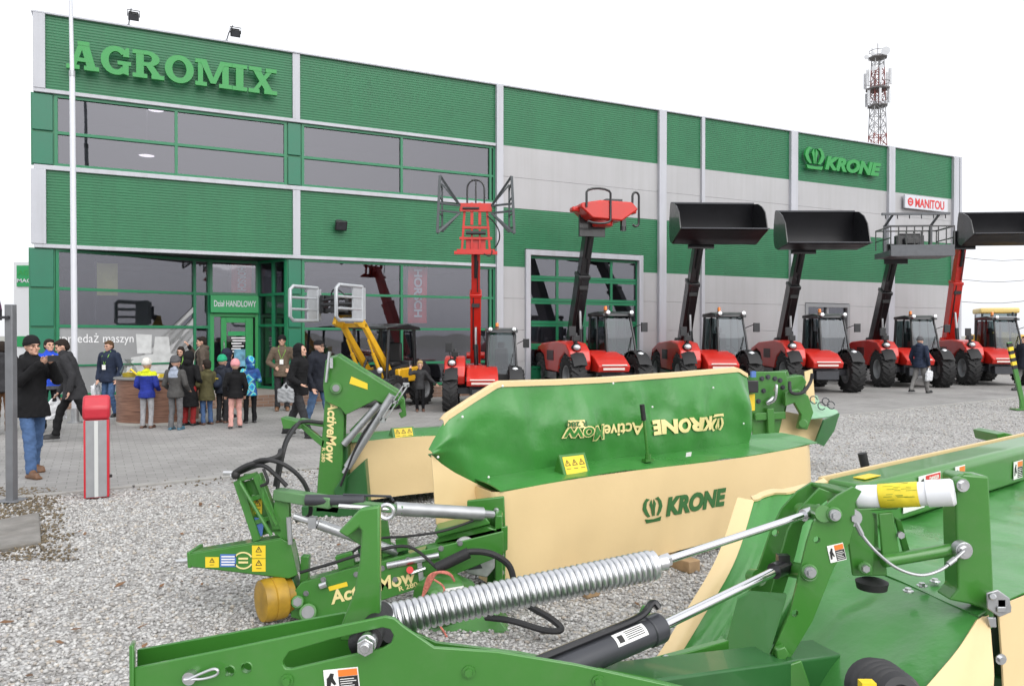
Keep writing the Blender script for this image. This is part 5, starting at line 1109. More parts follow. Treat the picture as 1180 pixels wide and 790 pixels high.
person('child in a pink hat and pink trousers with a black jacket', gr(271, 493), R(-155), 1.28, BKC, cloth('pink', (.62, .33, .29)), BKS, 'beanie', cloth('pink_knit', (.65, .28, .3)), dict(ak=(.1, -.1, .5), aa=(.12, -.06, .09), ba=(.13, .12, .09)), hs=1.29, eyes=False, group=KG_, bulk=1.08)
def g_pattern(t, b, tc):
    v = t.nodes.new('ShaderNodeTexVoronoi'); v.distance = 'MANHATTAN'; v.inputs['Scale'].default_value = 5.5; t.links.new(tc.outputs['Object'], v.inputs[0]); r = ramp(t, [(0, (.02, .06, .2)), (.35, (.01, .25, .5)), (.5, (.02, .45, .55)), (.6, (.35, .6, .35)), (.66, (.01, .12, .35)), (1, (.01, .05, .2))]); t.links.new(v.outputs['Distance'], r.inputs[0]); t.links.new(r.outputs[0], b.inputs['Base Color']); b.inputs['Roughness'].default_value = .7
person('child in a hooded turquoise patterned jacket at the end of the group', gr(288, 487), R(-150), 1.32, nodes_ground('turquoise_pattern', g_pattern), BKC, BKS, 'none', None, dict(ab=(.26, -.02, 1.16), aw=(.16, -.2, 1.2)), hs=1.25, hood=True, eyes=False, group=KG_, coat=.05)
person('man in a light brown jacket and black beanie standing on the entrance side', gr(325, 473), R(15), 1.80, cloth('khaki_brown', (.14, .105, .075)), BKC2, BROWNS, 'beanie', cloth('black_knit', (.01, .01, .011)), dict(ab=(.31, .04, 1.13), aw=(.15, -.14, 1.02), bb=(.31, .04, 1.13), bw=(.16, -.14, .98)), extra=badge((.4, .45, .1)), bulk=1.05)
w17 = person('woman in a black hooded jacket walking with a grey handbag', gr(343, 504), R(80), 1.66, BKC, BKC2, BKS, 'none', None, dict(lean=.08, ak=(.1, -.14, .5), aa=(.1, -.26, .1), bk=(.1, .1, .5), ba=(.1, .30, .14), ab=(.27, .04, 1.13), aw=(.24, -.16, 1.02), bw=(.25, -.02, .9)), hood=True, fat=1.05)
carried(w17, (-.29, .08, .98), 'pale grey handbag carried by the hooded woman', .3, .34, cloth('silver_grey', (.3, .31, .32)), 'handbag')
person('man in a black cap, dark jacket and blue jeans behind the hooded woman', gr(367, 499), R(62), 1.72, cloth('dark_navy', (.014, .016, .024)), JEAN2, WHS, 'cap', BKC, dict(ak=(.1, .1, .5), aa=(.1, .28, .12), bk=(.1, -.12, .5), ba=(.1, -.22, .1), bb=(.27, -.06, 1.15), bw=(.24, -.28, 1.08)), bulk=1.06)
person('fair haired boy in a grey padded jacket beside the yellow loader', gr(484, 474), R(10), 1.16, [cloth('padded_grey', (.035, .035, .037)), cloth('yellow_lining', (.5, .33, .03))], BKC, RB_, 'hair', HBL, dict(hp=16, ab=(.36, .0, 1.36), aw=(.34, .1, 1.52), bb=(.36, -.04, 1.18), bw=(.56, -.1, 1.0), ak=(.14, -.12, .5), aa=(.1, .02, .09)), hs=1.29, split=lambda x, y, z: z > 1.02 and abs(x) < .09)
w20 = person('man in a navy jacket and grey trousers walking past the telehandlers', gr(1060, 453), R(120), 1.76, cloth('navy', (.018, .026, .05)), cloth('mid_grey', (.17, .165, .16)), BKS, 'beanie', cloth('grey_knit', (.09, .09, .095)), dict(ak=(.1, -.1, .5), aa=(.1, -.26, .1), bk=(.1, .08, .5), ba=(.1, .3, .14), hp=10), eyes=False, bulk=1.08)
carried(w20, (-.30, .0, .82), 'white carrier bag held by the walking man in grey trousers', .3, .42)
person('person in a dark navy coat cut off by the right frame edge', gr(1181, 450), R(-70), 1.78, cloth('dark_navy', (.014, .016, .024)), cloth('mid_grey', (.17, .165, .16)), BKS, 'hair', HD, dict(ak=(.1, -.1, .5), aa=(.1, -.22, .1), bk=(.1, .08, .5), ba=(.1, .22, .12)), coat=.1, bulk=1.1)
# ------------------------------------------------------------------ mowers: shared
D = Vector((.827, .562, 0)); NB = Vector((-.562, .827, 0))      # along the mowers, and towards their rear
class Plane_:        # vertical plane through A along d
    def __init__(s, A, d=D): s.A = Vector((A[0], A[1], 0)); s.d = d
    def s_(s, px):
        t = (px - CX) / F; return (t * s.A.y - s.A.x) / (s.d.x - t * s.d.y)
    def pt(s, px, py):
        q = s.A + s.d * s.s_(px); q.z = CH - (py - HZ) / F * q.y; return q
def pl(mb, pts, Y, t=.012, dirn=None):
    dv = (dirn or Vector((0, 1, 0))) * t; return mb.slab([at(a, b, Y) for a, b in pts], dv)
def A3(px, py, Y): return at(px, py, Y)
def interp(tab, x):
    for i in range(len(tab) - 1):
        if x <= tab[i + 1][0]:
            a, b = tab[i], tab[i + 1]; return a[1] + (b[1] - a[1]) * (x - a[0]) / (b[0] - a[0])
    return tab[-1][1]
def fold(u, v, seed, amp):
    return amp * (math.sin(u * 5.1 + seed + 1.5 * math.sin(v * 3 + seed)) * .5 + .35 * math.sin(u * 11.3 + seed * 2 + v * 4) + .25 * math.sin(v * 9 + u * 3.1 + seed * 3) + .15 * math.sin(u * 23 + v * 7))
def sticker(mb, c, x, z, w, h, t=.003):
    M = frame(c, x, z); mb.box((0, 0, 0), (w, t, h), M); return M
TXT_IN = {}
def flat_text(mb, s, O, xdir, zdir, nrm, w, h, off=.004, bold=.02, shear=0, surf=None):
    """letters lying on a surface: O centre, xdir/zdir in-plane unit vectors, nrm towards the viewer"""
    v, f = text(s, bold, shear, w, h, cut=.015 if surf else None); xd, zd, nr = Vector(xdir).normalized(), Vector(zdir).normalized(), Vector(nrm).normalized()
    out = []
    for p in v:
        q = Vector(O) + xd * p[0] + zd * p[1]; d = surf(p[0], p[1]) if surf else 0
        out.append(q + nr * (off * (.3 + p[2] * .7) + d))
    mb.add(out, f)
def flat_poly(mb, poly, O, xdir, zdir, nrm, off=.003):
    xd, zd, nr = Vector(xdir).normalized(), Vector(zdir).normalized(), Vector(nrm).normalized()
    mb.slab([Vector(O) + xd * a + zd * b for a, b in poly], nr * off)
def warn_label(parent, c, x, z, w, h, n, nm='warning_label', tri=3):
    c = Vector(c); x = Vector(x).normalized(); z = Vector(z).normalized(); n = Vector(n).normalized(); m = MB()
    flat_poly(m, [(-w / 2, -h / 2), (w / 2, -h / 2), (w / 2, h / 2), (-w / 2, h / 2)], c, x, z, n, .002); o = obj(nm, m, STICK_Y, parent)
    m = MB(); s = min(w / (tri * 1.3), h * .5)
    for i in range(tri):
        xc = (i - (tri - 1) / 2) * w / tri; zc = h * .18
        for a, b in (((-s * .45, -s * .35), (s * .45, -s * .35)), ((s * .45, -s * .35), (0, s * .45)), ((0, s * .45), (-s * .45, -s * .35))):
            p = c + x * (xc + a[0]) + z * (zc + a[1]) + n * .0025; q = c + x * (xc + b[0]) + z * (zc + b[1]) + n * .0025; m.bar(p, q, .0015, s * .1, z)
        m.bar(c + x * xc + z * (zc - s * .1) + n * .0025, c + x * xc + z * (zc + s * .15) + n * .0025, s * .12, .0015, n)
        m.bar(c + x * (xc - s * .4) + z * (zc - s * .85) + n * .0025, c + x * (xc + s * .4) + z * (zc - s * .85) + n * .0025, .0015, s * .08, z)
    obj('print', m, STICK_K, o); return o
def us_label(parent, c, x, z, w, h, n):      # white pictogram beside an orange topped black text block
    c = Vector(c); x = Vector(x).normalized(); z = Vector(z).normalized(); n = Vector(n).normalized()
    B = lambda x0, x1, z0, z1: [(x0 * w - w / 2, z0 * h - h / 2), (x1 * w - w / 2, z0 * h - h / 2), (x1 * w - w / 2, z1 * h - h / 2), (x0 * w - w / 2, z1 * h - h / 2)]
    m = MB(); flat_poly(m, B(0, 1, 0, 1), c, x, z, n, .002); o = obj('warning_label', m, STICK_W, parent)
    m = MB(); flat_poly(m, B(.42, .97, .66, .95), c, x, z, n, .003); obj('heading', m, STICK_O, o)
    m = MB(); flat_poly(m, B(.42, .97, .05, .64), c, x, z, n, .003)
    flat_poly(m, [((a - .5) * w, (b - .5) * h) for a, b in ((.06, .2), (.16, .2), (.2, .45), (.28, .3), (.34, .34), (.26, .62), (.3, .8), (.2, .84), (.14, .7), (.08, .62))], c, x, z, n, .003); obj('print', m, STICK_K, o)
    m = MB()
    for i in range(5): flat_poly(m, B(.46, .92 - .06 * (i % 3), .12 + i * .1, .15 + i * .1), c, x, z, n, .0036)
    obj('text_lines', m, STICK_W, o); return o
def hose(mb, pts, r):
    P_ = [Vector(p) for p in pts]; out = []
    for i in range(len(P_) - 1):
        p0, p1, p2, p3 = P_[max(i - 1, 0)], P_[i], P_[i + 1], P_[min(i + 2, len(P_) - 1)]
        for k in range(6):
            t = k / 6; out.append(.5 * ((2 * p1) + (p2 - p0) * t + (2 * p0 - 5 * p1 + 4 * p2 - p3) * t * t + (-p0 + 3 * p1 - 3 * p2 + p3) * t ** 3))
    out.append(P_[-1]); mb.tube(out, r, 8)
def bolts(par, pts, Y, r, h, m_):
    for px, py in pts:
        m = MB(); m.bolt(A3(px, py, Y), SN, r, h); obj('bolt', m, m_, par)
SX = Vector((1, 0, 0)); SZ = Vector((0, 0, 1)); SN = Vector((0, -1, 0))

# ================================================================== main mower in the middle
MA0 = Vector((-.06, 5.3, 0))
m1 = thing('disc_mower', 'green folded disc mower with cream KRONE skirt standing in the middle of the yard', 'mower', (.6, 5.8, 0), world=True)
FP = Plane_(MA0); LEN = 3.5
def top1(s): return .715 + .035 * math.sin(s * 1.6 + .5) * .6 + .02 * s
# cream front skirt, hangs from the deck edge and turns round both ends
P = []
def path1(t):     # t 0..1 along: left return, front, right end round
    L_ = [(-.04, .30), (-.055, .05), (.02, .0), (LEN - .15, .0), (LEN - .02, .06), (LEN + .05, .22), (LEN + .03, .45)]
    segs = [math.hypot(L_[i + 1][0] - L_[i][0], L_[i + 1][1] - L_[i][1]) for i in range(len(L_) - 1)]; T_ = sum(segs); q = t * T_
    for i, g_ in enumerate(segs):
        if q <= g_ or i == len(segs) - 1: k = q / g_; return L_[i][0] + (L_[i + 1][0] - L_[i][0]) * k, L_[i][1] + (L_[i + 1][1] - L_[i][1]) * k
        q -= g_
NJ = 120
def skirt_off(s, v): return fold(s * .8, v * .5, 1.3, .018 * v) + .05 * v + fold(s * 2.3, v * .9, 4.1, .006 * v)
for i in range(15):
    v = i / 14; row = []
    for j in range(NJ + 1):
        s, b = path1(j / NJ); z1_ = top1(s); q = MA0 + D * s + NB * (b - skirt_off(s, v)); q.z = z1_ + (.085 - z1_ + .012 * math.sin(s * 4)) * v; row.append(q)
    P.append(row)
m = MB(); m.sheet(P, .006); sk = obj('front_skirt', m, TARP_C, m1, ang=60)
sc_, zc_ = FP.s_(786), 0
O = MA0 + D * FP.s_(808) - NB * .03; O.z = FP.pt(808, 576).z
def surf1(px_, pz_): s = FP.s_(808) + px_ - .0; v = max(0, min(1, (top1(s) - (O.z + pz_)) / (top1(s) - .085))); return skirt_off(s, v) - .03 + .007
m = MB(); wK = FP.s_(834) - FP.s_(763); OK_ = O.copy(); flat_text(m, 'KRONE', O - D * .075, D, SZ, -NB, wK, .15, .004, .055, .25, surf1); obj('lettering', m, LETG, sk)
m = MB()
sC = FP.s_(749) - FP.s_(808)
for q in crown(.215, .19):
    m.slab([O + D * (sC + a) + SZ * b - NB * (surf1(sC + a, b)) for a, b in q], -NB * .003)
obj('emblem', m, LETG, sk)
# deck top tarp between skirt and upright panel
P = []
for i in range(9):
    v = i / 8; row = []
    for j in range(61):
        s = -.02 + (LEN + .04) * j / 60; b = v * .55; z_ = top1(s) + .004 + .05 * math.sin(v * math.pi * .5) + fold(s, v, 4, .008); 
        if s > LEN - .35: b *= 1 - .25 * ((s - LEN + .35) / .35) ** 2
        q = MA0 + D * s + NB * b; q.z = z_; row.append(q)
    P.append(row)
m = MB(); m.sheet(P, .008); obj('deck_cover', m, TARP_G, m1, ang=60)
m = MB(); q0 = MA0 + NB * .12 + SZ * .12; q1 = MA0 + D * LEN + NB * .12 + SZ * .12; m.bar(q0 + D * .05 + NB * .2, q1 - D * .1 + NB * .2, .45, .1); m.bar(q0 + D * .05 + SZ * .45 + NB * .2, q1 - D * .15 + SZ * .45 + NB * .2, .3, .06)
for k in range(5): m.bar(q0 + D * (.3 + .7 * k) + NB * .3, q0 + D * (.3 + .7 * k) + NB * .3 + SZ * .5, .08, .06)
obj('cutter_bar', m, KGD, m1, bev=.01)
# upright folded panel
UPp = Plane_(MA0 + NB * .34)
TOP = [(493, 519), (500, 505), (513, 483), (545, 462), (574, 444), (640, 442), (700, 439), (780, 433), (850, 427), (862, 434)]
BOT = [(493, 523), (505, 534), (520, 544), (556, 562), (577, 569), (600, 566), (660, 548), (748, 533), (862, 517)]
def crease(s, v):     # hanging folds that start at the fixings along the top edge
    d = 0
    for k, (c, w, a) in enumerate(((.35, .16, .020), (.75, .10, .016), (1.05, .2, .022), (1.5, .12, .018), (1.95, .18, .02), (2.35, .10, .016), (2.75, .16, .02))):
        x = (s - c - (1 - v) * .25 * math.sin(k * 2.3)) / w; d += 1.7 * a * math.exp(-x * x) * (v ** .6) * math.cos(x * 2.2)
    return d
def pan_off(s, v): return (fold(s * .9 + .4, v * .8, 2.2, .036) + fold(s * 2.7, v * 2.2, 5.2, .012) + crease(s, v)) * math.sin(math.pi * min(1, max(0, v * .9 + .05))) + .05 * math.sin(v * math.pi)
s0_, s1_ = UPp.s_(493.5), UPp.s_(861)
def colpx(s): 
    q = UPp.A + D * s; return CX + q.x / q.y * F
P = []
NJ = 90
for j in range(NJ + 1):
    s = s0_ + (s1_ - s0_) * j / NJ; px = colpx(s); zt0 = UPp.pt(px, interp(TOP, px)).z; zb0 = UPp.pt(px, interp(BOT, px)).z; row = []
    for i in range(25):
        v = i / 24; q = UPp.A + D * s - NB * pan_off(s, v) ; q.z = zb0 + (zt0 - zb0) * v; row.append(q)
    P.append(row)
m = MB(); m.sheet(P, .008); up = obj('upright_cover', m, TARP_G, m1, ang=60)
# cream piping along the top and left edge
m = MB(); pts = []
for j in range(3, NJ + 1):
    q = P[j][-1].copy(); q.z += .012; pts.append(q)
rs = [.014 + .006 * (k % 7 == 0) * 0 for k in range(len(pts))]; 
Q = []
for q in pts: Q.append([q + SZ * .012 + NB * .05, q + SZ * .020 + NB * .02, q + SZ * .012 - NB * .012, q - SZ * .022 - NB * .014])
m.sheet(Q, .006); obj('edge_band', m, TARP_C, up, ang=60)
# left cream flap below the panel
P2 = []
for i in range(11):
    v = i / 10; row = []
    for j in range(17):
        u = j / 16; px = 493.5 + (582 - 493.5) * u; q = UPp.pt(px, interp(BOT, px)); zt0 = q.z + .004; zlo = zt0 - (.46 - .36 * u ** 1.5)
        q = q - NB * (.04 + .06 * v * (1 - u) + fold(u * 2, v, 6, .02 * v)); q.z = zt0 + (zlo - zt0) * v; row.append(q)
    P2.append(row)
m = MB(); m.sheet(P2, .006); obj('side_flap', m, TARP_C, m1, ang=60)
m = MB()
for px, py in ((527, 479), (499, 525), (557, 548), (573, 444), (700, 441), (745, 468), (815, 446), (662, 480), (850, 487), (763, 530)):
    s = UPp.s_(px); q = UPp.pt(px, py) - NB * .07; 
    m.ball(q, .009, 8)
obj('rivets', m, STICK_W, up)
# upside down lettering on the panel
def surf2(O2, s2):
    def f(a, b):
        s = s2 - a; px = colpx(s); zt0 = UPp.pt(px, interp(TOP, px)).z; zb0 = UPp.pt(px, interp(BOT, px)).z; v = (O2.z - b - zb0) / (zt0 - zb0); return pan_off(s, max(0, min(1, v))) + .018
    return f
def up_text(s_, px, py, px0, px1, h, bold, shear, off, m_, name):
    s2 = UPp.s_(px); O2 = UPp.A + D * s2; O2.z = UPp.pt(px, py).z; mm = MB(); flat_text(mm, s_, O2, -D, -SZ, -NB, UPp.s_(px1) - UPp.s_(px0), h, off, bold, shear, surf2(O2, s2)); return obj(name, mm, m_, up)
s2 = UPp.s_(822); O2 = UPp.A + D * s2; O2.z = UPp.pt(822, 486).z; mm = MB(); sf = surf2(O2, s2)
for q in crown(.19, .155): mm.slab([O2 - D * a - SZ * b - NB * (sf(a, b)) for a, b in q], -NB * .003)
obj('emblem', mm, LETC, up)
up_text('KRONE', 781, 489, 746, 813, .125, .055, 0, .004, LETC, 'lettering')
up_text('Active', 713, 494, 691, 736, .105, .02, 0, .004, LETC, 'lettering')
up_text('Mow', 666, 498, 641, 690, .125, .05, 0, .004, LETC, 'lettering'); up_text('Mow', 666, 498, 643, 688, .108, .012, 0, .0055, TARP_G, 'lettering_fill')
s2 = UPp.s_(655); O2 = UPp.A + D * s2; O2.z = UPp.pt(655, 487).z; mm = MB(); sf = surf2(O2, s2); mm.slab([O2 - D * a - SZ * b - NB * sf(a, b) for a, b in ((-.07, -.03), (.07, -.03), (.07, .03), (-.07, .03))], -NB * .003); obj('type_plate', mm, LETC, up)
up_text('R 280', 655, 487, 645, 665, .04, .01, 0, .007, LETG, 'lettering')
# warning label bracket on the deck
def label_bracket(par, c, w, h):
    m = MB(); x = D; n = (-NB + SZ * .45).normalized(); z = n.cross(x) * -1 if n.cross(x).z < 0 else n.cross(x)
    m.slab([c + x * a + z * b for a, b in ((-w * .62, -h * .6), (w * .62, -h * .6), (w * .62, h * .62), (-w * .62, h * .62))], -n * .006); m.slab([c + x * w * .62 - n * .006 + z * h * b + NB * q for b, q in ((-.6, 0), (.62, 0), (-.6, .14))], -x * .006); m.slab([c - x * w * .61 - n * .006 + z * h * b + NB * q for b, q in ((-.6, 0), (.62, 0), (-.6, .14))], -x * .006)
    o = obj('label_bracket', m, KG, par); warn_label(o, c + n * .001, x, z, w, h, n); return o
FP2 = Plane_(MA0 + NB * .12); c = FP2.pt(663, 537)
label_bracket(m1, c, .2, .155)
# rod with black grip
q0 = FP2.pt(747, 530); q1 = FP2.pt(740, 466)
m = MB(); m.cyl(q0, q0.lerp(q1, .75), .011, 10); m.box((0, 0, 0), (.09, .05, .02), frame(q0, D)); m.cyl(q0, q0 + SZ * .05, .025, 10); hr = obj('latch_rod', m, KG, m1); m = MB(); m.cyl(q0.lerp(q1, .72), q1, .02, 10); obj('grip', m, BLK, hr)
m = MB(); sticker(m, FP.pt(797, 524) + NB * .03, D, SZ + NB * -.2, .06, .035); obj('maker_label', m, STICK_W, m1)
# timber under the mower
for k, s in enumerate((.55, 1.55, 2.6)):
    t = MB(); c = MA0 + D * s + NB * .15 + SZ * .03; t.bar(c - NB * .45, c + NB * .4, .12, .09); o = obj('timber_block', t, mat('raw_timber', (.36, .24, .13), .8, noise=.3, nscale=9), None, bev=.006); tag(o, ['squared timber beneath the left end of the middle mower', 'squared timber beneath the middle of the KRONE mower', 'squared timber beneath the right end of the middle mower'][k], 'timber', 'timbers under the middle mower')

# --- hitch of the main mower
HY = 4.9
h1 = MB()
m = MB(); W_ = [(216, 639), (324, 621), (334, 627), (342, 663), (332, 667), (218, 653)]
pl(m, W_, HY, .010); pl(m, [(a + 5, b - 5) for a, b in W_], HY + .20, .010)
m.slab([A3(216, 639, HY + .012), A3(324, 621, HY + .012), A3(328, 616, HY + .2), A3(221, 634, HY + .2)], (0, 0, .008)); m.slab([A3(218, 652, HY + .012), A3(332, 666, HY + .012), A3(337, 661, HY + .2), A3(223, 647, HY + .2)], (0, 0, -.008)); m.slab([A3(334, 627, HY + .012), A3(341, 662, HY + .012), A3(346, 657, HY + .199), A3(339, 622, HY + .199)], (-.01, 0, 0)); pl(m, [(214, 637), (218, 637), (219, 655), (215, 655)], HY - .002, .21)
hb = obj('hitch_arm', m, KG, m1, bev=.006)
m = MB(); m.cyl(A3(216, 646, HY + .08), A3(202, 647, HY + .08), .017, 12, .012); obj('hitch_pin', m, STEEL, hb)
fY = HY - .001
warn_label(hb, A3(243.5, 648, fY), SX, SZ + SX * .0, .085, .065, SN, tri=1)
m = MB(); flat_poly(m, [(-.05, -.04), (.05, -.04), (.05, .04), (-.05, .04)], A3(262, 646, fY), SX, SZ, SN, .002); o = obj('info_label', m, STICK_B, hb); m = MB()
for i in range(4): flat_poly(m, [(-.042, -.03 + i * .017), (.042, -.03 + i * .017), (.042, -.022 + i * .017), (-.042, -.022 + i * .017)], A3(262, 646, fY), SX, SZ, SN, .003)
obj('text_lines', m, STICK_W, o)
m = MB()
for a in (0, 180): flat_poly(m, sector(0, 0, .062, .055, .052, .046, a + 25, a + 155, 10), A3(279.5, 646, fY), SX, SZ, SN, .002)
for i in (-1, 1): flat_poly(m, [(-.03, .012 * i - .006), (.03, .012 * i - .006), (.03, .012 * i + .006), (-.03, .012 * i + .006)], A3(279.5, 646, fY), SX, SZ, SN, .002)
obj('round_logo', m, LETC, hb)
for k in range(2): warn_label(hb, A3(297.5, 636 + k * 15.5, fY), SX, SZ, .085, .08, SN, tri=1)
# inclined headstock with rails
m = MB()
for dx, dy in ((0, .05), (.0, .38)):
    m.bar(A3(274, 553, HY + dy), A3(297, 622, HY + dy), .06, .05, SX); m.bar(A3(296, 546, HY + dy), A3(322, 614, HY + dy), .06, .05, SX)
for t in (0, .35, .72): m.bar(A3(274, 553, HY + .05).lerp(A3(297, 622, HY + .05), t), A3(296, 546, HY + .05).lerp(A3(322, 614, HY + .05), t), .04, .03); m.bar(A3(285, 549, HY + .08).lerp(A3(310, 618, HY + .08), t), A3(285, 549, HY + .36).lerp(A3(310, 618, HY + .36), t), .05, .04)
m.slab([A3(277, 556, HY + .09), A3(294, 551, HY + .09), A3(320, 612, HY + .09), A3(299, 618, HY + .09)], (0, .008, 0)); 
pl(m, [(316, 574), (332, 577), (334, 628), (324, 622), (312, 610)], HY + .02, .012); pl(m, [(318, 572), (334, 575), (336, 626), (326, 620), (314, 608)], HY + .16, .012)
hs1 = obj('headstock', m, KG, m1, bev=.006)
m = MB(); flat_poly(m, [(-.035, -.05), (.03, -.06), (.045, .05), (-.02, .06)], A3(296, 607, HY + .04), SX, SZ, SN, .002); obj('info_label', m, STICK_B, hs1)
warn_label(hs1, A3(296, 583, HY + .085), SX, SZ, .06, .10, SN, tri=1)
m = MB(); m.cyl(A3(276, 556, HY - .01), A3(312, 617, HY - .01), .012, 8); m.tube([A3(300, 552, HY - .02), A3(303, 575, HY - .02), A3(318, 605, HY - .02)], .009, 6); obj('guide_rod', m, KG, hs1)
# top link, spring struts
m = MB(); m.bar(A3(318, 569, HY + .05), A3(383, 579, HY - .05), .09, .07); m.bar(A3(383, 579, HY - .05), A3(465, 587, HY - .1), .05, .05); tl = obj('top_link', m, mat('dull_green', (.10, .22, .09), .4, noise=.1), m1, bev=.008)
m = MB(); m.cyl(A3(352, 576, HY - .05), A3(420, 577, HY - .06), .035, 12); m.tube([A3(395, 570, HY - .06), A3(450, 572, HY - .06), A3(453, 577, HY - .06)], .008, 6); obj('sleeve', m, DGR, tl)
m = MB(); m.cyl(A3(455, 586, HY - .1), A3(556, 592, HY + .15), .043, 16); m.cyl(A3(556, 592, HY + .15), A3(568, 593, HY + .2), .025, 10); obj('spring_strut', m, STEELM, tl)
m = MB(); m.cyl(A3(390, 583, HY - .12), A3(455, 587, HY - .1), .014, 8); c = A3(445, 590, HY - .3); m.tube([c + Vector((.042 * math.cos(a), .01, .042 * math.sin(a))) for a in [i * math.pi / 8 for i in range(16)]], .012, 8, closed=True); m.cyl(c + Vector((-.04, 0, .03)), A3(425, 588, HY - .25), .012, 8); obj('eye_bolt', m, STEEL, tl)
m = MB(); m.cyl(A3(338, 595, HY), A3(366, 604, HY), .022, 10); m.cyl(A3(366, 604, HY), A3(458, 636, HY + .1), .032, 14); m.box(A3(360, 602, HY), (.05, .05, .07)); m.cyl(A3(332, 596, HY - .04), A3(334, 627, HY - .04), .016, 10); obj('lower_strut', m, STEELM, m1)
# lower arm with lettering
m = MB(); pl(m, [(334, 712), (333, 688), (346, 672), (400, 656), (436, 648), (490, 634), (580, 612), (580, 640), (490, 676), (392, 708), (350, 716)], HY - .02, .016); pl(m, [(360, 690), (400, 650), (490, 628), (585, 606), (585, 634), (490, 666), (392, 698)], HY + .2, .016); m.slab([A3(346, 671, HY), A3(490, 633, HY), A3(492, 628, HY + .2), A3(350, 666, HY + .2)], (0, 0, -.01))
m.slab([A3(400, 610, HY + .1), A3(420, 608, HY + .1), A3(470, 640, HY + .1), A3(470, 655, HY + .1), A3(440, 650, HY + .1)], (0, .05, 0)); la = obj('lower_arm', m, KG, m1, bev=.006)
ax = (A3(490, 655, HY) - A3(392, 682, HY)).normalized(); az = SN.cross(ax) * -1; az = az if az.z > 0 else -az
m = MB(); flat_text(m, 'ActiveMow', A3(429, 676, HY - .021), ax, az, SN, .56, .085, .003, .03, .2); obj('lettering', m, LETC, la)
m = MB(); flat_text(m, 'R 280', A3(470, 676, HY - .021), ax, az, SN, .12, .03, .003, .015); obj('lettering', m, LETC, la)
m = MB(); flat_poly(m, [(-.06, -.014), (.06, -.014), (.06, .014), (-.06, .014)], A3(389, 676, HY - .021), ax, az, SN, .002); obj('label', m, STICK_Y, la)
for px, py, r_ in ((354, 706, .055), (342, 694, .04)):
    m = MB(); m.cyl(A3(px, py, HY - .06), A3(px, py, HY + .0), r_, 20); pv_ = obj('pivot', m, KG, la, bev=.006); m = MB(); m.cyl(A3(px, py, HY - .07), A3(px, py, HY - .05), r_ * .7, 6 if r_ < .05 else 18); obj('pin', m, PINM, pv_)
m = MB(); m.cyl(A3(473, 661, HY - .06), A3(490, 655, HY - .04), .012, 8); m.cyl(A3(368, 676, HY - .04), A3(376, 673, HY - .04), .02, 10); obj('grease_pin', m, STEEL, la)
m = MB(); m.cyl(A3(472, 657, HY - .08), A3(472, 657, HY - .03), .022, 12); obj('reflector', m, STICK_R, la)
bolts(la, ((352, 684), (372, 668), (410, 662), (440, 655), (455, 668), (420, 690), (508, 632), (530, 626), (470, 645)), HY - .021, .011, .014, PINM)
m = MB(); hose(m, [A3(400, 640, HY + .05), A3(430, 622, HY), A3(470, 618, HY - .02), A3(510, 612, HY), A3(545, 600, HY + .1)], .008); hose(m, [A3(345, 660, HY - .03), A3(380, 650, HY - .05), A3(420, 638, HY - .05), A3(470, 630, HY - .04), A3(503, 655, HY - .13)], .010); obj('cable', m, BLK, la)
m = MB(); pl(m, [(385, 642), (405, 636), (408, 652), (390, 658)], HY + .02, .05); pl(m, [(455, 622), (468, 619), (470, 634), (457, 637)], HY + .02, .06); pl(m, [(436, 600), (446, 598), (452, 640), (440, 643)], HY + .08, .02); m.bar(A3(352, 640, HY + .1), A3(350, 680, HY + .1), .05, .06, (0, 1, 0)); obj('linkage_bracket', m, KG, la, bev=.004)
# yellow drum
m = MB(); c = A3(316, 690, HY); M = frame(c, Vector((.8, .6, 0))) @ Matrix.Rotation(R(90), 4, 'Y'); m.lathe([(0, -.1), (.09, -.1), (.125, -.09), (.132, -.06), (.132, -.03), (.127, -.025), (.132, -.02), (.132, .05), (.11, .06), (.11, .1), (.075, .115), (.05, .12), (.05, .16), (0, .16)], M, 32); dr = obj('pto_guard', m, mat('dirty_yellow', (.36, .21, .015), .45, noise=.3, nscale=10), m1)
m = MB()
for i in range(6): a = i * math.pi / 3; m.cyl(M @ Vector((.085 * math.cos(a), .085 * math.sin(a), .1)), M @ Vector((.085 * math.cos(a), .085 * math.sin(a), .125)), .009, 6)
obj('bolt', m, STEEL, dr)
m = MB(); m.bar(A3(334, 665, HY + .1), A3(345, 705, HY + .1), .07, .12, (0, 1, 0)); obj('stand', m, KGD, m1, bev=.01); m = MB(); m.bar(A3(420, 628, HY + .1), A3(432, 672, HY + .12), .09, .09, (0, 1, 0)); m.bar(A3(436, 630, HY + .1), A3(470, 634, HY + .1), .05, .04); obj('stand', m, KGD, m1, bev=.01)
# hoses
m = MB()
hose(m, [A3(268, 546, HY), A3(285, 536, HY), A3(318, 527, HY + .05), A3(323, 519, HY + .1), A3(322, 530, HY + .1), A3(317, 560, HY + .1)], .017)
hose(m, [A3(270, 547, HY + .05), A3(300, 530, HY), A3(330, 537, HY), A3(352, 560, HY + .05), A3(357, 592, HY + .1), A3(340, 600, HY + .1)], .014)
hose(m, [A3(318, 575, HY + .05), A3(322, 545, HY + .1), A3(330, 510, HY + .2), A3(345, 486, HY + .6)], .012)
hose(m, [A3(272, 546, HY + .08), A3(300, 536, HY), A3(318, 548, HY), A3(330, 560, HY)], .014); m.ball(A3(271, 547, HY), .03, 8)
hose(m, [A3(303, 540, HY - .05), A3(308, 555, HY - .06), A3(300, 560, HY - .05)], .01)
hs_ = obj('hose', m, BLK, m1); m = MB(); m.cyl(A3(257, 545, HY), A3(270, 545, HY), .014, 10); m.cyl(A3(266, 549, HY), A3(274, 547, HY), .02, 10); obj('coupling', m, STEEL, hs_)
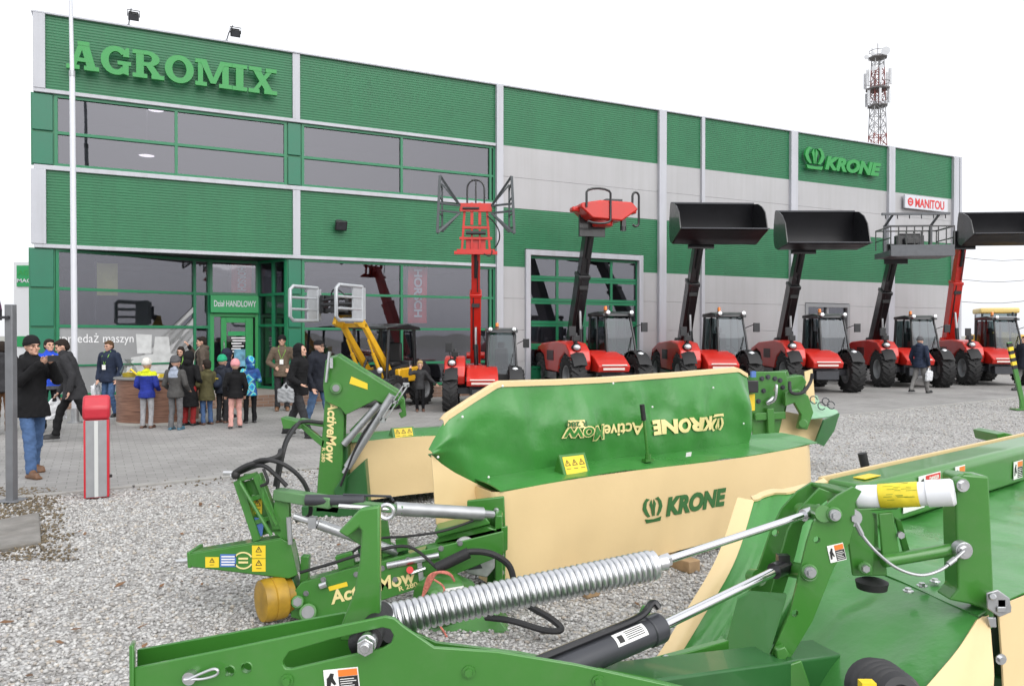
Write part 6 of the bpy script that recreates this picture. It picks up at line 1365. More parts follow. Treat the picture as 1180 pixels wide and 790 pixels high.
# gearbox area beside the skirt
GY = 5.15
m = MB(); pl(m, [(538, 577), (581, 572), (583, 626), (581, 712), (560, 710), (562, 640), (538, 622)], GY + .1, .03); pl(m, [(505, 618), (560, 606), (575, 612), (575, 630), (520, 634), (500, 626)], GY - .05, .08); m.slab([A3(500, 612, GY - .1), A3(560, 596, GY - .1), A3(565, 604, GY - .1), A3(505, 620, GY - .1)], (0, .2, 0)); m.bar(A3(492, 640, GY - .1), A3(575, 622, GY), .16, .1); m.bar(A3(575, 590, GY + .05), A3(575, 700, GY + .05), .05, .2, (0, 1, 0))
gbx = obj('gearbox_carrier', m, KG, m1, bev=.008)
bolts(gbx, ((543, 612), (556, 610), (572, 588), (577, 604), (577, 616), (578, 640), (578, 660), (560, 618)), GY + .1, .012, .02, STEEL)
m = MB(); pl(m, [(519, 632), (526, 627), (565, 625), (570, 630), (570, 655), (561, 666), (540, 662), (519, 650)], GY - .1, .05); m.cyl(A3(536, 631, GY - .14), A3(536, 631, GY - .09), .07, 24); m.cyl(A3(536, 631, GY - .15), A3(536, 631, GY - .13), .045, 20)
gp = obj('gearbox_cover', m, mat('cast_aluminium', (.42, .43, .43), .45, .5, noise=.15, nscale=20), gbx, bev=.008)
m = MB(); pl(m, [(527, 643), (548, 640), (556, 655), (540, 657)], GY - .102, .01); obj('recess_shade', m, DGR, gp)  # flat dark patch, its colour stands in for the shade of a hollow
m = MB(); m.cyl(A3(446, 652, HY - .02), A3(506, 640, HY - .02), .022, 12); m.bar(A3(483, 640, HY), A3(486, 668, HY), .03, .06, (0, 1, 0)); m.bar(A3(497, 636, HY + .02), A3(500, 664, HY + .02), .03, .06, (0, 1, 0)); obj('cross_pin', m, STEEL, la)
m = MB(); hose(m, [A3(503, 655, HY - .15), A3(530, 641, HY - .15), A3(542, 636, HY - .12), A3(565, 638, HY - .12), A3(585, 650, HY - .1), A3(592, 668, HY - .1), A3(596, 690, HY - .1)], .02); m.cyl(A3(503, 655, HY - .15), A3(540, 637, HY - .13), .035, 12); hose(m, [A3(560, 712, HY - .2), A3(590, 716, HY - .3), A3(628, 727, HY - .35), A3(647, 726, HY - .35), A3(636, 714, HY - .3), A3(612, 700, HY - .2), A3(600, 690, HY - .1)], .02); obj('drive_hose', m, BLK, gbx)
m = MB(); c = A3(512, 690, HY - .05); M = frame(c, Vector((.8, .6, 0))) @ Matrix.Rotation(R(90), 4, 'Y'); m.lathe([(0, -.16), (.12, -.16), (.16, -.1), (.17, .05), (.12, .12), (.08, .2), (0, .2)], M, 24); m.slab([A3(480, 690, HY - .1), A3(560, 690, HY - .1), A3(600, 750, HY - .2), A3(500, 770, HY - .2)], (0, .25, 0)); gh = obj('drive_housing', m, KG, gbx, bev=.01)
m = MB(); sticker(m, A3(523, 681, HY - .24), Vector((1, .2, .1)), SZ, .12, .04); obj('maker_label', m, STICK_W, gh)
m = MB()
for k in range(7): hose(m, [A3(486 + k * 1.2, 690 - k * 2, HY - .22), A3(494 + k * 1.5, 664 - k * .5, HY - .24), A3(512 + k, 659 + k * .6, HY - .24), A3(521 + k * .4, 664 + k, HY - .22)], .0065)
hose(m, [A3(500, 668, HY - .23), A3(512, 680, HY - .26), A3(500, 705, HY - .26), A3(515, 735, HY - .25)], .006)
obj('rope', m, mat('red_rope', (.5, .16, .12), .8, noise=.4, nscale=60), gh)

# ================================================================== second mower behind
M2A = Vector((-1.62, 7.9, 0))
m2 = thing('disc_mower', 'green disc mower standing behind the middle one with a raised ActiveMow headstock', 'mower', (-1, 8.2, 0), world=True)
P2_ = Plane_(M2A); P = []
for i in range(11):
    v = i / 10; row = []
    for j in range(61):
        s = 4.4 * j / 60; q = M2A + D * s + NB * (.12 * (1 if j == 0 else 0)) - NB * (.05 * v + fold(s * .8, v, 5, .014 * v)); q.z = .70 + .015 * math.sin(s * 3) + (.10 - .70) * v; row.append(q)
    P.append(row)
m = MB(); m.sheet(P, .006); obj('front_skirt', m, TARP_C, m2, ang=60)
P = [[M2A + D * (4.4 * j / 40) + NB * (.6 * i / 6) + SZ * (.705 + .04 * math.sin(i * .5) + fold(j * .1, i * .2, 3, .006)) for j in range(41)] for i in range(7)]
m = MB(); m.sheet(P, .008); obj('deck_cover', m, TARP_G, m2, ang=60)
m = MB(); m.bar(M2A + NB * .35 + SZ * .15, M2A + D * 4.3 + NB * .35 + SZ * .15, .45, .12); m.bar(M2A + NB * .35 + SZ * .6 + D * .05, M2A + D * 4.3 + NB * .35 + SZ * .6, .3, .08)
for k in range(5): m.bar(M2A + D * (.3 + .9 * k) + NB * .35 + SZ * .05, M2A + D * (.3 + .9 * k) + NB * .35 + SZ * .65, .08, .06)
m.bar(M2A + NB * .1 + SZ * .3, M2A + NB * .1 + SZ * .69, .05, .3); obj('cutter_bar', m, KGD, m2, bev=.01)
c = P2_.pt(468, 503) + NB * .06 + SZ * .03; label_bracket(m2, c, .21, .11)
TYY = 7.75
m = MB(); pl(m, [(374, 460), (393, 456), (396, 480), (394, 540), (398, 560), (389, 592), (372, 590), (363, 590), (366, 548), (372, 490)], TYY, .02); pl(m, [(377, 458), (396, 454), (399, 478), (397, 538), (401, 558), (393, 590), (366, 588), (375, 488)], TYY + .22, .02); m.slab([A3(374, 461, TYY + .02), A3(365, 590, TYY + .02), A3(368, 589, TYY + .22), A3(377, 459, TYY + .22)], (.02, 0, 0)); m.slab([A3(393, 458, TYY + .021), A3(395, 540, TYY + .021), A3(398, 539, TYY + .219), A3(396, 456, TYY + .219)], (-.02, 0, 0)); col = obj('headstock_column', m, KG, m2, bev=.008)
m = MB(); cz = (A3(381, 550, TYY) - A3(384, 478, TYY)).normalized(); flat_text(m, 'ActiveMow', A3(382, 497, TYY - .001), cz, Vector((1, 0, 0)), SN, .62, .10, .003, .03, .2); flat_text(m, 'R 280', A3(372.5, 524, TYY - .001), cz, Vector((1, 0, 0)), SN, .14, .035, .003, .015); obj('lettering', m, LETC, col)
m = MB(); pl(m, [(375, 415), (389, 410), (457, 452), (463, 462), (455, 470), (432, 461), (398, 478), (392, 470), (374, 462), (372, 445)], TYY - .04, .02); pl(m, [(378, 412), (392, 407), (460, 449), (466, 459), (458, 467), (435, 458), (401, 475), (377, 459)], TYY + .26, .02); m.slab([A3(376, 414, TYY - .02), A3(389, 410, TYY - .02), A3(392, 407, TYY + .26), A3(379, 411, TYY + .26)], (0, 0, -.015)); m.slab([A3(389, 411, TYY - .02), A3(457, 453, TYY - .02), A3(460, 450, TYY + .26), A3(392, 408, TYY + .26)], (0, 0, -.015)); m.slab([A3(375, 416, TYY - .02), A3(372, 445, TYY - .02), A3(375, 442, TYY + .26), A3(378, 413, TYY + .26)], (.015, 0, 0))
pl(m, [(455, 455), (466, 459), (468, 479), (462, 482), (459, 476), (463, 474), (460, 466), (450, 464)], TYY + .0, .03); pl(m, [(435, 462), (455, 458), (440, 472), (408, 500), (402, 496)], TYY + .1, .05); hd = obj('headstock_arm', m, KG, m2, bev=.008)
m = MB(); flat_poly(m, [(-.09, -.04), (.09, -.10), (.09, -.04), (-.07, .03)], A3(413, 437, TYY - .045), SX, SZ, SN, .002); obj('label', m, STICK_Y, hd)
m = MB(); m.cyl(A3(387, 447, TYY - .08), A3(387, 447, TYY), .055, 20); p_ = obj('pivot', m, KG, hd); m = MB(); m.cyl(A3(387, 447, TYY - .1), A3(387, 447, TYY - .07), .035, 12); obj('pin', m, PINM, p_)
m = MB(); m.cyl(A3(376, 440, TYY - .1), A3(380, 405, TYY - .1), .016, 10); m.box(A3(382, 418, TYY - .1), (.03, .02, .1)); obj('lock_pin', m, STEEL, hd)
m = MB(); m.cyl(A3(452, 455, TYY - .08), A3(400, 538, TYY - .08), .04, 12); m.cyl(A3(437, 465, TYY - .02), A3(396, 512, TYY - .02), .035, 12); m.cyl(A3(400, 538, TYY - .08), A3(396, 545, TYY - .08), .025, 8); obj('lift_strut', m, STEELM, m2)
m = MB()
for o_ in (-1, 1): m.bar(A3(468, 443, TYY - .13) + Vector((o_ * .022, 0, 0)), A3(441, 484, TYY - .13) + Vector((o_ * .022, 0, 0)), .012, .012)
m.box(A3(468, 443, TYY - .13), (.06, .012, .04)); m.box(A3(455, 463, TYY - .13), (.06, .012, .03)); m.box(A3(441, 484, TYY - .13), (.06, .012, .05)); obj('slotted_strap', m, STEEL, m2)
m = MB(); pl(m, [(323, 481), (345, 486), (348, 494), (326, 494)], TYY - .05, .2); pl(m, [(340, 487), (348, 487), (374, 508), (372, 516), (362, 508)], TYY, .06); m.slab([A3(345, 482, TYY), A3(372, 487, TYY), A3(372, 492, TYY), A3(345, 488, TYY)], (0, .1, 0)); obj('side_bracket', m, KG, m2, bev=.006)
m = MB(); pl(m, [(378, 555), (398, 550), (420, 530), (425, 590), (372, 594)], TYY + .03, .16); m.bar(A3(350, 588, TYY + .1), A3(425, 585, TYY + .1), .2, .12); m.slab([A3(384, 565, TYY - .05), A3(400, 540, TYY - .05), A3(396, 572, TYY - .05), A3(386, 572, TYY - .05)], (0, .04, 0)); obj('base_frame', m, KGD, m2, bev=.01)
m = MB(); hose(m, [A3(372, 487, TYY - .05), A3(345, 487, TYY - .1), A3(328, 510, TYY - .1), A3(320, 555, TYY - .1), A3(318, 590, TYY - .15)], .018); hose(m, [A3(440, 470, TYY - .1), A3(415, 505, TYY - .12), A3(392, 560, TYY - .1)], .012); obj('hose', m, BLK, m2)
# far right end of the second mower
RY2 = 10.4
def q2(m, pts, Y=RY2, t=.03): pl(m, pts, Y, t)
m = MB(); q2(m, [(862, 434), (872, 428), (905, 428), (909, 440), (905, 470), (895, 512), (868, 512), (866, 470)], RY2, .03); q2(m, [(868, 430), (908, 426), (912, 440), (900, 508), (874, 508)], RY2 + .3, .03); m.slab([A3(866, 431, RY2 + .03), A3(905, 429, RY2 + .03), A3(908, 426, RY2 + .3), A3(870, 429, RY2 + .3)], (0, 0, -.02)); m.bar(A3(887, 470, RY2 - .06), A3(889, 512, RY2 - .06), .09, .1, (0, 1, 0)); m.bar(A3(870, 480, RY2 - .05), A3(905, 478, RY2 - .05), .06, .1)
q2(m, [(905, 452), (920, 448), (932, 456), (938, 475), (931, 495), (920, 494), (924, 478), (916, 464), (905, 468)], RY2 - .15, .1); m.cyl(A3(926, 488, RY2 - .2), A3(926, 488, RY2 + .1), .06, 12); q2(m, [(896, 436), (925, 432), (930, 440), (925, 450), (900, 455)], RY2 + .05, .25)
rf = obj('rear_linkage', m, KG, m2, bev=.01)
bolts(rf, ((878, 436), (885, 434), (893, 436), (899, 438), (880, 450), (902, 446), (874, 462), (890, 492)), RY2, .02, .03, DGR)
m = MB(); m.box(A3(866, 445, RY2 - .1), (.16, .1, .16)); obj('valve_block', m, BLKP, rf, bev=.01); m = MB(); m.box(A3(868, 431, RY2 - .1), (.06, .06, .08)); obj('plug', m, STICK_B, rf)
m = MB(); flat_poly(m, [(-.07, -.12), (.07, -.1), (.07, .12), (-.07, .1)], A3(864, 464, RY2 - .01), SX, SZ, SN, .004); obj('label', m, STICK_Y, rf)
m = MB(); hose(m, [A3(893, 450, RY2 - .1), A3(895, 444, RY2 - .15), A3(893, 460, RY2 - .15), A3(884, 465, RY2 - .1)], .02); m.cyl(A3(884, 465, RY2 - .08), A3(892, 458, RY2 - .08), .035, 8); obj('spring_clip', m, STEEL, rf)
m = MB(); hose(m, [A3(910, 440, RY2 - .1), A3(912, 452, RY2 - .2), A3(925, 452, RY2 - .2), A3(934, 440, RY2 - .1), A3(936, 430, RY2 - .1)], .022); obj('hose', m, BLK, rf)
P = []
for i in range(9):
    v = i / 8; row = []
    for j in range(9):
        u = j / 8; px = 882 + (948 - 882) * u; py = (470 + 12 * u) + ((516 - 6 * u) - (470 + 12 * u)) * v; row.append(at(px, py, RY2 + .25 - .35 * v + .25 * abs(u - .4) + fold(u * 2, v, 4, .03)))
    P.append(row)
m = MB(); m.sheet(P, .01); obj('side_skirt', m, TARP_C, m2, ang=60)
P = [[at(927 + 9 * u + 4 * v, 428 + 45 * v - 3 * u, RY2 + .2 + .1 * u) for u in (0, .5, 1)] for v in (0, .25, .5, .75, 1)]
m = MB(); m.sheet(P, .01); obj('upright_flap', m, TARP_C, m2)
m = MB(); m.slab([A3(918, 455, RY2 + .2), A3(942, 457, RY2 + .4), A3(946, 468, RY2 + .4), A3(965, 474, RY2 + .45), A3(968, 480, RY2 + .3), A3(935, 483, RY2 - .1), A3(922, 475, RY2 - .1)], (0, 0, .02)); hp = obj('pale_guard', m, mat('pale_green_guard', (.22, .42, .26), .35, noise=.08, coat=.3), m2, bev=.006)
m = MB(); m.slab([A3(950, 484, RY2 - .1), A3(968, 476, RY2 + .2), A3(962, 496, RY2 + .1), A3(950, 514, RY2 - .1), A3(940, 510, RY2 - .15)], (0, .05, 0)); obj('end_shield', m, KGD, m2)
m = MB()
for px, py in ((938, 464), (952, 466), (947, 471), (958, 470)): m.tube([at(px, py, RY2 + .15) + Vector((.05 * math.cos(a), .02 * math.sin(a), .05 * math.sin(a) + .04)) for a in [i * .7 for i in range(9)]], .008, 6)
obj('wire_clip', m, DGR, hp)
# ================================================================== mower in the foreground
m3 = thing('disc_mower', 'green mower in front with big coil spring, rods and white document tube', 'mower', (.9, 2.6, 0), world=True)
def plate_hole(mb, outer, holes, Y, t, dirn=None):
    bm = bmesh.new(); loops = []
    for lp in [outer] + holes:
        vs = [bm.verts.new(at(a, b, Y)) for a, b in lp]; es = [bm.edges.new((vs[i], vs[(i + 1) % len(vs)])) for i in range(len(vs))]; loops.append(vs)
    bmesh.ops.triangle_fill(bm, use_beauty=True, use_dissolve=False, edges=bm.edges[:]); bmesh.ops.recalc_face_normals(bm, faces=bm.faces[:])
    bm.verts.index_update(); V_ = [v.co.copy() for v in bm.verts]; F_ = [tuple(v.index for v in f.verts) for f in bm.faces]; n = len(V_); dv = (dirn or Vector((0, 1, 0))) * t
    out = list(F_) ; nm = sum((f.normal for f in bm.faces), Vector((0, 0, 0)))
    if nm.dot(dv) > 0: out = [f[::-1] for f in F_]
    back = [tuple(i + n for i in f[::-1]) for f in out]; side = []; k = 0
    for vs in loops:
        for i in range(len(vs)): a, b = k + i, k + (i + 1) % len(vs); side.append((a, b, b + n, a + n))
        k += len(vs)
    bm.free(); mb.add(V_ + [v + dv for v in V_], out + back + side)
def ring(cx, cy, r, n=16): return [(cx + r * math.cos(2 * math.pi * i / n), cy + r * math.sin(2 * math.pi * i / n)) for i in range(n)]
# ---- cover sheets
e1, e0, e00 = Vector((1.60, 2.67, .85)), Vector((1.445, 3.44, .85)), Vector((1.57, 3.99, .85))
def left_edge(u):
    a = e1.lerp(e0, min(1, u / .6)) if u < .6 else e0.lerp(e00, (u - .6) / .4); return a
P = []
for i in range(25):
    u = i / 24; row = []
    for j in range(49):
        s = 3.0 * j / 48; q = left_edge(u) + D * s; q.z += fold(s * 1.3, u * 1.6, 1.1, .014) + .03 * math.sin(min(1, s / .25) * math.pi / 2) - .03; row.append(q)
    P.append(row)
m = MB(); m.sheet(P, .006); dk = obj('deck_cover', m, TARP_G, m3, ang=60)
P = []
b0, b1 = at(880, 850, 2.75), at(1052, 850, 2.25)
for i in range(25):
    v = i / 24; row = []
    for j in range(25):
        u = j / 24; t_ = e0.lerp(e1, u); t_.z -= .03; b_ = b0.lerp(b1, u); q = t_.lerp(b_, v); q.x -= .055 * math.sin(v * math.pi) * (1 - u); q.z += (1 - u ** 2) * (.07 * math.sin(v * math.pi * .7) + fold(u * 1.2, v * 1.4, 2.7, .032 * math.sin(math.pi * min(1, v * 1.3 + .05)))); row.append(q)
    P.append(row)
m = MB(); m.sheet(P, .006); obj('end_drape', m, TARP_G, m3, ang=60)
c1 = e1 + Vector((0, 0, -.03))
P = []
for i in range(13):
    v = i / 12; row = []
    for j in range(7):
        u = j / 6; bb = b1.lerp(at(1143, 850, 2.42), u); q = (c1 - D * .02 + D * .08 * u - NB * .004).lerp(bb - D * .015 * (1 - u), v); q.y -= .02 * math.sin(v * math.pi) + fold(u, v * 2, 3, .006); q = q + (NB * .05 * v - D * .07 * v) * (1 if j == 0 else 0); row.append(q)
    P.append(row)
m = MB(); m.sheet(P, .006); obj('corner_skirt', m, TARP_C, m3, ang=60)
P = []
for i in range(13):
    v = i / 12; row = []
    for j in range(31):
        s = .11 + 2.5 * j / 30; q = Vector((1.60, 2.67, .85)) + D * s - NB * (.012 + .05 * v + fold(s, v, 4, .010 * v)); q.z = .845 - .62 * v + fold(s, 0, 1, .004); row.append(q)
    P.append(row)
m = MB(); m.sheet(P, .006); fs = obj('front_skirt', m, TARP_C, m3, ang=60)
m = MB()
for px, py in ((1155, 760), (1160, 700)): m.bolt(at(px, py, 2.68), SN, .012, .015)
obj('rivets', m, STEEL, fs)
cn_ = [at(868, 577, 3.6), at(955, 557, 3.72), at(930, 800, 3.05), at(754, 800, 3.0)]
def rearq(u, v):
    a = cn_[0].lerp(cn_[1], u); b = cn_[3].lerp(cn_[2], u); q = a.lerp(b, v); q.y -= .10 * math.sin(v * math.pi) + fold(u * 1.5, v * 1.4, 3.3, .035); return q
m = MB(); m.sheet([[rearq(j / 24, i / 24) for j in range(25)] for i in range(25)], .006); rs_ = obj('rear_cover', m, TARP_G, m3, ang=60)
P = [[rearq(0, i / 24) + Vector((-.072 + .075 * k / 3, -.004 - .012 * math.sin(k), .015 - .004 * k)) for k in range(4)] for i in range(25)]
m = MB(); m.sheet(P, .008); obj('edge_band', m, TARP_C, rs_, ang=60)
P = [[rearq(j / 24, 0) + Vector((0, -.015 + .05 * k, .004 + .008 * k)) for j in range(25)] for k in range(2)]
m = MB(); m.sheet(P, .01); obj('edge_band', m, TARP_C, rs_)
# lower tarp under the bracket, closes the body towards the ground
m = MB(); m.bar(Vector((1.75, 3.3, .35)), Vector((3.9, 4.75, .35)), .7, .2); m.bar(Vector((1.75, 3.3, .66)), Vector((3.9, 4.75, .66)), .5, .1)
for k in range(4): m.bar(Vector((1.85 + .55 * k, 3.36 + .374 * k, .05)), Vector((1.85 + .55 * k, 3.36 + .374 * k, .7)), .1, .1)
obj('cutter_bar', m, KGD, m3, bev=.01)
# ---- rear beam
BF = Vector((2.0, 3.94, 0)); DB = Vector((.777, .629, 0)); NBB = Vector((-.629, .777, 0))
def bmpt(s, b, z): q = BF + DB * s + NBB * b; q.z = z; return q
m = MB(); s_0 = -.42; m.slab([bmpt(s_0, .005, .86), bmpt(s_0, 0, 1.05), bmpt(s_0, .025, 1.08), bmpt(s_0, .20, 1.085), bmpt(s_0, .21, .86)], DB * 3.4)
bm_ = obj('rear_beam', m, KG, m3, bev=.018, segs=3)
m = MB(); pl(m, [(1149, 500), (1158, 498), (1215, 512), (1215, 520), (1152, 511)], 5.75, .3); obj('beam_lug', m, KG, bm_, bev=.006)
m = MB(); m.bar(bmpt(s_0, .235, 1.068), bmpt(2.9, .235, 1.068), .02, .04); obj('edge_strip', m, TARP_C, bm_)
def onbeam(px, py):
    pp = Plane_(BF - NBB * .004, DB); return pp.pt(px, py)
m = MB(); c = onbeam(1072, 558); flat_poly(m, [(-.13, -.055), (.13, -.055), (.13, .055), (-.13, .055)], c, DB, SZ, -NBB, .002); dl = obj('danger_label', m, STICK_W, bm_)
m = MB(); flat_poly(m, [(-.05, .012), (.125, .012), (.125, .05), (-.05, .05)], c, DB, SZ, -NBB, .003); obj('heading', m, STICK_R, dl)
m = MB(); flat_text(m, 'DANGER', c + DB * .05 + SZ * .031, DB, SZ, -NBB, .115, .02, .0045, .02); obj('lettering', m, STICK_W, dl)
m = MB()
for i in range(4): flat_poly(m, [(-.045, -.045 + i * .013), (.12 - .02 * (i % 2), -.045 + i * .013), (.12 - .02 * (i % 2), -.04 + i * .013), (-.045, -.04 + i * .013)], c, DB, SZ, -NBB, .003)
flat_poly(m, [(-.11, -.04), (-.07, -.04), (-.06, .0), (-.075, .04), (-.105, .03)], c, DB, SZ, -NBB, .003); obj('print', m, STICK_K, dl)
us_label(bm_, onbeam(1107, 549), DB, SZ, .13, .12, -NBB); us_label(bm_, onbeam(1174, 541), DB, SZ, .15, .11, -NBB)
c = onbeam(1052, 584); m = MB(); flat_poly(m, [(-.1, -.02), (.14, -.02), (.14, .02), (-.1, .02)], c, DB, SZ, -NBB, .002); obj('serial_label', m, STICK_W, bm_)
m = MB(); q = bmpt(-.22, .1, 1.086); flat_poly(m, [(-.08, -.03), (.08, -.03), (.08, .03), (-.08, .03)], q, DB, NBB, SZ, .004); obj('label', m, STICK_Y, bm_)
# panel with lettering beneath the beam
m = MB(); m.sheet([[bmpt(.3 + 2.4 * j / 16, .12 + .02 * math.sin(j), .80 + .07 * i) for j in range(17)] for i in range(3)], .008); pn = obj('rear_panel', m, TARP_G, m3)
m = MB(); pp = Plane_(BF + NBB * .085, DB); O = pp.pt(1146, 580) + DB * .42; flat_text(m, 'KRONE', O, DB, SZ, -NBB, .8, .115, .004, .055, .25); obj('lettering', m, LETC, pn)
m = MB(); a, b_ = at(1000, 548, 4.7), at(994, 522, 4.7); m.cyl(a - SZ * .3, a, .016, 10); hr = obj('latch_rod', m, KG, m3); m = MB(); m.cyl(a, b_, .026, 12); obj('grip', m, BLK, hr)
# ---- bracket with two cheek plates
CY = 2.62
m = MB(); plate_hole(m, [(984, 561), (994, 566), (986, 580), (986, 600), (980, 626), (962, 655), (938, 716), (905, 772), (898, 800), (868, 800), (886, 764), (912, 706), (924, 655), (931, 625), (938, 603), (952, 583), (966, 571)], [ring(942, 622, 4), ring(917, 707, 4)], CY, .014)
bk = obj('cheek_plate', m, KG, m3, bev=.004)
m = MB(); plate_hole(m, [(936, 556), (960, 558), (956, 570), (936, 580), (924, 592), (914, 612), (906, 642), (888, 686), (850, 762), (846, 800), (800, 800), (828, 764), (862, 690), (880, 640), (890, 610), (902, 586), (920, 566)], [ring(894, 614, 4)], CY + .30, .014)
obj('cheek_plate', m, KG, m3, bev=.004)
m = MB(); plate_hole(m, [(945, 562), (966, 570), (952, 578), (936, 592), (926, 606), (918, 640), (902, 690), (884, 706), (898, 650), (908, 612), (922, 586)], [], CY + .16, .012); obj('inner_plate', m, KG, m3, bev=.003)
m = MB(); m.slab([at(852, 690, CY + .26), at(866, 683, CY + .26), at(908, 686, CY + .03), at(906, 694, CY + .03), at(884, 768, CY - .02), at(832, 768, CY + .24)], (0, .012, .004)); CPM = m; m = MB(); m.slab([at(936, 557, CY + .3), at(962, 558, CY + .3), at(992, 565, CY + .02), at(986, 570, CY + .02)], (0, 0, -.012)); obj('top_plate', m, KG, bk, bev=.003); obj('cover_plate', CPM, mat('lighter_green_paint', (.045, .21, .04), .4, coat=.1), bk, bev=.003)
m = MB(); m.cyl(at(924, 588, CY + .25), at(950, 592, CY - .01), .028, 20); m.cyl(at(900, 654, CY + .25), at(934, 660, CY - .01), .028, 20); m.cyl(at(868, 665, CY + .3), at(876, 666, CY + .25), .03, 16); obj('pivot_tube', m, KG, bk)
for px, py, r_ in ((962, 593, .026), (934, 659, .026), (906, 780, .042)):
    m = MB(); m.cyl(at(px, py, CY - .022), at(px, py, CY + .0), r_, 20); p_ = obj('boss', m, KG, bk, bev=.004); m = MB(); c = at(px, py, CY - .02); m.tube([c, c + SN * .012], r_ * .72, 16); m.tube([c + SN * .010, c + SN * .022], r_ * .5, 6); obj('pin', m, STEELM, p_)
us_label(bk, at(965, 637, CY - .001), Vector((.95, 0, .22)), Vector((-.22, 0, .95)), .055, .058, SN)
us_label(bk, at(882, 784, CY - .06), Vector((.98, 0, .15)), Vector((-.15, 0, .98)), .07, .06, SN)
m = MB(); pl(m, [(845, 790), (925, 762), (935, 790), (935, 810), (845, 810)], CY - .055, .012); pl(m, [(896, 750), (906, 746), (912, 756), (898, 768)], CY - .04, .03); m.bar(at(736, 772, 2.55), at(838, 744, 2.72), .03, .04); m.slab([at(740, 785, 2.5), at(838, 752, 2.68), at(838, 790, 2.6), at(742, 800, 2.5)], (0, .012, 0)); lg = obj('lower_lug', m, KG, bk, bev=.004)
m = MB(); m.box(at(850, 781, CY - .06), (.10, .012, .045), Matrix.Identity(4)); obj('maker_label', m, STICK_W, lg)
for px, py in ((787, 780), (815, 787)):
    m = MB(); c = at(px, py, 2.45); m.lathe([(0, .018), (.022, .018), (.027, .010), (.027, -.02), (0, -.02)], Matrix.Translation(c), 18); obj('rubber_buffer', m, BLK, lg)
m = MB(); pl(m, [(738, 705), (742, 698), (750, 702), (752, 740), (738, 745)], 2.6, .012); m.cyl(at(736, 722, 2.58), at(748, 706, 2.58), .009, 8); m.cyl(at(766, 762, 2.55), at(766, 762, 2.58), .018, 12); obj('small_lug', m, KG, bk, bev=.003)
m = MB(); c = at(768, 760, 2.545); m.tube([c, c + SN * .02], .014, 12); obj('bolt_head', m, STEEL, bk)
# ---- post, document tube, brace
PY = 2.70
m = MB(); m.slab([at(1102, 549, PY), at(1108, 546, PY), at(1141, 549, PY), at(1148, 694, PY), at(1148, 722, PY), at(1137, 738, PY), at(1137, 703, PY), at(1120, 697, PY), at(1096, 692, PY), at(1106, 680, PY), at(1105, 660, PY)], (0, .09, 0)); m.slab([at(1104, 553, PY - .001), at(1112, 546, PY - .001), at(1134, 549, PY + .05), at(1126, 556, PY + .05)], (0, 0, .01)); ps_ = obj('post', m, KG, m3, bev=.012, segs=3)
for px, py, r_, mt in ((1110, 559, .026, KG), (1113, 635, .03, STEELM)):
    m = MB(); c = at(px, py, PY - .03); m.cyl(c, c - SN * .035, r_, 20); bo_ = obj('boss', m, mt, ps_, bev=.003); m = MB(); m.tube([c, c + SN * .014], r_ * .6, 6); m.tube([c, c + SN * .005], r_ * .85, 16); obj('bolt_head', m, STEEL, bo_)
m = MB(); m.slab([at(1139, 684, PY - .06), at(1152, 680, PY - .06), at(1166, 690, PY - .06), at(1168, 706, PY - .06), at(1154, 712, PY - .06), at(1140, 702, PY - .06)], (0, .008, 0)); m.slab([at(1140, 712, PY - .05), at(1150, 712, PY - .05), at(1151, 724, PY - .05), at(1143, 724, PY - .05)], (0, .01, 0)); m.box(at(1156, 703, PY - .065), (.03, .006, .02)); m.cyl(at(1146, 688, PY - .08), at(1146, 688, PY - .05), .012, 8); m.box(at(1150, 694, PY - .03), (.03, .06, .04)); obj('latch', m, STEELM, ps_, bev=.003)
ta, tb_ = at(988, 573, 2.78), at(1101, 567, 2.62); tx_ = (tb_ - ta).normalized(); TMt = frame(ta, tx_) @ Matrix.Rotation(R(90), 4, 'Y'); TL_ = (tb_ - ta).length
tube_ = tag(obj('document_tube', (lambda q: q)(MB()), WHITE, None), 'white plastic document tube with a yellow label lying on the mower bracket', 'tube') if False else None
tr = thing('document_tube', 'white plastic document tube with yellow label fixed on the front mower', 'tube', ta, world=True)
m = MB(); m.lathe([(0, 0), (.036, 0), (.042, .006), (.042, .05), (.041, .052), (.041, TL_ - .085), (.046, TL_ - .082), (.046, TL_ - .008), (.04, TL_), (0, TL_)], TMt, 32); obj('body', m, mat('tube_white', (.74, .75, .78), .3, noise=.03), tr, ang=30)
m = MB(); m.lathe([(.0424, .075), (.0428, .076), (.0428, .20), (.0424, .201)], TMt, 32); lb = obj('label', m, mat('tube_label', (.72, .58, .03), .4, noise=.2, nscale=20), tr)
m = MB(); rg = random.Random(4)
for k in range(26):
    a = R(150 + rg.random() * 130); z0 = .085 + rg.random() * .09; L_ = .015 + rg.random() * .02
    m.lathe([(.0432, z0), (.0434, z0 + .0005), (.0434, z0 + L_), (.0432, z0 + L_)], TMt, 3, a, a + .045)
obj('print', m, mat('olive_print', (.25, .3, .02), .5), lb)
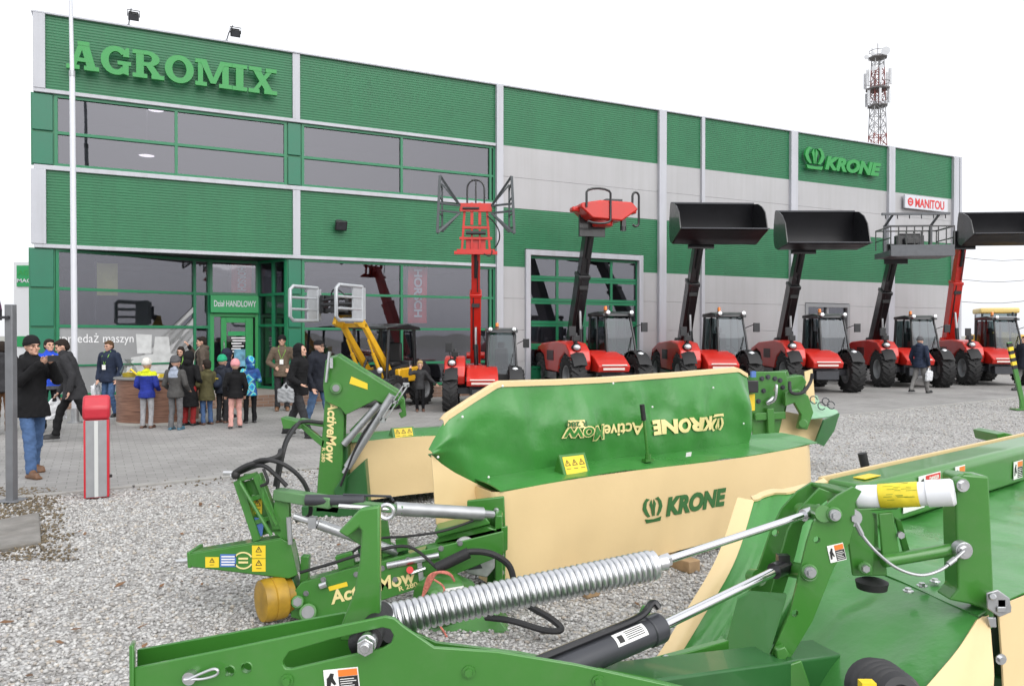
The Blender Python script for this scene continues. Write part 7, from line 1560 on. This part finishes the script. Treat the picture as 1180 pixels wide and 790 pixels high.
m = MB(); pl(m, [(980, 588), (1004, 586), (1010, 600), (1008, 664), (984, 664), (978, 620)], PY + .02, .012); pl(m, [(990, 590), (1012, 592), (1016, 662), (994, 662)], PY + .12, .012); m.slab([at(1014, 592, PY), at(1030, 590, PY), at(1039, 640, PY), at(1032, 644, PY), at(1018, 642, PY)], (0, .012, 0)); m.slab([at(1032, 596, PY + .02), at(1040, 600, PY + .02), at(1052, 640, PY + .1), at(1044, 644, PY + .1)], (0, .012, 0)); m.slab([at(982, 590, PY + .02), at(1036, 587, PY + .02), at(1040, 585, PY + .14), at(990, 588, PY + .14)], (0, 0, .01)); m.cyl(at(1018, 647, PY - .01), at(1112, 631, PY + .02), .022, 16); m.slab([at(1000, 630, PY + .03), at(1022, 636, PY + .03), at(1024, 664, PY + .03), at(1000, 664, PY + .03)], (0, .08, 0)); m.cyl(at(998, 655, PY - .02), at(998, 655, PY + .0), .022, 16); tb2 = obj('tube_bracket', m, KG, m3, bev=.004)
m = MB(); c = at(998, 655, PY - .02); m.tube([c, c + SN * .012], .013, 6); c = at(1038, 616, PY + .0); m.tube([c, c + SN * .012], .013, 6); obj('bolt_head', m, STEELM, tb2)
m = MB(); m.lathe([(0, -.02), (.05, -.02), (.055, .005), (.04, .012), (0, .012)], Matrix.Translation(at(1006, 672, PY + .04)), 20); obj('rubber_foot', m, BLK, tb2)
m = MB(); cp = [at(985, 598, PY - .07), at(994, 616, PY - .07), at(1012, 637, PY - .08), at(1035, 655, PY - .08), at(1062, 663, PY - .08), at(1085, 657, PY - .07), at(1102, 644, PY - .05), at(1112, 635, PY - .04)]; hose(m, cp, .0055); m.cyl(cp[0], cp[1], .009, 8); m.cyl(cp[6], cp[5].lerp(cp[6], .5), .009, 8); wr_ = obj('safety_wire', m, STEELM, m3)
m = MB(); c = at(985, 597, PY - .075); m.tube([c, c - SN * .02], .028, 18); m.tube([c + SN * .012, c], .014, 6); obj('washer', m, STEELM, wr_)
m = MB()
for px, py in ((1048, 681), (1064, 675), (1079, 670)):
    q = Vector((0, 0, 0)); Yb = (CH - .85) * F / (py - HZ); c = at(px, py, Yb); m.bolt(c - SZ * .004, SZ, .012, .014)
obj('bolts', m, STEEL, dk)
for k in range(2):
    pass
m = MB(); B0 = at(1026, 800, 2.28); ax_ = Vector((-.62, -.70, .22)); M = frame(B0, Vector((1, 0, 0)), ax_); prof = [(0, .078), (.03, .078), (.034, .085), (.055, .085)]
for k in range(5): z = .075 - k * .03; r_ = .062 + .006 * k; prof += [(r_, z), (r_ + .006, z - .008), (r_, z - .016), (r_ - .024, z - .022)]
prof += [(.09, -.1), (0, -.1)]; m.lathe(prof, M, 28); bl_ = obj('rubber_bellows', m, mat('bellows_rubber', (.022, .022, .024), .38, noise=.1), m3, ang=50)
m = MB(); m.box(at(1001, 790, 2.2), (.04, .03, .02)); obj('yellow_collar', m, STICK_Y, bl_)
# ---- rods, spring and cylinder
SPR = mat('bright_zinc', (.66, .67, .68), .34, 1.0, noise=.06, nscale=20)
sa, sb_ = at(432, 718, 2.14), at(753, 651, 2.36); ax_ = (sb_ - sa); Ls = ax_.length; M = frame(sa, ax_); m = MB(); N_ = 46; pts = []
for i in range(N_ * 16 + 1):
    a = 2 * math.pi * i / 16; pts.append(M @ Vector((Ls * i / (N_ * 16), .0370 * math.cos(a), .0370 * math.sin(a))))
m.tube(pts, .0094, 8); spg = obj('coil_spring', m, SPR, m3, ang=60)
m = MB(); m.cyl(M @ Vector((-.06, 0, 0)), M @ Vector((Ls, 0, 0)), .023, 14); m.lathe([(0, 0), (.04, 0), (.042, .012), (.03, .02), (.022, .022), (.022, .05), (0, .05)], M @ Matrix.Translation((Ls - .005, 0, 0)) @ Matrix.Rotation(R(90), 4, 'Y'), 20); obj('spring_plug', m, SPR, spg)
r1 = at(938, 590, 2.70); m = MB(); m.cyl(sb_, r1, .0125, 16); obj('tension_rod', m, CHROME, m3)
m = MB(); ax1 = (r1 - sb_).normalized(); m.cyl(r1 - ax1 * .05, r1 + ax1 * .03, .021, 14); m.cyl(sb_ + ax1 * .03, sb_ + ax1 * .06, .022, 6); obj('rod_eye', m, STEEL, m3)
ca, cb_, cc = at(606, 790, 2.05), at(760, 724, 2.34), at(903, 654, 2.72); m = MB(); m.cyl(ca, cb_, .041, 24); ac = (cb_ - ca).normalized(); m.cyl(cb_ - ac * .05, cb_ + ac * .004, .045, 24); cy = obj('hydraulic_cylinder', m, mat('cylinder_grey', (.045, .047, .055), .35, .2, noise=.1, coat=.2), m3, bev=.004)
m = MB(); m.cyl(cb_, cc, .0155, 18); obj('piston_rod', m, CHROME, cy)
m = MB(); m.cyl(cc - ac * .05, cc + ac * .02, .028, 14); m.box(cc + SZ * .03, (.04, .03, .03)); obj('rod_eye', m, BLKP, cy)
M = frame(ca.lerp(cb_, .72), ac, Vector((0, -.75, .66))); m = MB(); m.lathe([(.0412, -.06), (.0418, -.06), (.0418, .06), (.0412, .06)], M @ Matrix.Rotation(R(90), 4, 'Y'), 8, R(150), R(205)); sl = obj('warning_label', m, STICK_W, cy)
m = MB()
for k in range(5): m.lathe([(.0420, -.018), (.0424, -.018), (.0424, .05), (.0420, .05)], M @ Matrix.Rotation(R(90), 4, 'Y'), 2, R(158 + k * 8), R(161.5 + k * 8))
m.lathe([(.0420, -.05), (.0424, -.05), (.0424, -.03), (.0420, -.03)], M @ Matrix.Rotation(R(90), 4, 'Y'), 3, R(165), R(195)); obj('print', m, STICK_K, sl)
m = MB(); o_ = Vector((-.01, 0, .05)); hose(m, [ca + o_, ca.lerp(cb_, .5) + o_, ca.lerp(cb_, .86) + o_ * 1.05, cb_ + Vector((-.02, 0, .075)), cb_ + Vector((-.0, 0, .06))], .011); obj('hydraulic_line', m, BLKP, cy)
m = MB(); hose(m, [at(735, 722, 2.34), at(728, 716, 2.4), at(742, 708, 2.45), at(748, 700, 2.5)], .005); obj('pull_cord', m, mat('red_rope', (.5, .16, .12), .8, noise=.4, nscale=60), cy)
# ---- front frame
FY = 1.90
slot = [(325, 762)] + [(330 + 6 * math.cos(R(a)), 762 + 10 * math.sin(R(a))) for a in (150, 110)] + [(335, 772), (395, 758), (440, 748), (450, 742), (453, 733), (449, 726), (440, 724), (380, 738), (332, 752)]
m = MB(); plate_hole(m, [(152, 771), (270, 747), (443, 711), (454, 713), (464, 722), (500, 747), (575, 752), (660, 766), (760, 788), (890, 818), (890, 880), (152, 880)], [slot, ring(263, 774, 6), ring(283, 770, 6)], FY, .012)
ff = obj('frame_plate', m, KG, m3, bev=.003)
m = MB(); plate_hole(m, [(156, 750), (395, 707), (448, 716), (502, 741), (600, 753), (755, 785), (880, 816), (880, 860), (156, 860)], [ring(263, 800, 6)], FY + .24, .012); obj('frame_plate', m, KG, m3, bev=.003)
m = MB(); m.slab([at(147, 744, FY - .006), at(147, 880, FY - .006), at(150, 870, FY + .26), at(150, 738, FY + .26)], (.012, 0, 0)); m.slab([at(152, 880, FY + .013), at(700, 880, FY + .013), at(700, 850, FY + .239), at(152, 850, FY + .239)], (0, 0, -.01)); m.slab([at(640, 776, FY + .013), at(760, 795, FY + .013), at(760, 790, FY + .239), at(640, 770, FY + .239)], (0, 0, -.01)); obj('end_plate', m, KG, ff, bev=.004)
m = MB(); m.slab([at(437, 583, FY + .1), at(414, 587, FY + .1), at(389, 613, FY + .1), at(400, 620, FY + .1), at(413, 608, FY + .1), at(416, 612, FY + .1), at(414, 645, FY + .1), at(408, 681, FY + .1), at(392, 722, FY + .1), at(390, 740, FY + .1), at(437, 740, FY + .1)], (0, .03, 0)); m.slab([at(395, 616, FY + .14), at(432, 584, FY + .14), at(432, 740, FY + .14), at(400, 740, FY + .14), at(410, 690, FY + .14), at(416, 630, FY + .14)], (0, .02, 0)); obj('parking_hook', m, KG, ff, bev=.005)
m = MB(); c = at(423, 741, FY - .012); m.cyl(c - SN * .03, c + SN * .012, .023, 24); m.tube([c + SN * .008, c + SN * .034], .022, 6); m.cyl(c + SN * .03, c + SN * .042, .012, 16); pb = obj('pivot_bolt', m, STEEL, ff, bev=.002)
m = MB(); m.cyl(c - SN * .02, c - SN * .20, .032, 20); m.cyl(at(446, 728, FY + .06), at(410, 744, FY + .1), .03, 16); obj('bushing', m, BLK, pb)
m = MB(); c = at(218, 781, FY - .008); m.cyl(c - SN * .02, c + SN * .012, .016, 16); hose(m, [c + SN * .015 + Vector((-.01, 0, 0)), at(232, 783, FY - .02), at(247, 779, FY - .02), at(250, 774, FY - .02), at(244, 772, FY - .02), at(228, 778, FY - .02), c + SN * .015], .0035); obj('linch_pin', m, STEEL, ff)
us_label(ff, at(393, 784, FY - .001), Vector((1, 0, .1)), Vector((-.1, 0, 1)), .085, .055, SN)
m = MB()
for px, py in ((540, 775), (690, 786), (330, 785)): m.bolt(at(px, py, FY - .001), SN, .010, .012)
obj('bolts', m, KG, ff)
m = MB(); m.bar(Vector((-.35, 2.05, .05)), Vector((-.35, 2.05, .8)), .08, .08, (0, 1, 0)); m.box((-.35, 2.05, .03), (.25, .25, .04)); m.bar(Vector((.1, 2.05, .8)), Vector((1.5, 3.1, .5)), .16, .16); m.bar(Vector((-.4, 2.03, .75)), Vector((.15, 2.05, .78)), .12, .12); obj('support_leg', m, KGD, ff, bev=.008)
